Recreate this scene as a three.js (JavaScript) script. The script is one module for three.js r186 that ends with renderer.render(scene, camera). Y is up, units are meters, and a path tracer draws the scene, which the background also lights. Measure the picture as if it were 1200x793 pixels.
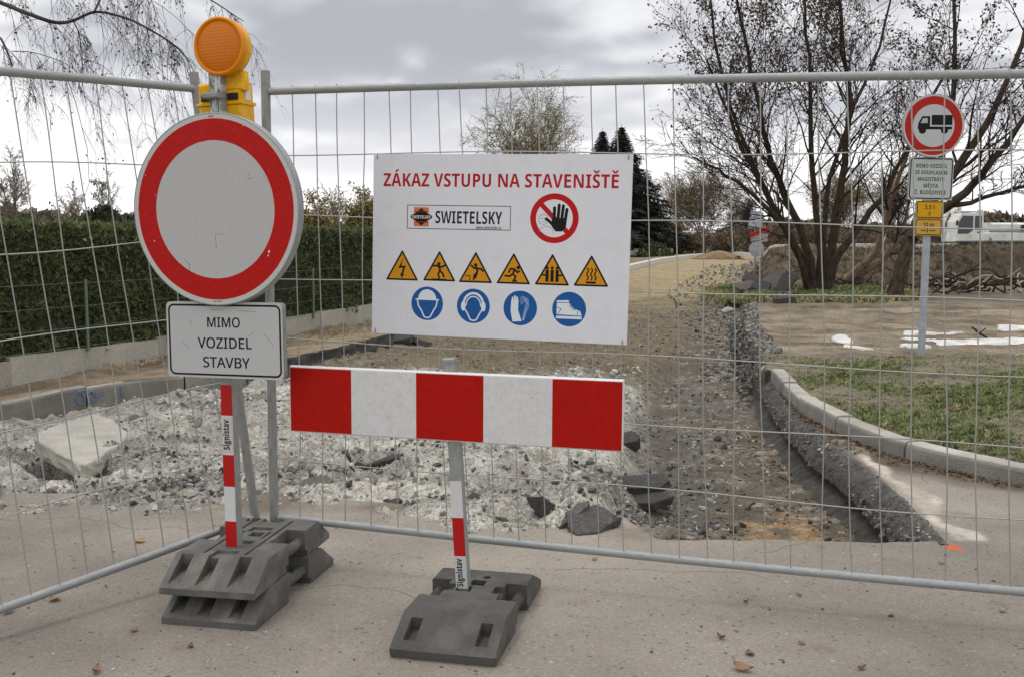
import * as THREE from 'three';
import { mergeGeometries, toCreasedNormals } from 'three/addons/utils/BufferGeometryUtils.js';
import { Brush, Evaluator, SUBTRACTION } from 'three-bvh-csg';

// ---------------------------------------------------------------- camera, sky, sun, exposure
const F = 1167, IW = 1200, IH = 793, EYE = 1.5, HORIZON = 283;
const scene = new THREE.Scene();
const camera = new THREE.PerspectiveCamera(2 * Math.atan(IH / 2 / F) * 180 / Math.PI, IW / IH, 0.05, 3000);
camera.position.set(0, EYE, 0);
const PITCH = -Math.atan((IH / 2 - HORIZON) / F);
camera.rotation.set(PITCH, 0, 0);
scene.add(camera);

const renderer = new THREE.WebGLRenderer({ antialias: true });
renderer.setSize(1024, 676);
renderer.toneMapping = THREE.LinearToneMapping;
renderer.toneMappingExposure = 1.03;
renderer.shadowMap.enabled = true;

// ---------------------------------------------------------------- small maths
function rngOf(seed) { let a = seed >>> 0; return () => { a = (a + 0x6d2b79f5) | 0; let t = Math.imul(a ^ (a >>> 15), 1 | a); t = (t + Math.imul(t ^ (t >>> 7), 61 | t)) ^ t; return ((t ^ (t >>> 14)) >>> 0) / 4294967296; }; }
const mix = (a, b, t) => a + (b - a) * t;
const clamp = (x, a = 0, b = 1) => Math.min(b, Math.max(a, x));
const sstep = (a, b, x) => { const t = clamp((x - a) / (b - a)); return t * t * (3 - 2 * t); };
function hash2(x, y, s) { let h = Math.imul(x | 0, 374761393) ^ Math.imul(y | 0, 668265263) ^ Math.imul(s | 0, 974634777); h = Math.imul(h ^ (h >>> 13), 1274126177); return ((h ^ (h >>> 16)) >>> 0) / 4294967296; }
function vnoise(x, y, s = 0, per = 0) {
  let ix = Math.floor(x), iy = Math.floor(y); const fx = x - ix, fy = y - iy;
  const u = fx * fx * (3 - 2 * fx), v = fy * fy * (3 - 2 * fy);
  let ix1 = ix + 1, iy1 = iy + 1;
  if (per) { ix = ((ix % per) + per) % per; iy = ((iy % per) + per) % per; ix1 = (ix + 1) % per; iy1 = (iy + 1) % per; }
  const a = hash2(ix, iy, s), b = hash2(ix1, iy, s), c = hash2(ix, iy1, s), d = hash2(ix1, iy1, s);
  return a + (b - a) * u + (c - a) * v + (a - b - c + d) * u * v;
}
function fbm(x, y, oct = 4, s = 0, per = 0) { let f = 0, a = 0.5, n = 0; for (let i = 0; i < oct; i++) { f += a * vnoise(x, y, s + i * 17, per); n += a; a *= 0.5; x *= 2; y *= 2; per *= 2; } return f / n; }
function lut(x, xs, ys) { if (x <= xs[0]) return ys[0]; for (let i = 1; i < xs.length; i++) if (x <= xs[i]) return mix(ys[i - 1], ys[i], (x - xs[i - 1]) / (xs[i] - xs[i - 1])); return ys[ys.length - 1]; }
const V = (x, y, z) => new THREE.Vector3(x, y, z);

// bearings: a picture coordinate of the survey to a direction, a point at a distance, or a point on a level
const cp = Math.cos(PITCH), sp = Math.sin(PITCH);
function bearing(px, py) { const x = (px - IW / 2) / F, y = (IH / 2 - py) / F; return V(x, y * cp + sp, y * sp - cp); }
function at(px, py, depth) { const d = bearing(px, py); return V(0, EYE, 0).addScaledVector(d, depth / -d.z); }
function onLevel(px, py, h = 0) { const d = bearing(px, py); return V(0, EYE, 0).addScaledVector(d, (h - EYE) / d.y); }
function onPlane(px, py, point, normal) { const d = bearing(px, py), o = V(0, EYE, 0); return o.clone().addScaledVector(d, point.clone().sub(o).dot(normal) / d.dot(normal)); }

// ---------------------------------------------------------------- sky: a closed overcast with streaks, brighter towards the horizon
function cloudSky() {
  const W = 1536, H = 768, data = new Float32Array(W * H * 4);
  for (let j = 0; j < H; j++) {
    const el = ((j + 0.5) / H - 0.5) * Math.PI, sy = Math.sin(el), cy = Math.cos(el);
    for (let i = 0; i < W; i++) {
      const az = ((i + 0.5) / W - 0.5) * 2 * Math.PI, dx = Math.cos(az) * cy, dz = Math.sin(az) * cy;
      const k = 1 / (Math.max(sy, 0) + 0.16), x = dx * k, y = dz * k;
      const wx = x + 0.5 * fbm(x * 1.1 + 3, y * 1.1, 3, 5), wy = y + 0.5 * fbm(x * 1.1, y * 1.1 + 9, 3, 6);
      const big = fbm(wx * 0.85 + 2.3, wy * 1.15 + 0.4, 4, 11), fine = fbm(wx * 3.4, wy * 4.6, 5, 23), wisp = fbm(wx * 9, wy * 11, 4, 31);
      let c = big * 0.5 + fine * 0.34 + wisp * 0.16;
      c = sstep(0.37, 0.63, c);
      const low = 1 - sstep(0.0, 0.19, sy);                 // thin bright cloud near the horizon
      const high = sstep(0.25, 0.75, sy);
      let L = mix(0.43, 0.84, c);
      L = mix(L, mix(0.94, 1.12, c), low);
      L = mix(L, mix(0.62, 1.16, c), high);
      const tint = 1 - sstep(0.45, 0.95, L);
      const o = (j * W + i) * 4;
      data[o] = L * mix(1.0, 0.955, tint); data[o + 1] = L * mix(1.0, 0.985, tint); data[o + 2] = L * mix(1.01, 1.07, tint); data[o + 3] = 1;
      if (sy < 0) { data[o] = 0.2; data[o + 1] = 0.19; data[o + 2] = 0.17; }
    }
  }
  const t = new THREE.DataTexture(data, W, H, THREE.RGBAFormat, THREE.FloatType);
  t.mapping = THREE.EquirectangularReflectionMapping; t.magFilter = t.minFilter = THREE.LinearFilter; t.needsUpdate = true;
  return t;
}
const skyTex = cloudSky();
scene.background = skyTex; scene.environment = skyTex;
const SKY_STRENGTH = 1.12;
scene.backgroundIntensity = SKY_STRENGTH; scene.environmentIntensity = SKY_STRENGTH;
const sun = new THREE.DirectionalLight(new THREE.Color(1.0, 0.965, 0.92), 0.9);
sun.name = 'sun'; sun.position.set(-7, 30, -7); sun.target.position.set(0, 0, -6); sun.castShadow = true; sun.shadow.radius = 30;
Object.assign(sun.shadow.camera, { left: -25, right: 25, top: 25, bottom: -25, near: 1, far: 90 }); sun.shadow.mapSize.set(2048, 2048);
scene.add(sun, sun.target);

// ---------------------------------------------------------------- naming and tagging
const used = new Map();
function numbered(name) { const n = used.get(name) ?? 0; used.set(name, n + 1); return n ? `${name}_${String(n).padStart(3, '0')}` : name; }
function tag(o, label, category, group, kind) { if (label) o.userData.label = label; if (category) o.userData.category = category; if (group) o.userData.group = group; if (kind) o.userData.kind = kind; return o; }
function thing(name, label, category, pos, group) { const g = new THREE.Group(); g.name = numbered(name); if (pos) g.position.copy(pos); scene.add(g); return tag(g, label, category, group); }
function mesh(name, geo, mat, parent = scene) { const m = new THREE.Mesh(geo, mat); m.name = parent === scene ? numbered(name) : name; m.castShadow = m.receiveShadow = true; parent.add(m); return m; }
function structure(name, geo, mat, label, category) { const m = mesh(name, geo, mat); return tag(m, label, category, null, 'structure'); }
function structureGroup(name, label, category) { const g = thing(name, label, category); g.userData.kind = 'structure'; return g; }

// ---------------------------------------------------------------- textures
function tex(size, fn, srgb = true, sizeY = size) { // tone maps hold linear values; std() divides by their mean so that a colour stays the albedo
  let sum = 0;
  const d = new Uint8Array(size * sizeY * 4);
  for (let y = 0; y < sizeY; y++) for (let x = 0; x < size; x++) { const c = fn(x / size, y / sizeY), o = (y * size + x) * 4; if (typeof c === 'number') { d[o] = d[o + 1] = d[o + 2] = clamp(c) * 255; } else { d[o] = clamp(c[0]) * 255; d[o + 1] = clamp(c[1]) * 255; d[o + 2] = clamp(c[2]) * 255; } d[o + 3] = 255; sum += d[o + 1] / 255; }
  const t = new THREE.DataTexture(d, size, sizeY); t.userData.mean = sum / (size * sizeY); t.wrapS = t.wrapT = THREE.RepeatWrapping; t.magFilter = t.minFilter = THREE.LinearFilter; t.generateMipmaps = false;
  t.needsUpdate = true; return t;
}
function repeated(t, rx, ry = rx, ox = 0, oy = 0) { const c = t.clone(); c.repeat.set(rx, ry); c.offset.set(ox, oy); c.needsUpdate = true; return c; }
function cells(u, v, n, s) { const x = u * n, y = v * n, ix = Math.floor(x), iy = Math.floor(y); let d1 = 9, d2 = 9, id = 0;
  for (let j = -1; j < 2; j++) for (let i = -1; i < 2; i++) { const cx = (((ix + i) % n) + n) % n, cy = (((iy + j) % n) + n) % n, h = hash2(cx, cy, s), k = hash2(cx, cy, s + 7); const dx = ix + i + h - x, dy = iy + j + k - y, d = Math.sqrt(dx * dx + dy * dy); if (d < d1) { d2 = d1; d1 = d; id = hash2(cx, cy, s + 13); } else if (d < d2) d2 = d; }
  return [d1, d2, id]; }
const T = {};
{ // gravel: stone-by-stone tone in the colour, the relief in the bump
  T.gravel = tex(1024, (u, v) => { const [, , a] = cells(u, v, 48, 1), [, , b] = cells(u, v, 130, 2); const n = fbm(u * 8, v * 8, 4, 3, 8); const g = 0.52 + 0.24 * (a - 0.5) + 0.26 * (b - 0.5) + 0.3 * (n - 0.5); return [g * 1.02, g, g * 0.97]; });
  T.gravelBump = tex(1024, (u, v) => { const [d1, d2] = cells(u, v, 48, 1), [e1, e2] = cells(u, v, 130, 2); return 0.25 + 0.45 * clamp((d2 - d1) * 1.6) + 0.25 * clamp((e2 - e1) * 1.4) + 0.15 * fbm(u * 32, v * 32, 3, 9, 32); }, false);
  T.soil = tex(1024, (u, v) => { const n = fbm(u * 6, v * 6, 6, 41, 6), f = fbm(u * 90, v * 90, 3, 47, 90), [, , a] = cells(u, v, 70, 5); const g = 0.5 + 0.55 * (n - 0.5) + 0.35 * (f - 0.5) + (a > 0.9 ? 0.16 : 0); return [g, g * 0.985, g * 0.96]; });
  T.soilBump = tex(1024, (u, v) => 0.6 * fbm(u * 10, v * 10, 6, 51, 10) + 0.4 * fbm(u * 80, v * 80, 3, 57, 80), false);
  T.concrete = tex(512, (u, v) => { const n = fbm(u * 5, v * 5, 6, 61, 5), f = fbm(u * 120, v * 120, 2, 63, 120); const g = 0.62 + 0.35 * (n - 0.5) + 0.25 * (f - 0.5); return [g, g * 0.99, g * 0.96]; });
  T.concreteBump = tex(512, (u, v) => 0.5 * fbm(u * 16, v * 16, 5, 71, 16) + 0.5 * fbm(u * 110, v * 110, 2, 73, 110), false);
  T.asphaltBump = tex(1024, (u, v) => { const [d1] = cells(u, v, 150, 21), [e1] = cells(u, v, 75, 22); return 0.5 * (1 - d1) + 0.35 * (1 - e1) + 0.25 * fbm(u * 14, v * 14, 4, 25, 14); }, false);
  T.bark = tex(512, (u, v) => { const n = fbm(u * 26, v * 5, 5, 81, 0), m = fbm(u * 6, v * 6, 4, 83, 6); const g = 0.45 + 0.6 * (n - 0.5) + 0.35 * (m - 0.5); return [g, g * 0.96, g * 0.9]; });
  T.metal = tex(512, (u, v) => { const n = fbm(u * 7, v * 7, 5, 91, 7), [, , a] = cells(u, v, 36, 6), s = fbm(u * 60, v * 6, 3, 95, 0); const g = 0.66 + 0.22 * (n - 0.5) + 0.1 * (a - 0.5) + 0.16 * (s - 0.5); return [g, g, g * 1.01]; });
  T.grime = tex(512, (u, v) => { const n = fbm(u * 6, v * 6, 6, 101, 6), f = fbm(u * 70, v * 70, 3, 103, 70); const g = 0.72 + 0.4 * (n - 0.5) + 0.22 * (f - 0.5); return [g, g * 0.985, g * 0.96]; });
  T.dusty = tex(1024, (u, v) => { const n = fbm(u * 7, v * 7, 6, 131, 7), f = fbm(u * 110, v * 110, 2, 133, 110), d = sstep(0.5, 0.72, fbm(u * 5 + 3, v * 5, 5, 137, 5)), sc = sstep(0.8, 0.95, fbm(u * 60, v * 5, 3, 139, 0)); const g = 0.5 + 0.28 * (n - 0.5) + 0.16 * (f - 0.5) + 0.2 * d + 0.12 * sc; return [g * (1 + 0.03 * d), g, g * (1 - 0.06 * d)]; });
  T.film = tex(256, (u, v) => { const n = fbm(u * 5, v * 5, 5, 121, 5), f = fbm(u * 40, v * 40, 3, 123, 40); return 0.8 + 0.09 * (n - 0.5) + 0.06 * (f - 0.5); });
  T.fineBump = tex(512, (u, v) => 0.5 * fbm(u * 20, v * 20, 4, 111, 20) + 0.5 * fbm(u * 150, v * 150, 2, 113, 150), false);
}
const std = (o) => { const m = o.specularIntensity !== undefined ? new THREE.MeshPhysicalMaterial({ roughness: 0.85, ...o }) : new THREE.MeshStandardMaterial({ roughness: 0.85, ...o }); const k = m.map?.userData?.mean; if (k) m.color.multiplyScalar(1 / k); return m; };
const C = (r, g, b) => new THREE.Color().setRGB(r, g, b);
const M = {
  galv: std({ color: C(0.33, 0.345, 0.34), map: repeated(T.metal, 3), roughness: 0.5, metalness: 0.35, bumpMap: repeated(T.fineBump, 4), bumpScale: 0.0006 }),
  galvOld: std({ color: C(0.29, 0.3, 0.295), map: repeated(T.grime, 4), roughness: 0.6, metalness: 0.3 }),
  wire: std({ color: C(0.4, 0.4, 0.38), roughness: 0.5, metalness: 0.45 }),
  plasticGrey: std({ specularIntensity: 0.5, color: C(0.142, 0.137, 0.125), map: repeated(T.dusty, 1.6), bumpMap: repeated(T.fineBump, 3), bumpScale: 0.0035, roughness: 0.78 }),
  plasticDark: std({ specularIntensity: 0.5, color: C(0.132, 0.127, 0.114), map: repeated(T.dusty, 1.3, 1.3, 0.3, 0.1), bumpMap: repeated(T.fineBump, 3), bumpScale: 0.0035, roughness: 0.75 }),
  white: std({ color: C(0.74, 0.74, 0.74), roughness: 0.45 }),
  whiteFilm: std({ color: C(0.68, 0.68, 0.67), map: repeated(T.film, 2, 1.5), roughness: 0.4 }),
  redFilm: std({ specularIntensity: 0.4, color: C(0.48, 0.014, 0.012), map: repeated(T.film, 2, 1.5), roughness: 0.4 }),
  black: std({ specularIntensity: 0.4, color: C(0.02, 0.02, 0.022), roughness: 0.5 }),
  yellow: std({ specularIntensity: 0.5, color: C(0.8, 0.43, 0.008), map: repeated(T.grime, 3), roughness: 0.42 }),
  amber: std({ specularIntensity: 0.5, color: C(0.78, 0.27, 0.005), roughness: 0.35 }),
  lens: new THREE.MeshPhysicalMaterial({ color: C(0.72, 0.19, 0.003), roughness: 0.3, specularIntensity: 0.6 }),
  concrete: std({ color: C(0.42, 0.41, 0.38), map: repeated(T.concrete, 1.3), bumpMap: repeated(T.concreteBump, 1.3), bumpScale: 0.004 }),
  concreteWhite: std({ color: C(0.62, 0.6, 0.56), map: repeated(T.concrete, 1) }),
  bark: std({ specularIntensity: 0.2, color: C(0.062, 0.049, 0.038), map: repeated(T.bark, 3, 1), bumpMap: repeated(T.bark, 3, 1), bumpScale: 0.02 }),
  twig: std({ specularIntensity: 0.2, color: C(0.045, 0.033, 0.027) }),
  barkPale: std({ color: C(0.3, 0.27, 0.22) }),
  twigBrown: std({ color: C(0.13, 0.1, 0.075) }),
};

// ---------------------------------------------------------------- geometry helpers
class MB { // collects tubes and polygons into one geometry
  constructor() { this.p = []; this.n = []; this.t = []; this.i = []; this.c = null; }
  tube(pts, radii, sides = 6, caps = false, uvScale = 1) {
    const base = this.p.length / 3, N = pts.length, tan = V(), u = V(), w = V(), prev = V();
    let len = 0;
    for (let k = 0; k < N; k++) {
      tan.copy(pts[Math.min(k + 1, N - 1)]).sub(pts[Math.max(k - 1, 0)]).normalize();
      if (k === 0) { u.set(Math.abs(tan.y) < 0.9 ? 0 : 1, Math.abs(tan.y) < 0.9 ? 1 : 0, 0); u.addScaledVector(tan, -u.dot(tan)).normalize(); }
      else { u.addScaledVector(tan, -u.dot(tan)).normalize(); len += pts[k].distanceTo(pts[k - 1]); }
      w.crossVectors(tan, u);
      const r = Array.isArray(radii) ? radii[k] : radii;
      for (let s = 0; s <= sides; s++) { const a = s / sides * Math.PI * 2, ca = Math.cos(a), sa = Math.sin(a); const nx = u.x * ca + w.x * sa, ny = u.y * ca + w.y * sa, nz = u.z * ca + w.z * sa; this.p.push(pts[k].x + nx * r, pts[k].y + ny * r, pts[k].z + nz * r); this.n.push(nx, ny, nz); this.t.push(s / sides * uvScale * 0.3, len * uvScale); }
    }
    for (let k = 0; k < N - 1; k++) for (let s = 0; s < sides; s++) { const a = base + k * (sides + 1) + s, b = a + sides + 1; this.i.push(a, a + 1, b, b, a + 1, b + 1); }
    if (caps) for (const [k, f] of [[0, -1], [N - 1, 1]]) { const d = pts[Math.min(k + 1, N - 1)].clone().sub(pts[Math.max(k - 1, 0)]).normalize().multiplyScalar(f), b = this.p.length / 3; for (let s = 0; s <= sides; s++) { const o = (base + k * (sides + 1) + s) * 3; this.p.push(this.p[o], this.p[o + 1], this.p[o + 2]); this.n.push(d.x, d.y, d.z); this.t.push(0.01 * s, 0); } for (let s = 1; s < sides - 0; s++) f > 0 ? this.i.push(b, b + s, b + s + 1) : this.i.push(b, b + s + 1, b + s); }
    return this;
  }
  tri(a, b, c) { const n = b.clone().sub(a).cross(c.clone().sub(a)).normalize(), o = this.p.length / 3; for (const v of [a, b, c]) { this.p.push(v.x, v.y, v.z); this.n.push(n.x, n.y, n.z); this.t.push(v.x, v.z); } this.i.push(o, o + 1, o + 2); return this; }
  quad(a, b, c, d) { this.tri(a, b, c); this.tri(a, c, d); return this; }
  geo() { const g = new THREE.BufferGeometry(); g.setAttribute('position', new THREE.Float32BufferAttribute(this.p, 3)); g.setAttribute('normal', new THREE.Float32BufferAttribute(this.n, 3)); g.setAttribute('uv', new THREE.Float32BufferAttribute(this.t, 2)); g.setIndex(this.i); return g; }
}
const tubeGeo = (pts, r, sides = 8, caps = true) => new MB().tube(pts, r, sides, caps).geo();
function boxUV(g, s = 1) { // metric uv by the dominant axis of each face
  g = g.index ? g.toNonIndexed() : g; const p = g.attributes.position, uv = new Float32Array(p.count * 2), a = V(), b = V(), c = V();
  for (let i = 0; i < p.count; i += 3) { a.fromBufferAttribute(p, i); b.fromBufferAttribute(p, i + 1); c.fromBufferAttribute(p, i + 2); const n = b.clone().sub(a).cross(c.clone().sub(a)), ax = Math.abs(n.x), ay = Math.abs(n.y), az = Math.abs(n.z);
    [a, b, c].forEach((v, k) => { const q = ay >= ax && ay >= az ? [v.x, v.z] : ax >= az ? [v.z, v.y] : [v.x, v.y]; uv[(i + k) * 2] = q[0] * s; uv[(i + k) * 2 + 1] = q[1] * s; }); }
  g.setAttribute('uv', new THREE.BufferAttribute(uv, 2)); return g;
}
function box(w, h, d, x = 0, y = 0, z = 0, bevel = 0) {
  let g;
  if (bevel) { const s = new THREE.Shape(), hw = w / 2 - bevel, hh = h / 2 - bevel; s.moveTo(-hw, -hh); s.lineTo(hw, -hh); s.lineTo(hw, hh); s.lineTo(-hw, hh); s.closePath(); g = new THREE.ExtrudeGeometry(s, { depth: d - 2 * bevel, bevelEnabled: true, bevelSize: bevel, bevelThickness: bevel, bevelSegments: 1 }); g.translate(0, 0, -d / 2 + bevel); }
  else g = new THREE.BoxGeometry(w, h, d);
  g.translate(x, y, z); return boxUV(g);
}
// an uneven grid sheet: rows of distances, a left and a right bound per row, height and colour per point
function sheet(rows, cols, xl, xr, height, color, flip = 1) {
  const nr = rows.length, p = new Float32Array(nr * (cols + 1) * 3), uv = new Float32Array(nr * (cols + 1) * 2), c = new Float32Array(nr * (cols + 1) * 3), idx = [];
  for (let r = 0; r < nr; r++) { const d = rows[r], a = xl(d), b = xr(d); for (let k = 0; k <= cols; k++) { const o = r * (cols + 1) + k, x = mix(a, b, k / cols), h = height(x, d), q = color(x, d, h); p.set([x, h, -d], o * 3); uv.set([x, d], o * 2); c.set(q, o * 3); if (r && k) idx.push(o - cols - 2, o - cols - 1, o - 1, o - 1, o - cols - 1, o); } }
  const g = new THREE.BufferGeometry(); g.setAttribute('position', new THREE.BufferAttribute(p, 3)); g.setAttribute('uv', new THREE.BufferAttribute(uv, 2)); g.setAttribute('color', new THREE.BufferAttribute(c, 3)); g.setIndex(idx); g.computeVertexNormals(); return g;
}
function rowsOf(a, b, step, ref, pow) { const r = []; for (let d = a; d < b;) { r.push(d); d += step * Math.pow(Math.max(d, ref) / ref, pow); } r.push(b); return r; }
function scatter(name, geo, mat, spots, parent, label, category, kind = 'stuff') { // spots: {p, q or r, s, c}
  const m = new THREE.InstancedMesh(geo, mat, spots.length), mm = new THREE.Matrix4(), q = new THREE.Quaternion(), e = new THREE.Euler(), s = V();
  spots.forEach((o, i) => { if (o.q) q.copy(o.q); else q.setFromEuler(e.set(...(o.r ?? [0, 0, 0]))); typeof o.s === 'number' ? s.set(o.s, o.s, o.s) : s.set(...(o.s ?? [1, 1, 1])); m.setMatrixAt(i, mm.compose(o.p, q, s)); if (o.c) m.setColorAt(i, o.c); });
  m.name = parent ? name : numbered(name); m.castShadow = m.receiveShadow = true; (parent ?? scene).add(m); m.userData.kind = kind; if (!parent) tag(m, label, category); return m;
}
// homography of a quadrilateral (tl, tr, br, bl) to a w x h rectangle
function homography(q, w, h) {
  const dst = [[0, 0], [w, 0], [w, h], [0, h]], A = [];
  q.forEach(([x, y], i) => { const [u, v] = dst[i]; A.push([x, y, 1, 0, 0, 0, -u * x, -u * y, u], [0, 0, 0, x, y, 1, -v * x, -v * y, v]); });
  for (let i = 0; i < 8; i++) { let m = i; for (let r = i + 1; r < 8; r++) if (Math.abs(A[r][i]) > Math.abs(A[m][i])) m = r; const t = A[i]; A[i] = A[m]; A[m] = t; for (let r = 0; r < 8; r++) if (r !== i) { const f = A[r][i] / A[i][i]; for (let k = i; k < 9; k++) A[r][k] -= f * A[i][k]; } }
  const H = A.map((r, i) => r[8] / r[i]);
  return (x, y) => { const d = H[6] * x + H[7] * y + 1; return [(H[0] * x + H[1] * y + H[2]) / d, (H[3] * x + H[4] * y + H[5]) / d]; };
}
function canvasTex(w, h, draw) { const c = document.createElement('canvas'); c.width = w; c.height = h; draw(c.getContext('2d')); const t = new THREE.CanvasTexture(c); t.colorSpace = THREE.SRGBColorSpace; t.anisotropy = 8; return t; }
// ---------------------------------------------------------------- the lie of the land (x across, d away from the camera)
const rise = (d) => 0.6 * sstep(15, 60, d);
const traced = (list) => { const q = list.map(([x, y, h]) => onLevel(x, y, h ?? 0)).sort((a, b) => b.z - a.z); return [q.map((v) => -v.z), q.map((v) => v.x)]; };
const [TRENCH_D, TRENCH_X] = traced([[1087, 637], [1040, 585], [1000, 549], [960, 520], [933, 494], [912, 468], [899, 445], [893, 430], [889, 418], [872, 386]]);
TRENCH_D.push(30, 60, 76); TRENCH_X.push(7.0, 15.2, 20.5);
const cutEdge = (d) => lut(d, TRENCH_D, TRENCH_X);
const [KERB_R_D, KERB_R_X] = traced([[903, 432, 0.12], [918, 448, 0.12], [940, 469, 0.12], [985, 491, 0.12], [1040, 512, 0.12], [1100, 527, 0.12], [1150, 537, 0.12], [1200, 548, 0.12]]);
KERB_R_D.unshift(5.15, 5.25, 5.5); KERB_R_X.unshift(9, 5.6, 4.3);
const kerbRight = (d) => lut(d, KERB_R_D, KERB_R_X), KERB_END = KERB_R_D[KERB_R_D.length - 1];
const KERB_L_D = [7.9, 8.6, 9.4, 10.0, 10.4, 10.62, 10.9, 11.75, 13.0, 14.0, 22, 40, 50, 60, 76], KERB_L_X = [-7.6, -6.1, -4.9, -4.5, -4.08, -3.5, -3.1, -2.65, -2.25, -1.98, -0.2, 4.3, 7.4, 11.2, 17];
const kerbLeft = (d) => lut(d, KERB_L_D, KERB_L_X);
const kerbLeftH = (d) => lut(d, [7.9, 9.4, 10.4, 10.9, 13], [-0.12, -0.05, 0.05, 0.11, 0.12]);
const wallLine = (d) => lut(d, [5, 10.5, 12.6, 18, 62], [-7.2, -5.3, -4.4, -2.7, 7.6]);
const farGround = (x, d) => -0.5 + 1.0 * sstep(40, 75, d) + (d > 90 ? (d - 90) * 0.002 : 0);

const trenchT = (x, d) => sstep(-0.2, 0.3, x - lut(d, [5, 6.5, 10, 17, 30], [0.6, 0.72, 1.2, 2.9, 6.1]));
const PIT = [[52, 523], [90, 541]].map(([x, y]) => { const p = onLevel(x, y, 0); return [p.x, -p.z]; }), SLAB = (() => { const p = onLevel(95, 514, 0); return [p.x, -p.z]; })();
function bedHeight(x, d) {
  const t = trenchT(x, d), near = 1 - sstep(10, 18, d), left = (1 - sstep(-4.2, -2.6, x));
  const byKerb = d > 7.9 ? (1 - sstep(0.1, 1.1, x - kerbLeft(d))) * (1 - sstep(10.6, 11.4, d)) : 0;
  let h = -0.07 - 0.06 * left - 0.16 * byKerb;
  const lump = fbm(x * 1.1 + 5, d * 1.1, 4, 201) - 0.5, mid = fbm(x * 4.2, d * 4.2, 4, 211) - 0.5, fine = fbm(x * 17, d * 17, 3, 221) - 0.5;
  const ridge = 1 - Math.abs(fbm(x * 2.1 + 9, d * 2.6, 3, 231) * 2 - 1);
  h += near * (1 - t) * (lump * 0.2 + mid * 0.13 + fine * 0.05 + sstep(0.86, 1, ridge) * 0.05);
  h += near * (1 - t) * 0.1 * Math.exp(-(((x + 0.9) / 1.6) ** 2) - (((d - 7.0) / 0.9) ** 2));
  h += 0.16 * Math.exp(-(((x - 0.55) / 0.42) ** 2) - (((d - 5.75) / 0.3) ** 2));
  { const [a, b] = PIT, t = clamp(((x - a[0]) * (b[0] - a[0]) + (d - a[1]) * (b[1] - a[1])) / ((b[0] - a[0]) ** 2 + (b[1] - a[1]) ** 2)), e = Math.hypot(x - mix(a[0], b[0], t), d - mix(a[1], b[1], t)); h = mix(h, -0.3, Math.exp(-((e / 0.2) ** 4))); const f = Math.hypot((x - SLAB[0]) / 0.5, (d - SLAB[1]) / 0.5); h = mix(h, Math.min(h, -0.16), 1 - sstep(0.75, 1.05, f)); }
  h += (1 - near) * (lump * 0.1 + mid * 0.06 + fine * 0.025) * (1 - sstep(25, 60, d) * 0.7);
  const side = sstep(-0.9, 0.1, x - cutEdge(d)) * sstep(13, 18, d);            // rubble thrown up along the cut far up the road
  h += side * 0.14 * (0.5 + fbm(x * 3, d * 1.3, 3, 241));
  const floor = -0.29 + 0.05 * (fbm(x * 3, d * 3, 4, 251) - 0.5) + 0.03 * (fbm(x * 14, d * 14, 3, 261) - 0.5) + 0.22 * sstep(11, 19, d);
  h = mix(h, floor, t * (1 - sstep(20, 30, d)));
  h += rise(d) + (1 - sstep(0, 0.35, x - kerbLeft(d))) * sstep(11.5, 13, d) * 0.03;
  if (x < 1.2) { // the ragged lip over the old asphalt in front
    const lip = lut(x, [-9, -2.8, -1.67, -0.54, 0.1, 0.75, 1.2], [5.35, 5.14, 5.25, 5.02, 4.93, 4.9, 4.88]) + 0.22 * (fbm(x * 2.7, 3, 4, 271) - 0.5);
    h += 0.07 * (1 - sstep(0.35, 1.3, d - lip)) * (0.5 + fbm(x * 1.9, d * 1.9, 3, 287)) * (1 - trenchT(x, d));
    const f = sstep(-0.1, 0.45, d - lip + 0.25 * (fbm(x * 6, d * 6, 3, 281) - 0.5));
    h = mix(-0.1, Math.max(h, -0.02 + 0.08 * mid + 0.05 * fine), f) * (1 - sstep(0.25, 0.9, d - lip)) + h * sstep(0.25, 0.9, d - lip);
  }
  return h;
}
const DARK = [[184, 540, 0.22, 0.16, 0.95], [222, 566, 0.3, 0.16, 0.95], [165, 568, 0.3, 0.1, 0.8], [258, 560, 0.2, 0.14, 0.7], [30, 596, 0.8, 0.16, 0.75], [120, 590, 0.6, 0.12, 0.7], [300, 590, 0.25, 0.12, 0.6], [20, 530, 0.5, 0.3, 0.7], [150, 575, 0.5, 0.12, 0.8], [200, 520, 0.25, 0.14, 0.7], [60, 580, 0.5, 0.12, 0.7], [420, 560, 0.3, 0.12, 0.7], [560, 540, 0.4, 0.1, 0.5], [350, 560, 0.2, 0.12, 0.7], [455, 548, 0.3, 0.16, 0.6], [690, 600, 0.35, 0.22, 0.95], [745, 580, 0.4, 0.25, 0.9], [795, 610, 0.3, 0.3, 0.9], [790, 565, 0.35, 0.5, 0.7], [480, 600, 0.2, 0.06, 0.6], [300, 470, 0.5, 0.4, 0.7], [235, 478, 0.3, 0.3, 0.6]].map(([px, py, a, b, k]) => { const p = onLevel(px, py, -0.05); return [p.x, -p.z, a, b, k]; });
const DARK_FLOOR = [[812, 612, 0.22, 0.35, 0.95], [800, 560, 0.26, 0.7, 0.9], [785, 505, 0.3, 0.9, 0.8], [820, 460, 0.3, 1.2, 0.6]].map(([px, py, a, b, k]) => { const p = onLevel(px, py, -0.2); return [p.x, -p.z, a, b, k]; });
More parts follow.
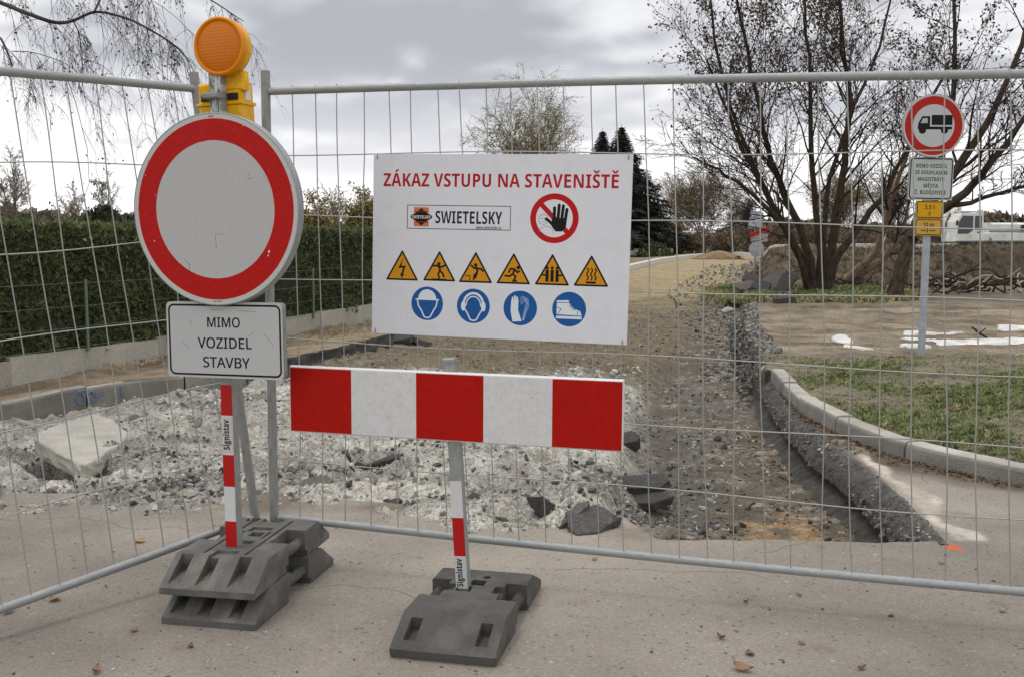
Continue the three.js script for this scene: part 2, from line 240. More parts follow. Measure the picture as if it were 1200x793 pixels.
function bedColor(x, d) {
  const t = trenchT(x, d), n = fbm(x * 1.6, d * 1.6, 4, 301), m = fbm(x * 6, d * 6, 4, 311), f = fbm(x * 30, d * 30, 2, 321);
  const far = sstep(10.2, 12.6, d + (n - 0.5) * 2.4 + x * 0.25);
  const grey = sstep(0.4, 0.66, fbm(x * 2.7 + 8, d * 2.7, 4, 331)); let c = [0.51, 0.49, 0.44].map((v, i) => mix(v, [0.31, 0.295, 0.265][i], Math.max(grey, 0.75 * (1 - sstep(-1.9, -0.9, x + (n - 0.5) * 1.6)) * sstep(0.36, 0.56, m))));
  const dark = sstep(0.58, 0.75, m * 0.6 + n * 0.4) * 0.6;
  c = c.map((v, i) => mix(v, [0.17, 0.16, 0.15][i], dark));
  for (const [X, D, rx, rd, k] of DARK) { const e = Math.exp(-(((x - X) / rx) ** 2) - (((d - D) / rd) ** 2)) * sstep(0.3, 0.55, m); c = c.map((v, i) => mix(v, [0.13, 0.125, 0.118][i], e * k)); }
  const brown = [0.16, 0.13, 0.082].map((v, i) => v * (0.7 + 0.6 * m) * (i ? 1 : 1));
  const sand = [0.35, 0.278, 0.162];
  c = c.map((v, i) => mix(v, brown[i], far));
  const tan = sstep(19, 30, d + (n - 0.5) * 9) ;
  c = c.map((v, i) => mix(v, sand[i] * (0.85 + 0.3 * n), tan));
  const ruts = Math.abs(((x - kerbLeft(d)) / (cutEdge(d) - kerbLeft(d))) - 0.62);
  const left = (1 - sstep(-4.4, -2.9, x)) * (1 - sstep(9.5, 11, d)); c = c.map((v, i) => mix(v, v * 0.82, left));
  const strip = sstep(-0.9, -0.3, x - cutEdge(d)) * sstep(13, 18, d) * (1 - sstep(40, 70, d)); c = c.map((v, i) => mix(v, [0.23, 0.2, 0.15][i] * (0.5 + m), strip * 0.8));
  let fl = [0.13, 0.108, 0.079].map((v) => v * (0.6 + 0.8 * m));
  const ochre = Math.exp(-(((x - 1.62) / 0.3) ** 2) - (((d - 6.0) / 0.5) ** 2)) * sstep(0.36, 0.6, m); fl = fl.map((v, i) => mix(v, [0.34, 0.2, 0.065][i], ochre));
  const grit = sstep(0.52, 0.66, f) * sstep(0.45, 0.6, m) * 0.8; fl = fl.map((v, i) => mix(v, [0.3, 0.28, 0.25][i], grit));
  c = c.map((v, i) => mix(v, fl[i], t * (1 - sstep(13, 24, d))));
  for (const [X, D, rx, rd, k] of DARK_FLOOR) { const e = Math.exp(-(((x - X) / rx) ** 2) - (((d - D) / rd) ** 2)) * sstep(0.28, 0.5, m * 0.6 + f * 0.4); c = c.map((v, i) => mix(v, [0.1, 0.098, 0.094][i], e * k)); }
  const edgeDirt = (1 - sstep(5.2, 5.9, d)) * sstep(0.4, 0.6, n) * 0.6 * (1 - t); c = c.map((v, i) => mix(v, [0.2, 0.185, 0.165][i], edgeDirt));
  return c.map((v) => v * (0.82 + 0.36 * f));
}
function landRight(x, d) {
  const fac = sstep(0.205, 0.265, x / d), n = fbm(x * 0.6, d * 0.6, 4, 401) - 0.5, m = fbm(x * 2.5, d * 2.5, 4, 411) - 0.5;
  let h = 0.1 + rise(d) + n * 0.06 + m * 0.05;
  h += sstep(12, 13, d) * (1 - sstep(20, 23, d)) * (-0.05 + 0.16 * (fbm(x * 0.6, d * 1.9, 4, 421) - 0.5) + 0.08 * (fbm(x * 2.4, d * 4, 3, 425) - 0.5));
  const cut = sstep(13.3, 13.9, x + 0.5 * n) * (1 - sstep(25, 27, x));                // the dug-out hollow below the excavator
  const foot = mix(28.2, 30.5, cut) + n * 1.2, topD = mix(34.5, 31.6, cut) + m * 0.6;
  const bank = sstep(foot, topD, d) * fac;
  h = mix(h, 1.17 + n * 0.25 + m * 0.08 - 0.25 * sstep(45, 60, d), bank);
  h += sstep(foot, foot + 1, d) * (1 - sstep(topD, topD + 1, d)) * fac * (m * 0.7 + 0.9 * (fbm(x * 0.9 + 7, d * 0.9, 3, 461) - 0.45)); h += sstep(topD - 1, topD, d) * (1 - sstep(38, 40, d)) * fac * 0.2 * (fbm(x * 0.8, d * 0.8, 3, 463) - 0.4);
  const x0 = d < KERB_END ? kerbRight(Math.max(d, 5.15)) : cutEdge(d);
  return mix(0.095 + rise(d), h, sstep(0.1, 0.7, x - x0));
}
function grassAmount(x, d) { // 0..1 where grass grows on the right-hand side
  const n = fbm(x * 1.3 + 3, d * 1.3, 4, 431);
  const k = d < KERB_END ? x - kerbRight(Math.max(d, 5.15)) : 9;
  let a = (1 - sstep(11.5, 12.6, d + (n - 0.5) * 2.2)) * sstep(0.02, 0.3, k) * mix(0.25, 1, sstep(0.34, 0.58, n));
  a *= 1 - sstep(7.6, 9, x - (d - 9) * 0.3 + (n - 0.5) * 3) * sstep(9.8, 10.8, d);
  const strip = sstep(22.3, 23.3, d + (n - 0.5) * 1.5) * (1 - sstep(27.3, 28.6, d + (n - 0.5))) * sstep(0.185, 0.215, x / d) * (1 - sstep(0.36, 0.42, x / d + (n - 0.5) * 0.1)); a = Math.max(a, strip * sstep(0.3, 0.5, n));
  const pl = sstep(37, 39, d) * (1 - sstep(52, 60, d)) * sstep(0.39, 0.43, x / d); a = Math.max(a, pl * 0.9);
  return a;
}
function rightColor(x, d) {
  const n = fbm(x * 0.9, d * 0.9, 4, 441), m = fbm(x * 5, d * 5, 4, 451), st = fbm(x * 1.7 + 1.5 * n, d * 2.8 + 2 * n, 5, 455);
  let c = [0.18, 0.15, 0.115].map((v) => v * (0.65 + 0.7 * m));
  const mud = sstep(11.6, 13, d) * (1 - sstep(21, 23, d)); c = c.map((v, i) => mix(v, [0.215, 0.175, 0.125][i] * (0.2 + 1.6 * st), mud));
  const bank = sstep(27.5, 30, d); c = c.map((v, i) => mix(v, [0.115, 0.086, 0.055][i] * (0.3 + 1.4 * m), bank));
  const hollow = sstep(13.2, 13.9, x) * (1 - sstep(25, 27, x)) * sstep(29.5, 30.6, d) * (1 - sstep(32.2, 33, d)); c = c.map((v, i) => mix(v, [0.075, 0.058, 0.042][i], hollow * 0.85));
  const g = grassAmount(x, d); c = c.map((v, i) => mix(v, [0.1, 0.125, 0.045][i] * (0.7 + 0.6 * n), g * 0.8));
  return c;
}
const onBed = (px, py) => { let h = -0.05, p; for (let i = 0; i < 8; i++) { p = onLevel(px, py, h); h = mix(h, bedHeight(p.x, -p.z), 0.7); } p.y = bedHeight(p.x, -p.z); return p; };
const onRight = (px, py) => { let h = 0.1, p; for (let i = 0; i < 14; i++) { p = onLevel(px, py, h); h = mix(h, landRight(p.x, Math.min(-p.z, 60)), 0.5); } p.y = landRight(p.x, -p.z); return p; };

// ---------------------------------------------------------------- the ground itself
{
  const rows = [-60, -20, 0, 3, 20, 40, 45, 50, 55, 60, 65, 70, 76, 90, 110, 150, 220, 400, 900, 1600];
  const g = sheet(rows, 60, (d) => -120 - Math.max(d, 0) * 1.2, (d) => 120 + Math.max(d, 0) * 1.2, (x, d) => farGround(x, d) - (d > 20 && d < 76 ? 0.12 : 0), (x, d) => { const n = fbm(x * 0.05, d * 0.05, 3, 501); return [0.15 + n * 0.1, 0.15 + n * 0.08, 0.07]; });
  structure('ground', g, std({ vertexColors: true, map: repeated(T.soil, 0.2), roughness: 1 }), 'dull green and brown open ground reaching to the horizon behind the building site', 'ground');
}
// the old asphalt with its printed wear: fine speckle, dusty patches, cracks, paint sprayed along the cut
const roadTex = (() => {
  const S = 2048, c = document.createElement('canvas'); c.width = c.height = S; const g = c.getContext('2d'), img = g.createImageData(S, S), r = rngOf(77);
  for (let y = 0; y < S; y++) for (let x = 0; x < S; x++) {
    const X = x / S * 8 - 4, D = 2 + (1 - y / S) * 8, o = (y * S + x) * 4;
    const big = fbm(X * 0.55 + 4, D * 0.7, 4, 511) - 0.5, midn = fbm(X * 3.1, D * 3.1, 4, 521) - 0.5, sp1 = hash2(x, y, 5) - 0.5, sp2 = hash2(x >> 1, y >> 1, 9), sp3 = hash2(Math.floor(x / 3.3), Math.floor(y / 3.3), 15);
    const trk = Math.exp(-(((X * 0.25 + D * 0.97 - 3.95 + 0.1 * big) / 0.11) ** 2)) + Math.exp(-(((X * 0.25 + D * 0.97 - 4.75 + 0.1 * big) / 0.1) ** 2)); let L = 0.585 + big * 0.24 + midn * 0.11 - 0.03 * trk * (0.4 + midn) + sp1 * 0.075 + (sp2 > 0.9 ? -0.05 : sp2 < 0.08 ? 0.05 : 0) + (sp3 > 0.988 ? -0.1 : sp3 < 0.006 ? 0.05 : 0);
    const dirt = sstep(0.5, 0.72, fbm(X * 1.4 + 11, D * 1.4, 5, 531)) * sstep(4.4, 5.2, D + X * 0.1);
    let R = L * 1.015, G = L * 0.985, B = L * 0.945; R = mix(R, R * 0.78, dirt); G = mix(G, G * 0.74, dirt); B = mix(B, B * 0.69, dirt);
    const kd = D < 11 ? kerbRight(clamp(D, 5.15, 10.9)) - X : 9; if (D > 5.2) { const k = sstep(0.55, 0.1, kd + 0.3 * (midn + big)) * 0.75; const q = 0.75 + 0.5 * fbm(X * 9, D * 9, 3, 533); R = mix(R, 0.34 * q, k); G = mix(G, 0.29 * q, k); B = mix(B, 0.235 * q, k); }
    img.data[o] = clamp(R) * 255; img.data[o + 1] = clamp(G) * 255; img.data[o + 2] = clamp(B) * 255; img.data[o + 3] = 255;
  }
  g.putImageData(img, 0, 0);
  const to = (X, D) => [(X + 4) / 8 * S, (1 - (D - 2) / 8) * S];
  // faint cracks
  g.strokeStyle = 'rgba(52,46,40,0.55)';
  for (const [X0, D0, a, L] of [[-1.2, 4.15, 0.25, 1.4], [0.2, 4.45, -0.15, 1.0], [-2.9, 5.3, 0.1, 1.3], [2.6, 6.1, 1.2, 0.9], [1.2, 4.7, 0.05, 0.8]]) { let x = X0, d = D0, an = a; g.lineWidth = 1.2; g.beginPath(); g.moveTo(...to(x, d)); for (let i = 0; i < L / 0.03; i++) { an += (r() - 0.5) * 0.9; an = mix(an, a, 0.15); x += Math.cos(an) * 0.03; d += Math.sin(an) * 0.03; g.lineTo(...to(x, d)); } g.stroke(); }
  for (let i = 0; i < 46; i++) { const [x, y] = to(-3 + 6.5 * r(), 2.8 + 2.4 * r()), w = 10 + 60 * r() * r(); for (let k = 0; k < 26; k++) { g.fillStyle = `rgba(${r() < 0.75 ? '66,54,44' : '205,196,182'},${0.012 + 0.02 * r()})`; g.beginPath(); g.ellipse(x + (r() - 0.5) * w, y + (r() - 0.5) * w * 0.8, w * (0.1 + 0.4 * r()), w * (0.08 + 0.3 * r()), r() * 3, 0, 7); g.fill(); } }
  // white chalk dust along the saw cut
  for (let i = 0; i < 3600; i++) { const d = 4.9 + r() * 2.6, e = cutEdge(d), w = (0.06 + 0.14 * r()) * (0.4 + 0.9 * vnoise(d * 4, 1, 3)), [x, y] = to(e + 0.1 + w * 0.9, d); g.fillStyle = `rgba(232,229,222,${0.015 + 0.1 * r() * sstep(0.45, 0.7, fbm(d * 3.2, w * 9, 3, 8))})`; g.beginPath(); g.ellipse(x, y, 2 + 7 * r(), 2 + 8 * r(), r() * 3, 0, 7); g.fill(); }
  // orange survey mark
  { const p = onLevel(1117, 641, 0); const [x, y] = to(p.x, -p.z); for (let i = 0; i < 110; i++) { g.fillStyle = `rgba(250,96,36,${0.15 + 0.5 * r()})`; const a = (r() + r() - 1), b = (r() + r() - 1); g.beginPath(); g.arc(x + a * 12, y + b * 15, 0.8 + 1.8 * r(), 0, 7); g.fill(); } }
  // bits of grit
  for (let i = 0; i < 900; i++) { const X = -4 + 8 * r(), D = 2.6 + 7 * r() * r(), [x, y] = to(X, D); g.fillStyle = r() < 0.75 ? `rgba(60,48,40,${0.3 + 0.4 * r()})` : `rgba(225,220,210,${0.3 + 0.4 * r()})`; g.beginPath(); g.ellipse(x, y, 0.8 + 1.4 * r(), 0.8 + 2.2 * r(), r() * 3, 0, 7); g.fill(); }
  const t = new THREE.CanvasTexture(c); t.colorSpace = THREE.SRGBColorSpace; t.wrapS = t.wrapT = THREE.MirroredRepeatWrapping; return t;
})();
{
  const s = new THREE.Shape(), r = rngOf(3), pts = [[-14, -4], [14, -4], [14, 5.1], [9, 5.15]];
  for (let i = 1; i < KERB_R_D.length; i++) pts.push([KERB_R_X[i] + 0.05, KERB_R_D[i]]);
  
  for (let d = KERB_END - 0.05; d > TRENCH_D[0] + 0.03; d -= 0.055) pts.push([cutEdge(d) + 0.06 + (fbm(d * 5, 1, 4, 541) - 0.5) * 0.06 + (r() - 0.5) * 0.02, d]);
  for (let x = 2.0; x > 0.7; x -= 0.06) pts.push([x, TRENCH_D[0] + 0.02 + (fbm(x * 6, 2, 3, 545) - 0.5) * 0.06 + (2 - x) * 0.05]);
  pts.push([0.6, 5.35], [0, 5.45], [-0.6, 5.6], [-1.7, 5.9], [-2.8, 5.85], [-9, 6], [-14, 6.2]);
  pts.forEach(([x, d], i) => (i ? s.lineTo(x, d) : s.moveTo(x, d)));
  const g = new THREE.ExtrudeGeometry(s, { depth: 0.05, bevelEnabled: false }); g.rotateX(-Math.PI / 2); g.translate(0, -0.05, 0);
  const top = std({ map: repeated(roadTex, 1 / 8, 1 / 8, 0.5, -0.25), color: C(0.8, 0.755, 0.695), bumpMap: repeated(T.asphaltBump, 1.1), bumpScale: 0.0035, roughness: 0.92 });
  const edge = std({ color: C(0.09, 0.088, 0.085), map: repeated(T.gravel, 3), bumpMap: repeated(T.gravelBump, 3), bumpScale: 0.012 });
  const road = mesh('road', g, [top, edge]); tag(road, 'worn pale grey asphalt road across the foreground with stray leaves and grit', 'road', null, 'structure');
  // the broken face of the cut below the asphalt
  const path = []; for (let d = TRENCH_D[0] - 0.02; d < KERB_END + 0.9; d += 0.02) path.push([cutEdge(d), d]);
  const n = 40, P = [], U = [], K = [], I = [];
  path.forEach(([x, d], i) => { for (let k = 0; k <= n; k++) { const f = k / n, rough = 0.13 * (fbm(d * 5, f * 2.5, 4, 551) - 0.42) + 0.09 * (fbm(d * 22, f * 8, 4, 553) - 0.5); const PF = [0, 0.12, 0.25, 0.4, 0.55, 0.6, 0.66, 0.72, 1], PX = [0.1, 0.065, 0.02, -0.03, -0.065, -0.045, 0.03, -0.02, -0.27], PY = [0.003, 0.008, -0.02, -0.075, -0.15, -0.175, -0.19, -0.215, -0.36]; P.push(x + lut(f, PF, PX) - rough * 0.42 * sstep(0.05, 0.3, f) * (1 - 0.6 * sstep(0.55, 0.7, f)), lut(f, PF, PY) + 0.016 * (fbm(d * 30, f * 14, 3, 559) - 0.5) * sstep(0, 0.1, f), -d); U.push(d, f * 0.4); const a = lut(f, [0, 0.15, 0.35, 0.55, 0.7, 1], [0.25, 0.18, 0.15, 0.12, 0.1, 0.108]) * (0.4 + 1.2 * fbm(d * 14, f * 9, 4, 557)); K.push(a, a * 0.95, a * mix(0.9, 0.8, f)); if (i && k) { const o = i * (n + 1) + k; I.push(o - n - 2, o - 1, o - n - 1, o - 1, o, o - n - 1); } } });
  const w = new THREE.BufferGeometry(); w.setAttribute('position', new THREE.Float32BufferAttribute(P, 3)); w.setAttribute('uv', new THREE.Float32BufferAttribute(U, 2)); w.setAttribute('color', new THREE.Float32BufferAttribute(K, 3)); w.setIndex(I); w.computeVertexNormals();
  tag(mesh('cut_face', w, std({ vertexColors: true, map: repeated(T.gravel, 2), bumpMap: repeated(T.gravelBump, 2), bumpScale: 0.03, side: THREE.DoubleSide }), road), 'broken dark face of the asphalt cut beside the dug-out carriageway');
}
const bedMat = std({ vertexColors: true, map: repeated(T.gravel, 0.9), bumpMap: repeated(T.gravelBump, 0.9), bumpScale: 0.012, roughness: 0.97 });
const roadBed = structure('road_bed', sheet(rowsOf(4.7, 76, 0.021, 5, 1.45), 290, (d) => (d < 7.9 ? -7.8 : kerbLeft(d) - 0.02), (d) => cutEdge(d) + 0.1, bedHeight, (x, d) => bedColor(x, d)), bedMat, 'dug-up road bed of pale rubble and brown gravel leading away behind the fence', 'road bed');
const soilMat = std({ vertexColors: true, map: repeated(T.soil, 0.55), bumpMap: repeated(T.soilBump, 0.55), bumpScale: 0.05, roughness: 1 });
{
  const rows = rowsOf(5.2, 76, 0.035, 6, 1.25), xl = (d) => (d < KERB_END ? kerbRight(d) + 0.07 : cutEdge(d) + 0.02 * Math.sin(d * 9));
  structure('roadside_land', sheet(rows, 260, xl, (d) => Math.max(14, d * 0.85 + 6), landRight, rightColor), soilMat, 'muddy brown land and earth bank on the right of the road', 'ground');
  // earth face where the land meets the dug-out road beyond the kerb
  const P = [], U = [], K = [], I = [], n = 8; let i = 0;
  for (let d = KERB_END - 0.5; d < 60; d += 0.04 * d / 10) { const x = cutEdge(d) + 0.02 * Math.sin(d * 9); for (let k = 0; k <= n; k++) { const f = k / n, h = d < KERB_END ? -0.03 : landRight(x, d), bl = sstep(KERB_END - 0.5, KERB_END + 0.6, d); P.push(x + 0.04 * (1 - bl) + bl * (k ? 0.16 * (fbm(d * 5, f * 4, 4, 561) - 0.6) - f * 0.2 : 0), h - f * 0.6 + (k ? 0 : 0.01), -d); U.push(d, f * 0.5); const a = mix(0.075, 0.12, sstep(16, 24, d)) * (0.6 + 0.9 * fbm(d * 5, f * 4, 3, 563)); K.push(a, a * 0.87, a * 0.7); if (i && k) { const o = i * (n + 1) + k; I.push(o - n - 2, o - 1, o - n - 1, o - 1, o, o - n - 1); } } i++; }
  { const o = P.length / 3, a = cutEdge(KERB_END), b = kerbRight(KERB_END) + 0.2; for (let q = 0; q <= 6; q++) for (let k = 0; k <= 4; k++) { const x = mix(a - 0.02, b, q / 6), f = k / 4; P.push(x, mix(landRight(x, KERB_END + 0.02) + 0.005, -0.4, f), -KERB_END + 0.04 * f + 0.03 * (hash2(q, k, 5) - 0.5)); U.push(x, f * 0.4); K.push(0.09, 0.078, 0.062); if (q && k) { const e = o + q * 5 + k; I.push(e - 6, e - 5, e - 1, e - 1, e - 5, e); } } }
  const w = new THREE.BufferGeometry(); w.setAttribute('position', new THREE.Float32BufferAttribute(P, 3)); w.setAttribute('uv', new THREE.Float32BufferAttribute(U, 2)); w.setAttribute('color', new THREE.Float32BufferAttribute(K, 3)); w.setIndex(I); w.computeVertexNormals();
  structure('earth_edge', w, std({ vertexColors: true, map: repeated(T.soil, 1), bumpMap: repeated(T.soilBump, 1), bumpScale: 0.05, side: THREE.DoubleSide }), 'dark crumbling earth edge between the dug-up road and the muddy land', 'earth edge');
}
{ // the strip between the left kerb and the garden wall
  const h = (x, d) => { const a = wallLine(d), b = kerbLeft(d), f = clamp((x - a) / Math.max(b - a, 0.1)); return mix(mix(lut(d, [9, 12, 16], [-0.1, -0.03, 0]), kerbLeftH(d), sstep(0, 1, f)), kerbLeftH(d) - 0.015, sstep(0.75, 1, f)) + rise(d) + 0.04 * (fbm(x * 2.2, d * 2.2, 4, 571) - 0.5) * (1 - f * 0.8) + 0.1 * sstep(0.25, 0, f) * fbm(x, d * 1.5, 3, 575); };
  const col = (x, d) => { const n = fbm(x * 2, d * 2, 4, 581), m = fbm(x * 8, d * 8, 3, 583), q = [0.235, 0.185, 0.125].map((v, i) => v * (0.65 + 0.7 * m)); return q.map((v, i) => mix(v, [0.24, 0.2, 0.135][i], sstep(0.5, 0.65, n) * 0.6)); };
  structure('verge', sheet(rowsOf(7.2, 76, 0.05, 8, 1.2), 60, (d) => wallLine(d) - 0.3, (d) => (d < 7.9 ? -7.6 : kerbLeft(d) - 0.05), h, col), soilMat, 'bare brown verge with dry grass between the left kerb and the garden wall', 'verge');
}
{
  const P = [], U = [], K = [], I = [], n = 8; let i = 0;
  for (let d = 11.1; d < 60; d += 0.004 * d) { const x = kerbLeft(d) - 0.06, top = kerbLeftH(d) + rise(d) + 0.0; for (let k = 0; k <= n; k++) { const f = k / n; P.push(x + f * 0.16 + (k ? 0.14 * (fbm(d * 4, f * 3, 4, 591) - 0.5) : 0), top - f * 0.36 + (k ? 0 : 0.03 * (fbm(d * 6, 2, 3, 595) - 0.5)), -d); U.push(d, f * 0.4); const a = 0.085 * (0.5 + fbm(d * 6, f * 4, 3, 593)) * (f < 0.3 ? 0.8 : 1.3); K.push(a, a * 0.93, a * 0.84); if (i && k) { const o = i * (n + 1) + k; I.push(o - n - 2, o - n - 1, o - 1, o - 1, o - n - 1, o); } } i++; }
  const w = new THREE.BufferGeometry(); w.setAttribute('position', new THREE.Float32BufferAttribute(P, 3)); w.setAttribute('uv', new THREE.Float32BufferAttribute(U, 2)); w.setAttribute('color', new THREE.Float32BufferAttribute(K, 3)); w.setIndex(I); w.computeVertexNormals();
  structure('earth_edge', w, std({ vertexColors: true, map: repeated(T.gravel, 2), bumpMap: repeated(T.gravelBump, 2), bumpScale: 0.02, side: THREE.DoubleSide }), 'broken dark edge of the verge on the left side of the dug-up road', 'earth edge');
}
// kerbs, stone by stone
function kerbRun(parent, name, line, from, to, stone, hTop, depth, width, mats) {
  const pts = []; for (let d = from; d <= to; d += 0.02) pts.push(V(line(d), hTop(d), -d));
  if (line === kerbRight) pts.reverse();
  const acc = [0]; for (let i = 1; i < pts.length; i++) acc.push(acc[i - 1] + pts[i].distanceTo(pts[i - 1]));
  const sample = (s) => { let i = 1; while (i < acc.length - 1 && acc[i] < s) i++; return pts[i - 1].clone().lerp(pts[i], clamp((s - acc[i - 1]) / (acc[i] - acc[i - 1]))); };
  const total = acc[acc.length - 1], r = rngOf(line === kerbRight ? 91 : 92); let k = 0;
  for (let s = 0; s < total - 0.1; s += stone, k++) {
    const a = s + 0.009, b = Math.min(s + stone - 0.009, total), N = 5, ring = [], lift = (r() - 0.5) * 0.024;
    for (let i = 0; i <= N; i++) { const q = mix(a, b, i / N), p = sample(q), t = sample(Math.min(q + 0.15, total)).sub(sample(Math.max(q - 0.15, 0))).setY(0).normalize(), nrm = V(-t.z, 0, t.x); p.y += lift;
      ring.push([[0, -depth], [0.004, -0.035], [0.016, -0.008], [0.034, 0], [width - 0.01, 0], [width, -0.01], [width, -depth]].map(([o, y]) => p.clone().addScaledVector(nrm, -o).add(V(0, y, 0)))); }
    const mb = new MB(); for (let i = 0; i < N; i++) for (let j = 0; j < 6; j++) mb.quad(ring[i][j], ring[i + 1][j], ring[i + 1][j + 1], ring[i][j + 1]);
    for (const [i, f] of [[0, 1], [N, -1]]) for (let j = 1; j < 6; j++) f > 0 ? mb.tri(ring[i][0], ring[i][j], ring[i][j + 1]) : mb.tri(ring[i][0], ring[i][j + 1], ring[i][j]);
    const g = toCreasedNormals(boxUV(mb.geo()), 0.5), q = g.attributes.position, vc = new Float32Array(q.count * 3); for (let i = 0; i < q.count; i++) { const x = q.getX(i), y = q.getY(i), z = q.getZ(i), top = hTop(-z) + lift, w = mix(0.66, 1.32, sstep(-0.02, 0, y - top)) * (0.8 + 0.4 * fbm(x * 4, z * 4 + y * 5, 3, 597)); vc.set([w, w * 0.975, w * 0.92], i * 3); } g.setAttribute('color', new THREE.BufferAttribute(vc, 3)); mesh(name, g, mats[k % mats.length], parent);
  }
}
const kerbMats = [0.25, 0.28, 0.3].map((v, i) => std({ vertexColors: true, color: C(v * 1.05, v * 1.03, v * 0.98), map: repeated(T.concrete, 1.1, 1.1, i * 0.3), bumpMap: repeated(T.concreteBump, 1.1), bumpScale: 0.006 }));
const kerbR = structureGroup('kerb', 'curved concrete kerb in front of the grass on the right', 'kerb');
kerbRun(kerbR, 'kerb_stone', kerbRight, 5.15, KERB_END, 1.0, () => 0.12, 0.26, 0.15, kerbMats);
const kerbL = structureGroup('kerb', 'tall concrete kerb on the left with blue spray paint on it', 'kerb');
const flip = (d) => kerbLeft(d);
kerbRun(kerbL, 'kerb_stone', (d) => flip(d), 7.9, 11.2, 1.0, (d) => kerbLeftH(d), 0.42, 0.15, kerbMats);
// ---------------------------------------------------------------- site fence
const fr = rngOf(1001);
function fencePanel(name, label, BL, BR, TL, TR, nV, rowsV, wireSeed, postAt) {
  const g = thing(name, label, 'site fence', BL.clone());
  const L = (v) => v.clone().sub(BL), r = rngOf(wireSeed);
  const P = (u, v) => L(BL).lerp(L(BR), u).lerp(L(TL).lerp(L(TR), u), v);
  const up = P(0, 1).sub(P(0, 0)).normalize(), along = P(1, 0).sub(P(0, 0)).normalize(), out = along.clone().cross(up).normalize();
  mesh('top_rail', tubeGeo([0, 0.2, 0.4, 0.6, 0.8, 1].map((u) => P(u, 1).addScaledVector(up, 0.012 * Math.sin(u * 3.1))), 0.0175, 12), M.galv, g);
  mesh('bottom_rail', tubeGeo([0, 0.25, 0.5, 0.75, 1].map((u) => P(u, 0).addScaledVector(up, -0.012 * Math.sin(u * 3.1))), 0.0175, 12), M.galv, g);
  for (const [u, e0, e1] of postAt) mesh('post', tubeGeo([P(u, 0).addScaledVector(up, -e0), P(u, 0.5), P(u, 1).addScaledVector(up, e1)], 0.021, 14), M.galvOld, g);
  for (let k = 1; k < nV; k++) {
    const u = (k + (r() - 0.5) * 0.14) / nV, pts = [], ph = r() * 6, am = 0.004 + 0.006 * r();
    for (let j = 0; j <= 14; j++) { const v = j / 14; pts.push(P(u + (am / 3.1) * Math.sin(v * 7 + ph) + (r() - 0.5) * 0.0006, v).addScaledVector(out, 0.004 + 0.008 * Math.sin(v * 9 + ph * 2))); }
    pts[14].addScaledVector(up, 0.024); pts[0].addScaledVector(up, -0.004);
    mesh('vertical_wire', tubeGeo(pts, 0.0026, 5, false), M.wire, g);
  }
  for (const v of rowsV) {
    const pts = []; for (let j = 0; j <= 30; j++) { const u = j / 30; pts.push(P(u, v + 0.004 * Math.sin(u * 11 + v * 20)).addScaledVector(out, -0.001 + 0.005 * Math.sin(u * 17 + v * 9))); }
    mesh('horizontal_wire', tubeGeo(pts, 0.0028, 5, false), M.wire, g);
  }
  return { g, P: (u, v) => P(u, v).add(BL), along, up, out };
}
const rBL = at(326, 606, 4.52), rTL = at(316, 107, 4.54);
let rBR = at(1200, 692, 3.73), rTR = at(1200, 88, 3.73);
rBR.lerp(rBL, -0.13); rTR.lerp(rTL, -0.13);
const fenceR = fencePanel('fence_panel', 'galvanised mesh fence panel that carries the white notice board', rBL, rBR, rTL, rTR, 31, [1, 2, 3, 4, 5, 6].map((k) => k / 7), 5, [[-0.006, 0.07, 0.09], [1.006, 0.16, 0.09]]);
const lBL = at(299, 606, 4.6), lTL = at(229, 104, 4.5);
let lBR = at(0, 722, 3.67), lTR = at(0, 87, 3.8);
lBR = lBL.clone().lerp(lBR, 1.9); lBR.y = 0.045; lTR = lTL.clone().lerp(lTR, 1.9 * lBL.distanceTo(at(0, 722, 3.67)) / lTL.distanceTo(at(0, 87, 3.8)));
const fenceL = fencePanel('fence_panel', 'leaning galvanised mesh fence panel on the left running out of the picture', lBL, lBR, lTL, lTR, 19, [1, 2, 3, 4, 5].map((k) => k / 6), 9, [[0.0, 0.04, 0.07], [1, 0.04, 0.05]]);

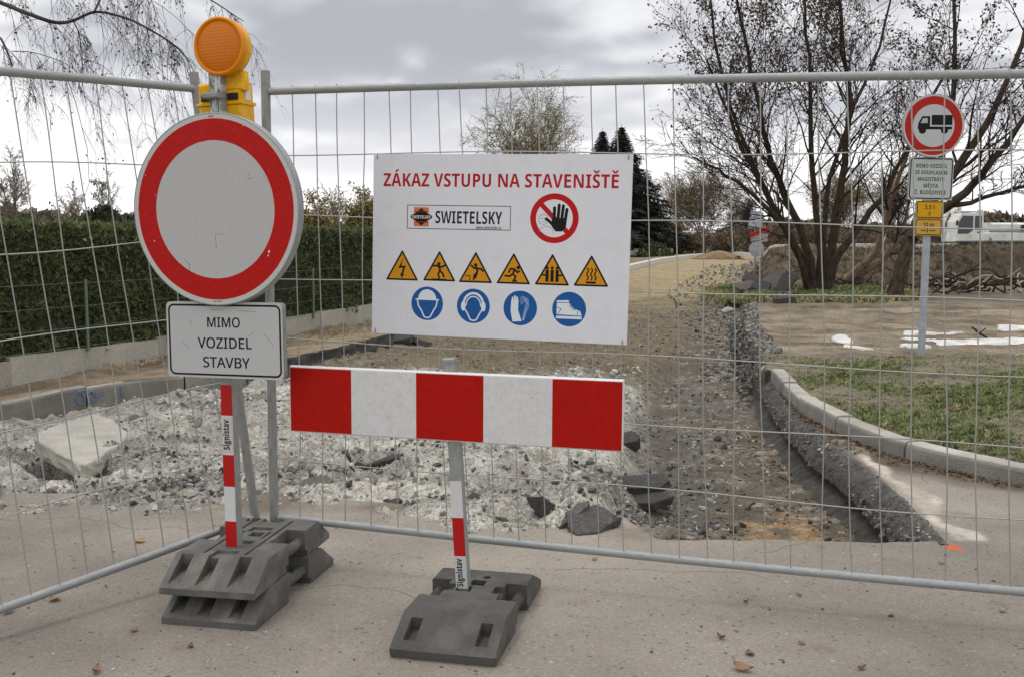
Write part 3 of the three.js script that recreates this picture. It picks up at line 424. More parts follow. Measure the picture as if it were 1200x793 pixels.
// ---------------------------------------------------------------- plastic sign bases (800 x 400 mm recycled plastic)
const postA0 = onLevel(275, 641, 0.232), postA1 = at(255.5, 88, -postA0.z + 0.0);
const csg = new Evaluator(); csg.useGroups = false; csg.attributes = ['position', 'normal', 'uv'];
function baseGeometry(kind, holes) {
  const L = 0.41, W = 0.2, H = kind ? 0.1 : 0.115, top = kind ? 0.25 : 0.27, rim = kind ? 0.034 : 0.03;
  const s = new THREE.Shape(); s.moveTo(-L, 0); s.lineTo(L, 0); s.lineTo(L + (kind ? 0.008 : 0), rim * 0.7); s.lineTo(L - 0.012, rim); s.lineTo(top, H); s.lineTo(-top, H); s.lineTo(-L + 0.012, rim); s.lineTo(-L - (kind ? 0.008 : 0), rim * 0.7); s.closePath();
  const bv = kind ? 0.012 : 0.005; let g = new THREE.ExtrudeGeometry(s, { depth: 2 * W - 2 * bv, bevelEnabled: true, bevelSize: bv * 0.7, bevelThickness: bv, bevelSegments: 2 }); g.translate(0, bv * 0.7, -W + bv);
  let b = new Brush(g); b.updateMatrixWorld();
  const cut = (w, h, d, x, y, z, rz = 0) => { const c = new Brush(new THREE.BoxGeometry(w, h, d)); c.position.set(x, y, z); c.rotation.z = rz; c.updateMatrixWorld(); b = csg.evaluate(b, c, SUBTRACTION); };
  for (const e of [-1, 1]) {
    if (kind) for (const z of [-0.135, 0.135]) cut(0.11, 0.08, 0.046, e * 0.335, 0.084, z, -e * 0.16);
    else for (const z of [-0.145, -0.03, 0.105]) cut(0.135, 0.1, z === -0.03 ? 0.05 : 0.052, e * 0.335, 0.095, z, -e * 0.14);
  }
  for (const z of [-1, 1]) { cut(0.19, 0.3, 0.1, 0.02, 0.1, z * 0.165); cut(0.24, 0.05, 0.1, 0.02, 0.008, z * 0.17); if (!kind) { cut(0.5, 0.016, 0.012, 0, H + 0.002, z * 0.088); cut(0.1, 0.02, 0.012, 0.02, H, z * 0.06); } }
  for (const [x, z] of holes) cut(0.06, 0.3, 0.06, x, 0.1, z);
  if (kind) { cut(0.075, 0.03, 0.13, 0.03, H + 0.008, 0.145); cut(0.075, 0.03, 0.13, 0.03, H + 0.008, -0.145); const c = new Brush(new THREE.CylinderGeometry(0.017, 0.017, 0.3, 16)); c.position.set(0.17, 0.1, 0.02); c.updateMatrixWorld(); b = csg.evaluate(b, c, SUBTRACTION); }
  else { for (const x of [-0.24, -0.1, 0.1, 0.25]) cut(0.07, 0.018, 0.1, x, H + 0.003, 0); }
  const out = toCreasedNormals(boxUV(b.geometry, 1), 0.6);
  return out;
}
function signBase(name, label, kind, pos, yaw, mat, holes) {
  const g = thing(name, label, 'sign base', pos); g.rotation.y = yaw;
  mesh('body', baseGeometry(kind, holes.map((h) => { const v = h.clone().sub(pos).applyAxisAngle(V(0, 1, 0), -yaw); return [v.x, v.z]; })), mat, g);
  for (const z of [-1, 1]) mesh('carrying_bar', new THREE.CylinderGeometry(0.023, 0.023, 0.22, 14).rotateZ(Math.PI / 2).translate(0.02, kind ? 0.062 : 0.066, z * 0.168), mat, g);
  return g;
}
const bA = onLevel(194, 724, 0.02), bB = onLevel(294, 734, 0.02), bC = onLevel(396, 648, 0.02);      // bottom corners of the lower base
const dirA = bC.clone().sub(bB).setY(0).normalize(), yawA = Math.atan2(-dirA.z, dirA.x);
const midA = bA.clone().lerp(bB, 0.5).addScaledVector(dirA, 0.41).setY(0.0);
signBase('sign_base', 'lower grey plastic base of the pair under the round sign', 0, midA, yawA, M.plasticDark, [midA.clone().addScaledVector(dirA, 0.02)]);
signBase('sign_base', 'upper grey plastic base stacked under the round sign and holding three posts', 0, midA.clone().add(V(-0.012, 0.121, -0.005)), yawA + 0.02, M.plasticGrey, [postA0, midA.clone().addScaledVector(dirA, 0.03), onLevel(320, 612, 0.232), onLevel(297, 611, 0.232)]);
const cA = onLevel(457, 762, 0.02), cB = onLevel(582, 775, 0.02), cC = onLevel(634, 684, 0.02);
const dirC = cC.clone().sub(cB).setY(0).normalize(), yawC = Math.atan2(-dirC.z, dirC.x);
const midC = cA.clone().lerp(cB, 0.5).addScaledVector(dirC, 0.41).setY(0);
signBase('sign_base', 'single grey plastic base under the red and white barrier board', 1, midC, yawC, std({ specularIntensity: 0.5, color: C(0.094, 0.091, 0.085), map: repeated(T.dusty, 1.4, 1.4, 0.1, 0.6), bumpMap: repeated(T.fineBump, 3), bumpScale: 0.0035, roughness: 0.78 }), [onLevel(544, 694, 0.1), midC.clone().addScaledVector(dirC, 0.1)]);

// ---------------------------------------------------------------- lettering and pictograms
const FONT = '"sans-serif", Arial';
function text(g, s, x, y, size, { w = 0, weight = 'normal', color = '#111', align = 'center', squeeze = 0, outline = 0 } = {}) { g.save(); g.font = `${weight} ${size}px sans-serif`; g.fillStyle = color; g.textAlign = align; g.textBaseline = 'alphabetic'; const m = g.measureText(s).width; const k = w ? w / m : squeeze || 1; g.translate(x, y); g.scale(k, 1); g.fillText(s, 0, 0); if (outline) { g.strokeStyle = color; g.lineWidth = outline; g.strokeText(s, 0, 0); } g.restore(); }
function poly(g, pts, fill, stroke, lw) { g.beginPath(); pts.forEach(([x, y], i) => (i ? g.lineTo(x, y) : g.moveTo(x, y))); g.closePath(); if (fill) { g.fillStyle = fill; g.fill(); } if (stroke) { g.strokeStyle = stroke; g.lineWidth = lw; g.lineJoin = 'round'; g.stroke(); } }
function strokes(g, list, color, lw) { g.strokeStyle = color; g.lineWidth = lw; g.lineCap = 'round'; g.lineJoin = 'round'; for (const p of list) { g.beginPath(); p.forEach(([x, y], i) => (i ? g.lineTo(x, y) : g.moveTo(x, y))); g.stroke(); } }
function scuffs(g, w, h, n, seed, dark = '70,68,64') { const r = rngOf(seed); for (let i = 0; i < n; i++) { const x = w * r(), y = h * r(), l = (2 + 14 * r() * r()) * w / 700, a = r() * 6.3; g.strokeStyle = `rgba(${r() < 0.8 ? dark : '235,235,235'},${0.08 + 0.3 * r() * r()})`; g.lineWidth = (0.6 + 1.8 * r()) * w / 700; g.beginPath(); g.moveTo(x, y); g.quadraticCurveTo(x + l * 0.5 + 3, y + 3 * r(), x + Math.cos(a) * l, y + Math.sin(a) * l); g.stroke(); } for (let i = 0; i < n * 2; i++) { g.fillStyle = `rgba(${dark},${0.05 + 0.2 * r() * r()})`; g.beginPath(); g.arc(w * r(), h * r(), (0.5 + 1.6 * r()) * w / 700, 0, 7); g.fill(); } }
const RED = '#b9211c', SIGNRED = '#b81410', WHITE = '#d5d5d6', INK = '#17171a';

// the white notice board tied to the fence
const boardQuad = [[438, 181], [742, 180.5], [735, 404.5], [436, 389.5]];
{
  const n = fenceR.out.clone(); if (n.z < 0) n.negate(); const pl = fenceR.P(0.3, 0.5).addScaledVector(n, 0.03);
  const q = boardQuad.map(([x, y]) => onPlane(x, y, pl, n));
  const X = q[1].clone().sub(q[0]).add(q[2]).sub(q[3]).normalize(), Yv = q[0].clone().sub(q[3]).add(q[1]).sub(q[2]); Yv.addScaledVector(X, -Yv.dot(X)).normalize(); const Z = X.clone().cross(Yv);
  const w = (q[0].distanceTo(q[1]) + q[3].distanceTo(q[2])) / 2, h = (q[0].distanceTo(q[3]) + q[1].distanceTo(q[2])) / 2;
  const c = q[0].clone().add(q[1]).add(q[2]).add(q[3]).multiplyScalar(0.25);
  const g = thing('notice_board', 'white building site notice board with red heading and pictograms tied to the fence', 'notice board', c); g.quaternion.setFromRotationMatrix(new THREE.Matrix4().makeBasis(X, Yv, Z));
  const CW = 1920, CH = Math.round(1920 * h / w), map = homography(boardQuad, CW, CH);
  const S = CW / 302, m = (x, y) => map(x, y);
  const face = canvasTex(CW, CH, (k) => {
    k.fillStyle = '#e2e2e8'; k.fillRect(0, 0, CW, CH);
    { const q = rngOf(77); for (let i = 0; i < 260; i++) { k.fillStyle = `rgba(120,112,98,${0.006 + 0.014 * q()})`; k.beginPath(); k.ellipse(CW * q(), CH * q(), 10 + 90 * q(), 8 + 40 * q(), q() * 3, 0, 7); k.fill(); } for (let i = 0; i < 420; i++) { k.fillStyle = `rgba(92,84,70,${0.1 + 0.3 * q() * q()})`; k.beginPath(); k.arc(CW * q(), CH * (1 - 0.5 * q() * q()), 0.8 + 2.4 * q() * q(), 0, 7); k.fill(); } }
    const [tx0, ty] = m(449, 218.5), [tx1] = m(726, 219); text(k, 'ZÁKAZ VSTUPU NA STAVENIŠTĚ', (tx0 + tx1) / 2, ty, 15.3 * S * 1.36, { w: tx1 - tx0, weight: 'bold', color: '#b5121c' });
    // company plate
    { const [x0, y0] = m(477.5, 240.5), [x1, y1] = m(597.5, 270); k.strokeStyle = '#3a3a40'; k.lineWidth = 0.8 * S; k.strokeRect(x0, y0, x1 - x0, y1 - y0);
      const cx = x0 + 17 * S, cy = (y0 + y1) / 2; k.fillStyle = '#cf7a4a'; k.fillRect(cx - 9 * S, cy - 11 * S, 18 * S, 22 * S);
      poly(k, [[cx - 12 * S, cy], [cx, cy - 10 * S], [cx + 12 * S, cy], [cx, cy + 10 * S]], '#1a1214'); k.fillStyle = '#7a3028'; k.fillRect(cx - 8 * S, cy - 6.6 * S, 16 * S, 1.2 * S); k.fillRect(cx - 8 * S, cy + 5.4 * S, 16 * S, 1.2 * S);
      k.fillStyle = '#141216'; k.beginPath(); k.ellipse(cx, cy, 13.2 * S, 4.6 * S, 0, 0, 7); k.fill(); text(k, 'SWIETELSKY', cx, cy + 1.8 * S, 5 * S, { w: 23 * S, weight: 'bold', color: '#e6e4e2' });
      text(k, 'SWIETELSKY', x0 + 73.5 * S, cy + 7 * S, 19.5 * S, { w: 80 * S, weight: 'bold', color: '#18203a' }); text(k, 'www.swietelsky.cz', x0 + 98 * S, cy + 12.6 * S, 5 * S, { w: 30 * S, weight: 'bold', color: '#2a2e40' }); }
    // no entry for unauthorised persons: hand behind a red ring
    { const [cx, cy] = m(649.3, 256), R = 27.6 * S; k.fillStyle = '#bd161c'; k.beginPath(); k.arc(cx, cy, R, 0, 7); k.fill(); k.fillStyle = '#e2e2e8'; k.beginPath(); k.arc(cx, cy, R * 0.76, 0, 7); k.fill();
      k.strokeStyle = '#9a9aa2'; k.lineWidth = 0.7 * S; k.beginPath(); k.arc(cx - 0.45 * R, cy + 0.05 * R, 0.2 * R, 0, 7); k.stroke(); k.beginPath(); k.arc(cx - 0.32 * R, cy + 0.62 * R, 0.3 * R, 3.4, 6.2); k.stroke(); strokes(k, [[[cx - 0.58 * R, cy + 0.02 * R], [cx - 0.35 * R, cy + 0.02 * R]], [[cx - 0.52 * R, cy + 0.15 * R], [cx - 0.38 * R, cy + 0.14 * R]]], '#9a9aa2', 0.6 * S);
      strokes(k, [[[cx - 0.62 * R, cy - 0.62 * R], [cx + 0.62 * R, cy + 0.62 * R]]], '#bd161c', 0.2 * R);
      const f = (x, y) => [cx + x * R, cy + y * R]; k.fillStyle = INK; poly(k, [f(-0.08, 0.02), f(0.5, 0.0), f(0.46, 0.36), f(0.3, 0.5), f(0.08, 0.5), f(-0.06, 0.34)], INK, INK, 0.05 * R);
      strokes(k, [[f(0.0, 0.1), f(0.0, -0.42)], [f(0.155, 0.0), f(0.19, -0.53)], [f(0.31, 0.0), f(0.36, -0.5)], [f(0.45, 0.1), f(0.51, -0.36)]], INK, 0.125 * R); strokes(k, [[f(-0.02, 0.3), f(-0.22, 0.1), f(-0.34, 0.03)]], INK, 0.12 * R); }
    // six warning triangles
    const tri = [[471.5, 294, 328], [515, 295, 329], [557.5, 296, 331], [602, 297.5, 332.5], [647.5, 298.5, 334], [693.5, 300, 335.5]];
    tri.forEach(([px, y0, y1], i) => {
      const [cx, ty0] = m(px, y0), [, by] = m(px, y1), hw = (by - ty0) * 0.545, H = by - ty0; poly(k, [[cx, ty0 + 0.02 * H], [cx + hw, by - 0.02 * H], [cx - hw, by - 0.02 * H]], '#d5931c', INK, 0.06 * H);
      const f = (x, y) => [cx + x * H, ty0 + y * H]; const lw = 0.055 * H;
      if (i === 0) poly(k, [f(0.05, 0.24), f(-0.14, 0.6), f(0.03, 0.58), f(-0.03, 0.8), f(-0.08, 0.77), f(-0.01, 0.93), f(0.09, 0.8), f(0.035, 0.81), f(0.13, 0.5), f(-0.03, 0.52)], INK);
      const man = (L, hx, hy) => { strokes(k, L.map((p) => p.map(([x, y]) => f(x, y))), INK, lw * 1.15); k.fillStyle = INK; k.beginPath(); k.arc(...f(hx, hy), 0.06 * H, 0, 7); k.fill(); };
      if (i === 1) man([[[0, 0.5], [0.02, 0.66], [0.12, 0.74], [0.17, 0.86]], [[0.02, 0.66], [-0.04, 0.78], [-0.0, 0.9]], [[-0.22, 0.5], [-0.1, 0.48], [0, 0.54], [0.14, 0.5], [0.22, 0.46]], [[0.01, 0.52], [0.03, 0.64]]], -0.02, 0.42), strokes(k, [[f(-0.26, 0.94), f(0.26, 0.94)]], INK, lw * 0.35);
      if (i === 2) man([[[0.03, 0.5], [0.06, 0.66], [-0.04, 0.76], [-0.06, 0.9]], [[0.06, 0.66], [0.0, 0.84]], [[-0.15, 0.44], [-0.06, 0.52], [0.06, 0.53], [0.2, 0.55], [0.26, 0.62]], [[0.04, 0.52], [0.07, 0.64]]], 0.0, 0.42), strokes(k, [[f(-0.36, 0.78), f(-0.2, 0.78), f(-0.2, 0.93)]], INK, lw * 0.5);
      if (i === 3) man([[[0.04, 0.52], [-0.02, 0.68], [-0.14, 0.76], [-0.28, 0.74]], [[-0.02, 0.68], [0.08, 0.76], [0.02, 0.9]], [[-0.16, 0.62], [-0.1, 0.5], [0.04, 0.52], [0.14, 0.62], [0.2, 0.58]], [[0.02, 0.55], [-0.01, 0.66]]], 0.16, 0.46), poly(k, [f(-0.06, 0.94), f(0.0, 0.86), f(0.12, 0.88), f(0.14, 0.94)], INK);
      if (i === 4) { for (const x of [-0.17, 0, 0.17]) { k.fillStyle = INK; k.fillRect(...f(x - 0.055, 0.5), 0.11 * H, 0.4 * H); k.beginPath(); k.arc(...f(x, 0.44), 0.05 * H, 0, 7); k.fill(); } strokes(k, [[f(-0.32, 0.68), f(-0.24, 0.68)], [f(0.24, 0.68), f(0.32, 0.68)]], INK, lw); }
      if (i === 5) { for (const x of [-0.13, 0, 0.13]) { k.strokeStyle = INK; k.lineWidth = lw * 0.8; k.beginPath(); k.moveTo(...f(x, 0.42)); k.bezierCurveTo(...f(x + 0.12, 0.52), ...f(x - 0.1, 0.58), ...f(x + 0.02, 0.68)); k.bezierCurveTo(...f(x + 0.06, 0.72), ...f(x + 0.02, 0.76), ...f(x, 0.8)); k.stroke(); } k.fillStyle = INK; k.fillRect(...f(-0.17, 0.85), 0.34 * H, 0.07 * H); }
    });
    // four blue mandatory discs
    [[500.5, 355.5, 20], [554.5, 358.5, 20.7], [609.5, 361, 21], [667, 362.5, 21.4]].forEach(([px, py, R0], i) => {
      const [cx, cy] = m(px, py), R = R0 * S * [1.02, 1.0, 0.98, 0.95][i]; const f = (x, y) => [cx + x * R, cy + y * R]; k.fillStyle = '#dfe3ea'; k.beginPath(); k.arc(cx, cy, R, 0, 7); k.fill(); k.fillStyle = '#1f5a9e'; k.beginPath(); k.arc(cx, cy, R * 0.95, 0, 7); k.fill();
      const Wt = '#e4e8ee', headLine = [[-0.58, -0.16], [-0.52, 0.14], [-0.34, 0.4], [-0.18, 0.74], [-0.06, 0.8], [0.1, 0.8], [0.2, 0.74], [0.38, 0.4], [0.54, 0.14], [0.6, -0.16]].map(([x, y]) => f(x, y));
      if (i === 0) { strokes(k, [headLine], Wt, 0.08 * R); k.fillStyle = Wt; k.beginPath(); k.ellipse(...f(0.0, -0.24), 0.54 * R, 0.56 * R, 0, Math.PI, 0); k.fill(); k.fillRect(...f(-0.7, -0.27), 1.4 * R, 0.08 * R); }
      if (i === 1) { strokes(k, [headLine.slice(1, 9)], Wt, 0.08 * R); k.strokeStyle = Wt; k.lineWidth = 0.13 * R; k.beginPath(); k.ellipse(...f(0, -0.08), 0.56 * R, 0.62 * R, 0, Math.PI * 1.02, -0.06); k.stroke(); k.lineWidth = 0.07 * R; k.beginPath(); k.ellipse(...f(0, -0.02), 0.42 * R, 0.5 * R, 0, Math.PI, 0); k.stroke(); k.fillStyle = Wt; for (const s of [-1, 1]) { k.beginPath(); k.ellipse(...f(s * 0.58, 0.02), 0.13 * R, 0.27 * R, 0, 0, 7); k.fill(); } }
      if (i === 2) { poly(k, [f(-0.52, -0.42), f(-0.1, -0.46), f(-0.12, 0.1), f(0.1, 0.72), f(-0.42, 0.76), f(-0.54, 0.2)], Wt); strokes(k, [[f(-0.44, -0.4), f(-0.44, -0.56)], [f(-0.31, -0.42), f(-0.31, -0.64)], [f(-0.19, -0.42), f(-0.19, -0.58)]], Wt, 0.1 * R); strokes(k, [0.0, 0.1, 0.2, 0.3].map((o) => [f(-0.02 + o * 0.2, -0.5 + o), f(0.12 + o, -0.66 + o * 0.4), f(0.34 + o * 0.5, -0.3 + o * 0.5), f(0.2 + o * 0.4, 0.3), f(0.14 + o * 0.3, 0.66)]), '#9fb6d4', 0.03 * R); }
      if (i === 3) { poly(k, [f(-0.7, -0.46), f(-0.04, -0.5), f(0.02, -0.3), f(0.3, -0.02), f(0.62, 0.08), f(0.72, 0.34), f(-0.7, 0.3)], Wt); k.fillStyle = '#1f5a9e'; k.fillRect(...f(-0.74, 0.33), 1.5 * R, 0.035 * R); k.fillStyle = Wt; k.fillRect(...f(-0.72, 0.38), 1.44 * R, 0.15 * R); strokes(k, [[f(-0.7, -0.34), f(0.0, -0.36)], [f(-0.6, 0.24), f(-0.44, 0.0), f(-0.7, -0.1)], [f(0.5, 0.08), f(0.46, 0.28)]], '#1f5a9e', 0.035 * R); strokes(k, [0, 1, 2, 3].map((o) => [f(0.0 + o * 0.085, -0.16 + o * 0.07), f(0.1 + o * 0.085, -0.22 + o * 0.07)]), '#1f5a9e', 0.045 * R); }
    });
  });
  const fm = std({ map: face, roughness: 0.4, specularIntensity: 0.35 }), sideM = M.white;
  mesh('panel', new THREE.BoxGeometry(w, h, 0.006), [sideM, sideM, sideM, sideM, fm, sideM], g);
  for (const [x, y] of [[-1, 1], [1, 1], [-1, -1], [1, -1]]) mesh('cable_tie', new THREE.TorusGeometry(0.011, 0.0022, 6, 14).rotateY(Math.PI / 2).rotateX(x * 0.5).translate(x * (w / 2 - 0.018), y * (h / 2 - 0.012), -0.003), M.galvOld, g);
}

// ---------------------------------------------------------------- no-vehicles sign on its post
const YAW = -0.27;
function frameAt(p, yaw, roll) { return new THREE.Matrix4().makeRotationFromEuler(new THREE.Euler(0, yaw, roll, 'YXZ')).setPosition(p); }
function roundSign(g, R, draw, res, rimMat, backMat) { // a pressed round plate with a folded rim, facing +z, centre at the origin
  const s = canvasTex(res, res, (k) => { k.fillStyle = '#c9c9c9'; k.fillRect(0, 0, res, res); draw(k, res); });
  const face = new THREE.CircleGeometry(R - 0.004, 72); face.translate(0, 0, 0.0145);
  mesh('sign_face', face, std({ map: s, roughness: 0.4, specularIntensity: 0.35 }), g);
  const rim = new THREE.LatheGeometry([[R - 0.03, -0.026], [R - 0.001, -0.026], [R, -0.024], [R, 0.011], [R - 0.003, 0.0152], [R - 0.006, 0.0152], [R - 0.0062, 0.012], [0.001, 0.012]].map(([x, y]) => new THREE.Vector2(x, y)), 72); rim.rotateX(Math.PI / 2);
  mesh('sign_rim', rim, rimMat, g);
}
{
  const ax = postA1.clone().sub(postA0), len = ax.length(), roll = Math.atan2(-ax.x, ax.y);
  const g = thing('road_sign', 'round red and white sign with blank centre on a striped post above its lettered plate', 'road sign', postA0); g.rotation.set(0, YAW, 0, 'YXZ');
  const upL = ax.clone().applyQuaternion(g.quaternion.clone().invert()).normalize();
  const rl = Math.atan2(-upL.x, upL.y), tilt = new THREE.Group(); // lean is put into the parts' own transforms
  const lean = new THREE.Quaternion().setFromUnitVectors(V(0, 1, 0), upL);
  const add = (name, geo, mat, parent = g) => { const m = mesh(name, geo, mat, parent); if (parent === g) m.quaternion.copy(lean); return m; };
  const b = 0.05; add('post', box(b, len + 0.1, b, 0, len / 2 - 0.05, 0, 0.004), M.galvOld);
  const yOf = (py) => (641 - py) / (641 - 88) * len;
  [[640, 607, 0], [607, 565, 1], [565, 527, 0], [527, 480, 1], [480, 444, 0]].forEach(([p0, p1, w], i) => { const y0 = yOf(p0), y1 = yOf(p1); const m = add(w ? 'white_band' : 'red_band', box(b - 0.002, y1 - y0 - 0.0005, 0.006, 0, (y0 + y1) / 2, b / 2 + 0.0005), w ? M.whiteFilm : M.redFilm); if (i === 3) tag(m, 'white reflective band with worn black lettering'); });
  const lt = canvasTex(96, 256, (k) => { k.fillStyle = '#c8c8c6'; k.fillRect(0, 0, 96, 256); k.save(); k.translate(64, 128); k.rotate(-Math.PI / 2); text(k, 'Signistav', 0, 6, 84, { w: 222, outline: 3, weight: 'bold', color: '#141414' }); k.restore(); scuffs(k, 96, 256, 60, 4); });
  add('lettering', new THREE.PlaneGeometry(0.044, 0.145).translate(0.0, yOf(503), b / 2 + 0.005), std({ map: lt, roughness: 0.45 }));
  // the round plate
  const R = 0.381, cy = (641 - 241.5) / (641 - 88) * len;
  const sg = new THREE.Group(); sg.name = 'round_sign'; sg.position.copy(upL.clone().multiplyScalar(cy)).add(V(0.008, 0, 0.062)); sg.quaternion.copy(lean); sg.scale.set(0.975, 1, 1); g.add(sg);
  roundSign(sg, R, (k, n) => {
    const c = n / 2, circ = (r, col) => { k.fillStyle = col; k.beginPath(); k.arc(c, c, r * c, 0, 7); k.fill(); };
    circ(1.0, '#c2c3c2'); circ(0.945, SIGNRED); circ(0.72, '#bababa'); const r = rngOf(8);
    for (let i = 0; i < 5000; i++) { const a = r() * 6.3, q = Math.sqrt(r()) * 0.72 * c; k.fillStyle = `rgba(${r() < 0.5 ? '176,176,174' : '205,205,203'},0.05)`; k.beginPath(); k.arc(c + Math.cos(a) * q, c + Math.sin(a) * q, 1 + 9 * r(), 0, 7); k.fill(); }
    for (let i = 0; i < 700; i++) { const a = r() * 6.3, q = (0.73 + 0.21 * r()) * c; k.fillStyle = `rgba(${r() < 0.6 ? '150,22,20' : '205,52,44'},0.2)`; k.beginPath(); k.arc(c + Math.cos(a) * q, c + Math.sin(a) * q, 2 + 10 * r(), 0, 7); k.fill(); }
    scuffs(k, n, n, 300, 31);
    const scr = [[[0.70, 0.345], [0.735, 0.34]], [[0.71, 0.325], [0.72, 0.318]], [[0.5, 0.63], [0.505, 0.70]], [[0.505, 0.63], [0.55, 0.625]], [[0.3, 0.755], [0.34, 0.79]], [[0.33, 0.78], [0.335, 0.83]], [[0.88, 0.295], [0.9, 0.27]]].map((s) => s.map(([x, y]) => [x * n, y * n])); strokes(k, scr, 'rgba(60,58,55,0.6)', 2.5);
    for (const [x, y, s, col] of [[0.82, 0.72, 9, '#d2c8c4'], [0.815, 0.74, 6, '#d2c8c4'], [0.69, 0.07, 5, '#ccb'], [0.12, 0.66, 5, '#cbb'], [0.14, 0.42, 4, '#caa'], [0.08, 0.31, 4, '#caa'], [0.57, 0.15, 5, '#cfb0aa'], [0.6, 0.17, 7, '#cfb0aa']]) { k.fillStyle = col; k.beginPath(); k.ellipse(x * n, y * n, s * 0.7, s, 0.3, 0, 7); k.fill(); }
    k.fillStyle = '#8c2a26'; for (let i = 0; i < 6; i++) k.fillRect(n * (0.475 + i * 0.009), n * 0.978, n * 0.005, n * 0.007); k.fillStyle = '#9a3a36'; for (let i = 0; i < 3; i++) k.fillRect(n * (0.485 + i * 0.011), n * 0.012, n * 0.007, n * 0.01);
  }, 1024, M.galv, M.galv);
  // the supplementary plate
  const plateQuad = [[194, 353], [333, 356], [330, 446.5], [197, 439]];
  const n = V(Math.sin(YAW), 0, Math.cos(YAW)), pp = postA0.clone().add(V(0, 0, 0)).addScaledVector(n, 0.055).add(V(-0.02 * 0, 0, 0)); const q = plateQuad.map(([x, y]) => onPlane(x, y, pp.clone().addScaledVector(ax, 0.4), n));
  const w = (q[0].distanceTo(q[1]) + q[3].distanceTo(q[2])) / 2, h = (q[0].distanceTo(q[3]) + q[1].distanceTo(q[2])) / 2, c = q[0].clone().add(q[1]).add(q[2]).add(q[3]).multiplyScalar(0.25);
  const X = q[1].clone().sub(q[0]).add(q[2]).sub(q[3]), pr = Math.atan2(X.y, Math.hypot(X.x, X.z));
  const pg = new THREE.Group(); pg.name = 'supplementary_plate'; pg.position.copy(c.clone().sub(postA0).applyQuaternion(g.quaternion.clone().invert())); pg.rotation.z = pr + 0.012; g.add(pg);
  const W = 1024, H = Math.round(1024 * h / w), hm = homography(plateQuad, W, H);
  const pt = canvasTex(W, H, (k) => {
    k.fillStyle = '#bfc0c1'; k.fillRect(0, 0, W, H); const rr = (i, lw, rad) => { k.lineWidth = lw; k.strokeStyle = '#18191b'; k.beginPath(); k.roundRect(i, i, W - 2 * i, H - 2 * i, rad); k.stroke(); };
    rr(24, 15, 44);
    const L = [['MIMO', 241, 281.5, 384.5, 373], ['VOZIDEL', 231, 294, 409, 397], ['STAVBY', 236, 290.5, 431, 419.5]];
    for (const [s, x0, x1, yb, yt] of L) { const a = hm(x0, yb - 1), b2 = hm(x1, yb + 0.5), t = hm(x0, yt - 1); text(k, s, (a[0] + b2[0]) / 2, (a[1] + b2[1]) / 2, (a[1] - t[1]) * 1.38, { w: b2[0] - a[0], color: '#1b1b1d', outline: 3.2 }); }
    scuffs(k, W, H, 150, 57);
    strokes(k, [[hm(309, 392), hm(313, 397), hm(316, 402), hm(320, 408)], [hm(291, 395), hm(297, 390)], [hm(222, 376), hm(224, 381)], [hm(212, 399), hm(216, 404), hm(221, 408)], [hm(246, 363), hm(262, 364)], [hm(280, 365), hm(300, 366)]], 'rgba(70,68,66,0.55)', 4);
  });
  const sh = new THREE.Shape(), rx = w / 2, ry = h / 2, rd = 0.022; sh.moveTo(-rx + rd, -ry); sh.lineTo(rx - rd, -ry); sh.quadraticCurveTo(rx, -ry, rx, -ry + rd); sh.lineTo(rx, ry - rd); sh.quadraticCurveTo(rx, ry, rx - rd, ry); sh.lineTo(-rx + rd, ry); sh.quadraticCurveTo(-rx, ry, -rx, ry - rd); sh.lineTo(-rx, -ry + rd); sh.quadraticCurveTo(-rx, -ry, -rx + rd, -ry);
  const pl = new THREE.ExtrudeGeometry(sh, { depth: 0.026, bevelEnabled: true, bevelSize: 0.0, bevelThickness: 0.0, curveSegments: 6, bevelSegments: 1 }); pl.translate(0, 0, -0.03); mesh('plate_body', boxUV(pl), M.galvOld, pg);
  const pf = new THREE.ShapeGeometry(sh, 8), pu = pf.attributes.uv, po = pf.attributes.position; for (let i = 0; i < pu.count; i++) pu.setXY(i, (po.getX(i) + rx) / w, (po.getY(i) + ry) / h); pf.translate(0, 0, -0.0005); mesh('plate_face', pf, std({ map: pt, roughness: 0.4, specularIntensity: 0.35 }), pg);
  for (const y of [cy + 0.18, cy - 0.18]) add('clamp', box(0.075, 0.035, 0.075, 0, y, 0.002, 0.004), M.galv);
  add('post_cap', box(0.056, 0.012, 0.056, 0, len + 0.004, 0, 0.003), M.galvOld);
  // peeling white paint at the top of the post
  const pk = canvasTex(64, 256, (k) => { const r = rngOf(12); k.fillStyle = '#8b8c8c'; k.fillRect(0, 0, 64, 256); for (let i = 0; i < 190; i++) { k.fillStyle = r() < 0.62 ? `rgba(205,206,204,0.7)` : 'rgba(84,84,82,0.6)'; k.beginPath(); k.ellipse(64 * r(), 256 * r(), 1 + 7 * r(), 2 + 14 * r(), 0.2 * (r() - 0.5), 0, 7); k.fill(); } });
  add('peeling_paint', box(b + 0.002, 0.3, b + 0.002 - 0.01, 0, len - 0.152, 0.0065), std({ map: pk, roughness: 0.6 }));
  for (const m of g.children) if (m.name === 'peeling_paint') { const uv = m.geometry.attributes.uv, p = m.geometry.attributes.position; for (let i = 0; i < uv.count; i++) uv.setXY(i, p.getX(i) / 0.05 + 0.5, clamp((p.getY(i) - len) / 0.3 + 1, 0.01, 0.99)); }

  // warning lamp on top: a thing of its own clipped to the post
  const lc = at(258.5, 54.5, -postA0.z - 0.03), lampG = thing('warning_lamp', 'orange round warning lamp with a yellow battery box clipped to the sign post', 'warning lamp', lc); lampG.rotation.set(0.02, YAW - 0.02, 0.03, 'YXZ');
  const Rl = 0.112;
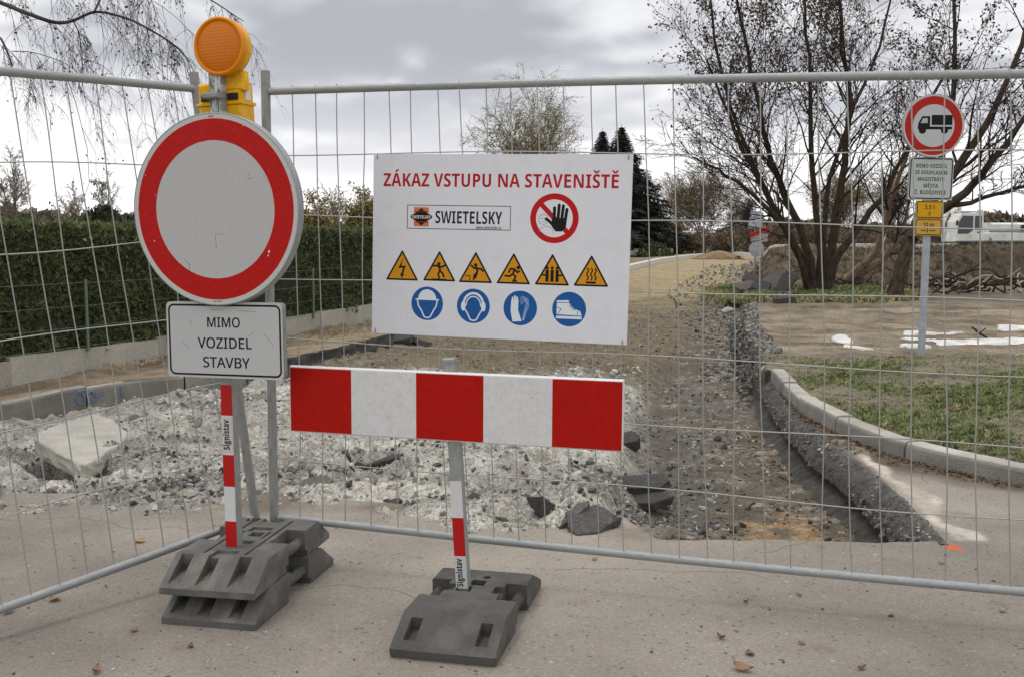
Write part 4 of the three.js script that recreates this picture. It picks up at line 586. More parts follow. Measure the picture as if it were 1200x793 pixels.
  const lensT = tex(256, (u, v) => { const x = u - 0.5, y = v - 0.5, r = Math.hypot(x, y); return 0.5 + 0.3 * Math.sin(x * 260) * (r < 0.44 ? 1 : 0) + 0.12 * Math.sin(y * 120); }, false);
  M.lens.bumpMap = lensT; M.lens.bumpScale = 0.0025;
  const dome = new THREE.LatheGeometry([[0.001, 0.03], [0.03, 0.0295], [0.06, 0.0265], [0.085, 0.0205], [0.1, 0.0125]].map(([x, y]) => new THREE.Vector2(x, y)), 56).rotateX(Math.PI / 2); { const p = dome.attributes.position, uv = dome.attributes.uv; for (let i = 0; i < uv.count; i++) uv.setXY(i, p.getX(i) / 0.23 + 0.5, p.getY(i) / 0.23 + 0.5); }
  mesh('lens', dome, M.lens, lampG);
  mesh('lens_ring', new THREE.LatheGeometry([[0.098, 0.011], [0.1, 0.019], [0.106, 0.022], [Rl, 0.018], [Rl + 0.002, 0.004], [Rl, -0.012]].map(([x, y]) => new THREE.Vector2(x, y)), 56).rotateX(Math.PI / 2), M.amber, lampG);
  mesh('lens_housing', new THREE.LatheGeometry([[Rl - 0.004, -0.01], [Rl - 0.004, -0.05], [Rl - 0.016, -0.066], [0.05, -0.078], [0.001, -0.08]].map(([x, y]) => new THREE.Vector2(x, y)), 48).rotateX(Math.PI / 2), M.yellow, lampG);
  mesh('neck', box(0.1, 0.075, 0.05, 0.02, -0.13, -0.058, 0.008), M.yellow, lampG);
  const bx = -0.045, bz = -0.085; // battery box behind the post
  const boxUp = box(0.2, 0.09, 0.095, bx, -0.175, bz, 0.01), boxLo = box(0.2, 0.07, 0.098, bx, -0.252, bz, 0.008), lip = box(0.212, 0.012, 0.108, bx, -0.215, bz, 0.003);
  mesh('battery_box_lid', boxUp, M.yellow, lampG); mesh('battery_box', boxLo, M.yellow, lampG); mesh('battery_box_lip', lip, M.yellow, lampG);
  for (const x of [-0.105, 0.016]) mesh('latch', box(0.046, 0.026, 0.01, x + 0.002, -0.19, bz + 0.052, 0.003), M.black, lampG);
  mesh('clamp_strap', box(0.07, 0.02, 0.062, -0.04, -0.19, 0.012, 0.003), M.galvOld, lampG);
  mesh('sticker', new THREE.PlaneGeometry(0.04, 0.06).rotateY(Math.PI / 2).translate(bx + 0.1012, -0.172, bz), M.whiteFilm, lampG);
}

// ---------------------------------------------------------------- red and white barrier board
{
  const quad = [[338, 428.5], [732, 445], [728, 530], [340, 505]];
  const p0 = onLevel(544, 694, 0.085), pTop = at(527.5, 421, -p0.z), ax = pTop.clone().sub(p0), len = ax.length();
  const yaw = -0.27, n = V(Math.sin(yaw), 0, Math.cos(yaw));
  const g = thing('barrier', 'red and white striped barrier board on a leaning post in front of the fence', 'barrier', p0); g.rotation.set(0, yaw, 0, 'YXZ'); const inv = g.quaternion.clone().invert();
  const upL = ax.clone().applyQuaternion(inv).normalize(), lean = new THREE.Quaternion().setFromUnitVectors(V(0, 1, 0), upL);
  const add = (name, geo, mat) => { const m = mesh(name, geo, mat, g); m.quaternion.copy(lean); return m; };
  const b = 0.048, yOf = (py) => (694 - py) / (694 - 421) * len;
  add('post', box(b, len + 0.06, b, 0, len / 2 - 0.03, 0, 0.004), M.galv); add('post_cap', box(b + 0.006, 0.02, b + 0.006, 0, len - 0.004, 0, 0.004), M.galvOld);
  for (const [a, c, w] of [[687, 648, 1], [648, 603, 0], [603, 560, 1]]) { const y0 = yOf(a), y1 = yOf(c); add(w ? 'white_band' : 'red_band', box(b - 0.001, y1 - y0 - 0.0005, 0.006, 0, (y0 + y1) / 2, b / 2 + 0.0005), w ? M.whiteFilm : M.redFilm); }
  const lt = canvasTex(128, 384, (k) => { k.fillStyle = '#cbcbca'; k.fillRect(0, 0, 128, 384); k.save(); k.translate(82, 192); k.rotate(-Math.PI / 2); text(k, 'Signistav', 0, 4, 104, { w: 350, outline: 4, weight: 'bold', color: '#131313' }); k.restore(); });
  add('lettering', new THREE.PlaneGeometry(0.043, 0.128).translate(0, yOf(667.5), b / 2 + 0.005), std({ map: lt, roughness: 0.45 }));
  const pl = p0.clone().addScaledVector(ax, 0.83).addScaledVector(n, 0.05), q = quad.map(([x, y]) => onPlane(x, y, pl, n));
  const w = (q[0].distanceTo(q[1]) + q[3].distanceTo(q[2])) / 2, h = (q[0].distanceTo(q[3]) + q[1].distanceTo(q[2])) / 2, c = q[0].clone().add(q[1]).add(q[2]).add(q[3]).multiplyScalar(0.25), X = q[1].clone().sub(q[0]).add(q[2]).sub(q[3]);
  const bg = new THREE.Group(); bg.name = 'board'; bg.position.copy(c.clone().sub(p0).applyQuaternion(inv)); bg.rotation.z = Math.atan2(X.y, Math.hypot(X.x, X.z)); g.add(bg);
  mesh('board_core', box(w, h, 0.03, 0, 0, -0.017, 0.004), M.white, bg);
  const stripeTex = (i, asp) => canvasTex(Math.round(420 * asp), 420, (k) => { const W = k.canvas?.width ?? Math.round(420 * asp), H = 420, q = rngOf(500 + i); k.fillStyle = i % 2 ? '#dcdcdd' : '#b4160f'; k.fillRect(0, 0, W, H); for (let m = 0; m < 900; m++) { k.fillStyle = i % 2 ? `rgba(150,146,138,${0.02 + 0.03 * q()})` : `rgba(${q() < 0.5 ? '120,10,8' : '190,40,32'},${0.03 + 0.05 * q()})`; k.beginPath(); k.ellipse(W * q(), H * q(), 2 + 24 * q(), 2 + 14 * q(), q() * 3, 0, 7); k.fill(); } for (let m = 0; m < 160; m++) { k.fillStyle = `rgba(86,78,66,${0.08 + 0.25 * q() * q()})`; k.beginPath(); k.arc(W * q(), H * (1 - 0.35 * q() * q()), 0.6 + 1.6 * q(), 0, 7); k.fill(); } scuffs(k, W, H, 26, 700 + i); if (i === 3) strokes(k, [[[W * 0.74, H * 0.25], [W * 0.79, H * 0.2]], [[W * 0.7, H * 0.3], [W * 0.73, H * 0.27]]], 'rgba(90,88,86,0.5)', 3); });
  const hm = homography(quad, 1, 1), xs = [338, 410.5, 486, 565, 646.5, 732].map((x) => hm(x, 470)[0]);
  for (let i = 0; i < 5; i++) { const a = mix(-w / 2, w / 2, i ? xs[i] : 0.003), e = mix(-w / 2, w / 2, i < 4 ? xs[i + 1] : 0.998); mesh(i % 2 ? 'white_stripe' : 'red_stripe', new THREE.BoxGeometry(e - a - 0.0004, h - 0.012, 0.0014).translate((a + e) / 2, -0.001, -0.0012), std({ map: stripeTex(i, (e - a) / h), specularIntensity: 0.25, roughness: 0.36 }), bg); }
  for (const y of [-0.06, 0.06]) { const m = mesh('clamp', box(0.08, 0.03, 0.06, 0, y, -0.055, 0.004), M.galv, bg); m.position.x = -bg.position.x * 1; }
}
// ---------------------------------------------------------------- rubble
function stoneGeo(seed, detail = 1, flat = 0.7, sharp = 0.28) {
  const r = rngOf(seed), g0 = new THREE.IcosahedronGeometry(1, detail), p = g0.attributes.position, cuts = [];
  for (let i = 0; i < 7; i++) { const a = r() * 6.283, z = r() * 2 - 1, s = Math.sqrt(1 - z * z); cuts.push([V(Math.cos(a) * s, z, Math.sin(a) * s), 0.3 + 0.42 * r()]); }
  const v = V(); for (let i = 0; i < p.count; i++) { v.fromBufferAttribute(p, i); for (const [n, d] of cuts) { const k = v.dot(n); if (k > d) v.addScaledVector(n, d - k); } const h = hash2(Math.round(v.x * 50), Math.round(v.y * 50) * 7 + Math.round(v.z * 50) * 131, seed); v.multiplyScalar(1 + (h - 0.5) * sharp * 0.5); v.y *= flat; p.setXYZ(i, v.x, v.y, v.z); }
  const g = boxUV(g0, 1); g.computeVertexNormals(); return g;
}
function slabGeo(seed, w, l, t, n = 9) { // a broken slab: ragged outline, uneven broken sides
  const r = rngOf(seed), s = new THREE.Shape(), P = [];
  const K = []; for (let i = 0; i < n; i++) { const a = (i + (r() - 0.5) * 0.75) / n * 6.283, c = Math.cos(a), q = Math.sin(a), k = 1 / Math.pow(Math.abs(c) ** 4 + Math.abs(q) ** 4, 1 / 4), j = 0.72 + 0.36 * r(); K.push([c * k * j * w / 2, q * k * j * l / 2]); }
  K.forEach(([x, y], i) => { const [X, Y] = K[(i + 1) % n]; for (let m = 0; m < 4; m++) { const f = m / 4, o = m ? 0.05 * Math.min(w, l) * (r() - 0.5) : 0; P.push([mix(x, X, f) + o, mix(y, Y, f) - o]); } });
  P.forEach(([x, y], i) => (i ? s.lineTo(x, y) : s.moveTo(x, y)));
  let g = new THREE.ExtrudeGeometry(s, { depth: t * 0.8, steps: 3, bevelEnabled: true, bevelSize: t * 0.04, bevelThickness: t * 0.06, bevelSegments: 1 }); g.rotateX(-Math.PI / 2);
  const p = g.attributes.position; for (let i = 0; i < p.count; i++) { const x = p.getX(i), y = p.getY(i), z = p.getZ(i), k = fbm(x * 14 + y * 30, z * 14 + y * 21, 3, seed + 3) - 0.5, side = clamp(Math.hypot(x / w, z / l) * 3 - 0.6); p.setXYZ(i, x * (1 + k * 0.16 * side), y + k * t * 0.2 * side, z * (1 + k * 0.16 * side)); }
  g = boxUV(g, 1); return toCreasedNormals(g, 0.5);
}
const stoneVariants = [1, 2, 3, 4, 5, 6].map((i) => stoneGeo(i * 13, 1, 0.55 + 0.06 * i)), pebble = [1, 2, 3].map((i) => stoneGeo(i * 31, 0, 0.75));
const stoneMats = [[0.46, 0.44, 0.395], [0.4, 0.385, 0.345], [0.3, 0.29, 0.26], [0.43, 0.4, 0.34]].map((c, i) => std({ color: C(...c), map: repeated(T.concrete, 2, 2, i * 0.2), bumpMap: repeated(T.concreteBump, 2), bumpScale: 0.008, flatShading: true }));
const stoneDark = [[0.09, 0.088, 0.085], [0.15, 0.145, 0.14], [0.2, 0.185, 0.165]].map((c, i) => std({ color: C(...c), map: repeated(T.gravel, 1.5, 1.5, i * 0.2), bumpMap: repeated(T.gravelBump, 3), bumpScale: 0.012, flatShading: true }));
const brick = std({ color: C(0.34, 0.13, 0.07), map: repeated(T.grime, 3), flatShading: true });
{
  const r = rngOf(4242), sp = [[], [], []], q = () => new THREE.Quaternion().setFromEuler(new THREE.Euler(r() * 6, r() * 6, r() * 6));
  // stones one can pick apart: members of the road bed
  const q2 = q; let made = 0; const tries = [];
  for (let k = 0; k < 8500; k++) { const d = 5.15 + 7 * Math.pow(r(), 1.3), x = mix(Math.max(d < 7.9 ? -4.4 : kerbLeft(d) + 0.15, -4.4), cutEdge(d) - 0.1, r()); const dens = fbm(x * 1.2 + 5, d * 1.2, 4, 601); const t = trenchT(x, d); if (r() > sstep(0.42, 0.68, dens) * (t > 0.4 ? 0.25 : 1)) continue; const s = (0.012 + 0.042 * Math.pow(r(), 3.2)) * (d > 8 ? 1.25 : 1); tries.push([s, x, d, t]); }
  tries.sort((a, b) => b[0] / b[2] - a[0] / a[2]);
  for (const [s, x, d, t] of tries) {
    const y = bedHeight(x, d); if (y < -0.001 && d < 5.4 && x > 0.9) continue; if (Math.hypot((x - SLAB[0]) / 0.55, (d - SLAB[1]) / 0.6) < 1) continue;
    if (made < 285) { const roll = r(), m = new THREE.Mesh(stoneVariants[Math.floor(r() * 6)], roll < 0.012 ? brick : roll < (t > 0.4 ? 0.6 : 0.15) ? stoneDark[Math.floor(r() * 3)] : stoneMats[Math.floor(r() * 4)]); m.name = 'stone'; m.castShadow = m.receiveShadow = true; m.position.set(x, y - s * 0.2, -d); m.quaternion.copy(q()); m.scale.set(s, s * (0.6 + 0.5 * r()), s * (0.7 + 0.6 * r())); roadBed.add(m); made++; }
    else sp[Math.floor(r() * 3)].push({ p: V(x, y + s * 0.1, -d), q: q(), s: s * 0.8, c: C(1, 1, 1).multiplyScalar((t > 0.4 ? 0.2 : 0.42) * (0.5 + 0.8 * r())) });
  }
  for (let k = 0; k < 40000; k++) { // grit and small rubble
    const d = 5.0 + 17 * Math.pow(r(), 2.0), x = mix(Math.max(d < 7.9 ? -5 : kerbLeft(d) + 0.05, -5.5), cutEdge(d) - 0.04, r()), t = trenchT(x, d); if (x > 1.0 && d < 5.05) continue;
    const n = fbm(x * 2.1, d * 2.1, 3, 611); if (r() > sstep(0.34, 0.62, n) * (t > 0.5 ? 0.55 : 1)) continue;
    const s = (0.005 + 0.019 * Math.pow(r(), 4)) * (0.8 + d * 0.05), y = bedHeight(x, d); const far = sstep(10.5, 13, d);
    const L = (t > 0.4 ? (r() < 0.2 ? 0.42 : 0.11) : mix(r() < 0.2 ? 0.14 : 0.45, r() < 0.25 ? 0.34 : 0.2, far)) * (0.75 + 0.35 * r());
    sp[k % 3].push({ p: V(x, y + s * 0.2, -d), q: q(), s: [s, s * (0.5 + 0.5 * r()), s * (0.7 + 0.6 * r())], c: C(L, L * mix(0.97, 0.86, far), L * mix(0.9, 0.7, far)) });
  }
  for (let k = 0; k < 5600; k++) { // stones thrown up along the far right side of the cut
    const d = 12.5 + 34 * Math.pow(r(), 1.4), x = cutEdge(d) + 0.25 - mix(1.0, 2.4, sstep(13, 30, d)) * Math.pow(r(), 2.4), s = (0.012 + 0.065 * Math.pow(r(), 5)) * (0.7 + d * 0.014), y = x < cutEdge(d) ? bedHeight(x, d) : landRight(x, d), L = (r() < 0.3 ? 0.11 : 0.25) * (0.6 + 0.6 * r());
    sp[k % 3].push({ p: V(x, y + s * 0.3, -d), q: q(), s: [s, s * 0.7, s * (0.7 + 0.6 * r())], c: C(L, L * 0.96, L * 0.88) });
  }
  for (const [X, D, rx, rd, k] of [...DARK, ...DARK_FLOOR]) for (let i = 0; i < 230 * k * Math.min(1, rx * 3); i++) { const a = r() * 6.3, q = Math.sqrt(r()) * 1.3, x = X + Math.cos(a) * q * rx, d = D + Math.sin(a) * q * rd, s = 0.006 + 0.03 * Math.pow(r(), 3.5); if (d < 5.1 && x > 0.9) continue; const L = (r() < 0.6 ? 0.1 : 0.3) * (0.5 + r()); sp[i % 3].push({ p: V(x, bedHeight(x, d) + s * 0.2, -d), q: q2(), s: [s, s * 0.7, s * (0.6 + 0.7 * r())], c: C(L, L * 0.97, L * 0.92) }); }
  for (let i = 0; i < 1300; i++) { const d = TRENCH_D[0] + (KERB_END + 0.5 - TRENCH_D[0]) * Math.pow(r(), 1.2), f = r(), s = 0.006 + 0.02 * Math.pow(r(), 3), x = cutEdge(d) + 0.1 - 0.17 * f - 0.08 * (fbm(d * 5, f, 4, 551) - 0.42) * sstep(0, 0.2, f), L = (r() < 0.8 ? 0.13 : 0.26) * (0.5 + r()); sp[i % 3].push({ p: V(x, 0.004 - f * f * 0.14, -d), q: q2(), s: [s, s * 0.8, s * (0.7 + 0.6 * r())], c: C(L, L * 0.95, L * 0.88) }); }
  for (let i = 0; i < 1500; i++) { const d = 11 + 9 * r(), f = r(), s = 0.01 + 0.05 * Math.pow(r(), 3), x = cutEdge(d) + 0.02 - f * 0.3, L = (r() < 0.7 ? 0.09 : 0.22) * (0.5 + r()); sp[i % 3].push({ p: V(x, mix(landRight(cutEdge(d) + 0.1, d), bedHeight(cutEdge(d) - 0.3, d), f) + 0.01, -d), q: q2(), s: [s, s * 0.8, s * (0.7 + 0.6 * r())], c: C(L, L * 0.95, L * 0.88) }); }
  for (let i = 0; i < 700; i++) { const p = onRight(900 + 34 * (r() + r() - 1), 346 + 8 * (r() + r() - 1)), s = 0.02 + 0.1 * Math.pow(r(), 3), L = (r() < 0.75 ? 0.06 : 0.2) * (0.5 + r()); sp[i % 3].push({ p: p.add(V(0, s * 0.3, 0)), q: q2(), s: [s, s * 0.6, s * (0.7 + 0.6 * r())], c: C(L, L * 0.96, L * 0.92) }); }
  const white = std({ color: C(1, 1, 1), map: repeated(T.concrete, 2), flatShading: true });
  sp.forEach((s, i) => scatter('loose_rubble', i === 0 ? pebble[0] : pebble[i], white, s, roadBed));
}
// larger broken pieces lying about, each its own thing
{
  const slabTop = std({ color: C(0.42, 0.4, 0.36), map: repeated(T.concrete, 1.2), bumpMap: repeated(T.concreteBump, 1.5), bumpScale: 0.01 });
  const put = (name, label, cat, geo, mat, px, py, sink, rot, place = onBed) => { const p = place(px, py); const m = mesh(name, geo, mat); m.position.copy(p).add(V(0, sink, 0)); m.rotation.set(...rot, 'YXZ'); return tag(m, label, cat); };
  { const LV = 0.035, top = [[40, 516], [58, 505], [82, 497], [108, 489], [128, 494], [147, 506], [143, 517], [118, 531], [100, 541], [88, 538], [62, 526]].map(([x, y]) => onLevel(x, y, LV)), c = top.reduce((a, p) => a.add(p), V(0, 0, 0)).multiplyScalar(1 / top.length), sh = new THREE.Shape(); const out = []; top.forEach((p, i) => { const q = top[(i + 1) % top.length]; for (let k = 0; k < 5; k++) { const m = p.clone().lerp(q, k / 5); m.x += 0.035 * (fbm(m.x * 9, m.z * 9, 3, 901) - 0.5); m.z += 0.035 * (fbm(m.x * 9 + 4, m.z * 9, 3, 902) - 0.5); out.push(m); } }); out.forEach((p, i) => (i ? sh.lineTo(p.x - c.x, c.z - p.z) : sh.moveTo(p.x - c.x, c.z - p.z))); let g = new THREE.ExtrudeGeometry(sh, { depth: 0.1, steps: 4, bevelEnabled: true, bevelSize: 0.008, bevelThickness: 0.008, bevelSegments: 1 }); g.rotateX(-Math.PI / 2); g.translate(0, -0.1, 0); const p = g.attributes.position; for (let i = 0; i < p.count; i++) { const y = p.getY(i), k = fbm(p.getX(i) * 16 + y * 40, p.getZ(i) * 16 - y * 30, 3, 903) - 0.5; if (y < -0.002) { p.setX(i, p.getX(i) * (1 + k * 0.12)); p.setZ(i, p.getZ(i) * (1 + k * 0.12)); } p.setY(i, y + 0.02 * (fbm(p.getX(i) * 3, p.getZ(i) * 3, 3, 904) - 0.5)); } g = toCreasedNormals(boxUV(g), 0.5); const m = mesh('concrete_slab', g, slabTop); m.position.copy(c); m.rotation.set(0.02, 0, -0.03); tag(m, 'large tilted slab of broken concrete with a dark gap under its front edge', 'concrete slab'); }
  put('asphalt_slab', 'long flat black asphalt slab right of the white rubble, uppermost of the pile there', 'asphalt slab', slabGeo(9, 0.5, 0.24, 0.055, 7), stoneDark[0], 742, 576, 0.03, [0.16, 0.12, 0.05]);
  put('asphalt_slab', 'black asphalt slab lying directly under the long uppermost slab of the pile', 'asphalt slab', slabGeo(10, 0.46, 0.26, 0.06, 7), stoneDark[0], 746, 586, -0.03, [0.12, -0.25, 0.1]);
  put('asphalt_slab', 'dusty tilted asphalt slab at the front left of the black pile', 'asphalt slab', slabGeo(11, 0.3, 0.24, 0.06, 8), stoneDark[1], 690, 608, -0.015, [0.3, 0.5, 0.12]);
  put('asphalt_slab', 'small jagged asphalt piece wedged between the slabs of the black pile', 'asphalt piece', slabGeo(14, 0.22, 0.16, 0.05, 6), stoneDark[0], 712, 590, 0.02, [0.5, 0.9, -0.4]);
  put('asphalt_slab', 'narrow pale edged asphalt splinter leaning on the left of the black pile', 'asphalt splinter', slabGeo(23, 0.26, 0.07, 0.035, 6), stoneDark[2], 676, 592, 0.03, [0.2, 0.8, 0.5]);
  put('asphalt_slab', 'flat black asphalt flake in front of the black pile near the pavement edge', 'asphalt flake', slabGeo(24, 0.24, 0.14, 0.04, 6), stoneDark[0], 700, 622, 0.0, [0.1, 0.2, 0.1]);
  put('asphalt_slab', 'small upright black asphalt sliver standing in the white rubble', 'asphalt sliver', slabGeo(12, 0.13, 0.15, 0.025, 6), stoneDark[0], 634, 603, 0.06, [0, 1.25, 1.45]);
  put('asphalt_slab', 'black asphalt block showing just right of the barrier board', 'asphalt block', slabGeo(13, 0.2, 0.2, 0.11, 7), stoneDark[0], 738, 521, -0.01, [0.2, 0.7, 0.3]);
  put('asphalt_slab', 'flat dark asphalt piece tilted against the rubble below the left end of the barrier board', 'asphalt slab', slabGeo(15, 0.28, 0.18, 0.06, 7), stoneDark[2], 368, 572, -0.01, [0.25, 0.5, 0.1]);
  put('asphalt_slab', 'thin black asphalt strip among the rubble below the white stripe of the barrier', 'asphalt strip', slabGeo(16, 0.3, 0.08, 0.05, 7), stoneDark[0], 455, 543, 0.0, [0.1, 0.45, 0.2]);
  put('asphalt_slab', 'small black asphalt chip at the front edge of the rubble below the barrier', 'asphalt chip', slabGeo(19, 0.1, 0.07, 0.035, 6), stoneDark[0], 463, 597, -0.005, [0.1, 0.3, 0.1]);
  put('concrete_lump', 'pale lump of concrete in the rubble behind the large tilted slab', 'concrete lump', stoneVariants[2], stoneMats[0], 163, 484, 0.0, [0.2, 0.4, 0]).scale.set(0.1, 0.09, 0.09);
  put('concrete_lump', 'pale lump of concrete beside the left kerb above the rubble', 'concrete lump', stoneVariants[3], stoneMats[1], 240, 478, 0.0, [0.2, 1.4, 0]).scale.set(0.09, 0.09, 0.08);
  put('concrete_lump', 'pale yellowish boulder just below the lower left corner of the notice board', 'boulder', stoneVariants[4], std({ color: C(0.5, 0.43, 0.32), map: repeated(T.concrete, 1), flatShading: true }), 441, 402, 0.02, [0.2, 0.4, 0]).scale.set(0.19, 0.15, 0.15);
  put('asphalt_slab', 'black broken asphalt piece beside the pale boulder under the notice board', 'asphalt piece', slabGeo(21, 0.5, 0.3, 0.1, 8), stoneDark[0], 468, 402, 0.0, [0.35, 0.2, 0.25]);
  put('asphalt_slab', 'second black asphalt piece further right under the notice board', 'asphalt piece', slabGeo(22, 0.4, 0.3, 0.09, 8), stoneDark[1], 492, 404, 0.0, [0.3, 1.1, -0.2]);
  put('stone', 'flat pale stone on top of the rubble heap beside the far cut', 'stone', stoneVariants[1], stoneMats[1], 854, 366, 0.06, [0, 0.3, 0.1]).scale.set(0.2, 0.11, 0.16);
  // the heap of lifted asphalt slabs beyond the muddy ground
  const heap = [['broad tilted asphalt slab leaning against the upright one in the far heap', 906, 343, 0.95, 0.7, 0.09, [0.35, 0.3, 0.75]], ['upright dark asphalt slab at the right end of the far heap', 921, 346, 0.8, 0.4, 0.1, [0.2, 0.85, 1.0]], ['small pale topped asphalt slab at the left end of the far heap', 876, 343, 0.7, 0.6, 0.09, [0.25, 0.2, 0.2]], ['narrow asphalt slab lying in the middle of the far heap', 892, 344, 0.75, 0.5, 0.09, [0.3, 0.9, 0.3]], ['dark asphalt block at the foot of the upright slab in the far heap', 918, 355, 0.5, 0.32, 0.12, [0.1, 0.2, 0.1]], ['thin asphalt slab behind the narrow one in the far heap', 888, 337, 0.9, 0.6, 0.08, [0.45, -0.3, -0.3]]];
  heap.forEach(([label, px, py, w, l, t, rot], i) => put('asphalt_slab', label, 'asphalt slab', slabGeo(40 + i, w, l, t, 7), i === 0 || i === 2 ? std({ color: C(0.19, 0.165, 0.145), map: repeated(T.gravel, 1), bumpMap: repeated(T.gravelBump, 1), bumpScale: 0.02 }) : stoneDark[0], px, py, i < 2 ? 0.24 : i === 4 ? 0.02 : 0.14, rot, onRight));
}
// ---------------------------------------------------------------- leaves and grit on the near road
function leafGeo(w, l, bend) { const g = new THREE.BufferGeometry(), p = [], idx = []; const N = 5; for (let i = 0; i <= N; i++) { const f = i / N, hw = w * Math.sin(Math.PI * Math.pow(f, 0.8)) * 0.5; for (const s of [-1, 0, 1]) p.push(s * hw, bend * (f - 0.5) ** 2 * 4 + (s ? bend * 0.5 : 0), (f - 0.5) * l); if (i) for (const k of [0, 1]) { const o = (i - 1) * 3 + k; idx.push(o, o + 3, o + 1, o + 1, o + 3, o + 4); } } g.setAttribute('position', new THREE.Float32BufferAttribute(p, 3)); g.setIndex(idx); g.computeVertexNormals(); return g; }
{
  const mats = [[0.2, 0.095, 0.05], [0.26, 0.15, 0.08], [0.15, 0.075, 0.045], [0.34, 0.2, 0.09]].map((c) => std({ color: C(...c), roughness: 0.8, side: THREE.DoubleSide })), gs = [leafGeo(0.045, 0.065, 0.012), leafGeo(0.035, 0.075, 0.018), leafGeo(0.06, 0.07, 0.01)], r = rngOf(71);
  const LEAF = ['largest curled brown leaf at the bottom edge right of centre', 'reddish brown leaf at the lower left corner of the road', 'brown leaf just right of the one in the lower left corner', 'small brown leaf in front of the stacked bases on the left', 'brown leaf at the bottom edge below the stacked bases', 'orange yellow leaf lying behind the left fence rail', 'tiny leaf right below the front corner of the stacked bases', 'dark leaf fragment above the largest curled leaf', 'small leaf just beside and above the largest curled leaf', 'small leaf to the right of the largest curled leaf', 'dark leaf in front of the right fence rail above the largest leaf', 'small leaf in front of the right fence rail towards the right edge', 'leaf nearest the right edge in front of the fence rail', 'leaf nearest the lower right corner of the road', 'small leaf just right of the barrier base before the rail', 'small leaf just in front of the right fence rail at mid length', 'small leaf on the strip behind the right fence rail near the orange mark', 'pale leaf behind the fence rail at the right edge'];
  const spots = [[871, 783, 1, 1.25], [10, 716, 0, 1.1], [63, 702, 1, 0.9], [157, 739, 0, 0.6], [112, 786, 1, 0.9], [163, 634, 3, 0.9], [223, 757, 2, 0.6], [845, 747, 2, 0.75], [879, 766, 0, 0.7], [940, 754, 0, 0.5], [875, 705, 2, 0.55], [1045, 721, 0, 0.5], [1176, 716, 1, 0.6], [1010, 783, 2, 0.6], [697, 655, 1, 0.5], [937, 697, 0, 0.5], [1104, 660, 1, 0.5], [1165, 680, 3, 0.45]];
  spots.forEach(([px, py, k, s], i) => { const m = mesh('fallen_leaf', gs[i % 3], mats[k]); const p = onLevel(px, py, 0.006 * s); m.position.copy(p); m.rotation.set((r() - 0.5) * 0.3, r() * 6, (r() - 0.5) * 0.4); m.scale.setScalar(s * 0.9); tag(m, LEAF[i], 'leaf'); });
  const bits = []; for (let i = 0; i < 420; i++) { const d = 3.2 + 5.5 * Math.pow(r(), 1.3), x = (r() - 0.5) * d * 1.15; if (d > 5 && (x < cutEdge(d) + 0.15 || x > kerbRight(Math.max(d, 5.15)) - 0.1)) continue; bits.push({ p: V(x, 0.002, -d), r: [r() * 6, r() * 6, r() * 6], s: (0.002 + 0.006 * r() * r()) * 1.3, c: r() < 0.7 ? C(0.09, 0.065, 0.05) : C(0.5, 0.48, 0.44) }); }
  scatter('road_grit', pebble[0], std({ color: C(1, 1, 1) }), bits, null, 'scattered grit and crumbs on the grey road', 'grit');
  const lit = []; for (let i = 0; i < 1500; i++) { const g = r(); let x, d; if (g < 0.72) { d = 5.3 + 4.5 * r(); x = kerbRight(Math.max(d, 5.15)) - 0.02 - 0.28 * r() * r(); if (x < cutEdge(d) + 0.05) continue; lit.push({ p: V(x, 0.008, -d), r: [(r() - 0.5), r() * 6, (r() - 0.5)], s: 0.2 + 0.35 * r(), c: C(0.12, 0.075, 0.045).multiplyScalar(0.5 + r()) }); } else { d = 5.6 + 6.5 * r(); x = kerbRight(Math.max(d, 5.15)) + 0.2 + 4.5 * r(); lit.push({ p: V(x, landRight(x, d) + 0.03, -d), r: [(r() - 0.5) * 2, r() * 6, (r() - 0.5) * 2], s: 0.25 + 0.45 * r(), c: C(0.2, 0.135, 0.075).multiplyScalar(0.5 + r()) }); } }
  for (let i = 0; i < 260; i++) { const d = 5.6 + 4 * r(), x = cutEdge(d) - 0.2 - 1.1 * r() * r(); lit.push({ p: V(x, bedHeight(x, d) + 0.02, -d), r: [(r() - 0.5) * 2, r() * 6, (r() - 0.5) * 2], s: 0.25 + 0.4 * r(), c: (r() < 0.6 ? C(0.17, 0.11, 0.07) : C(0.34, 0.3, 0.24)).multiplyScalar(0.5 + r()) }); }
  scatter('leaf_litter', gs[0], std({ color: C(1, 1, 1), side: THREE.DoubleSide }), lit, null, 'brown leaf litter in the gutter, the grass and the dug-out trench', 'leaf litter');
}
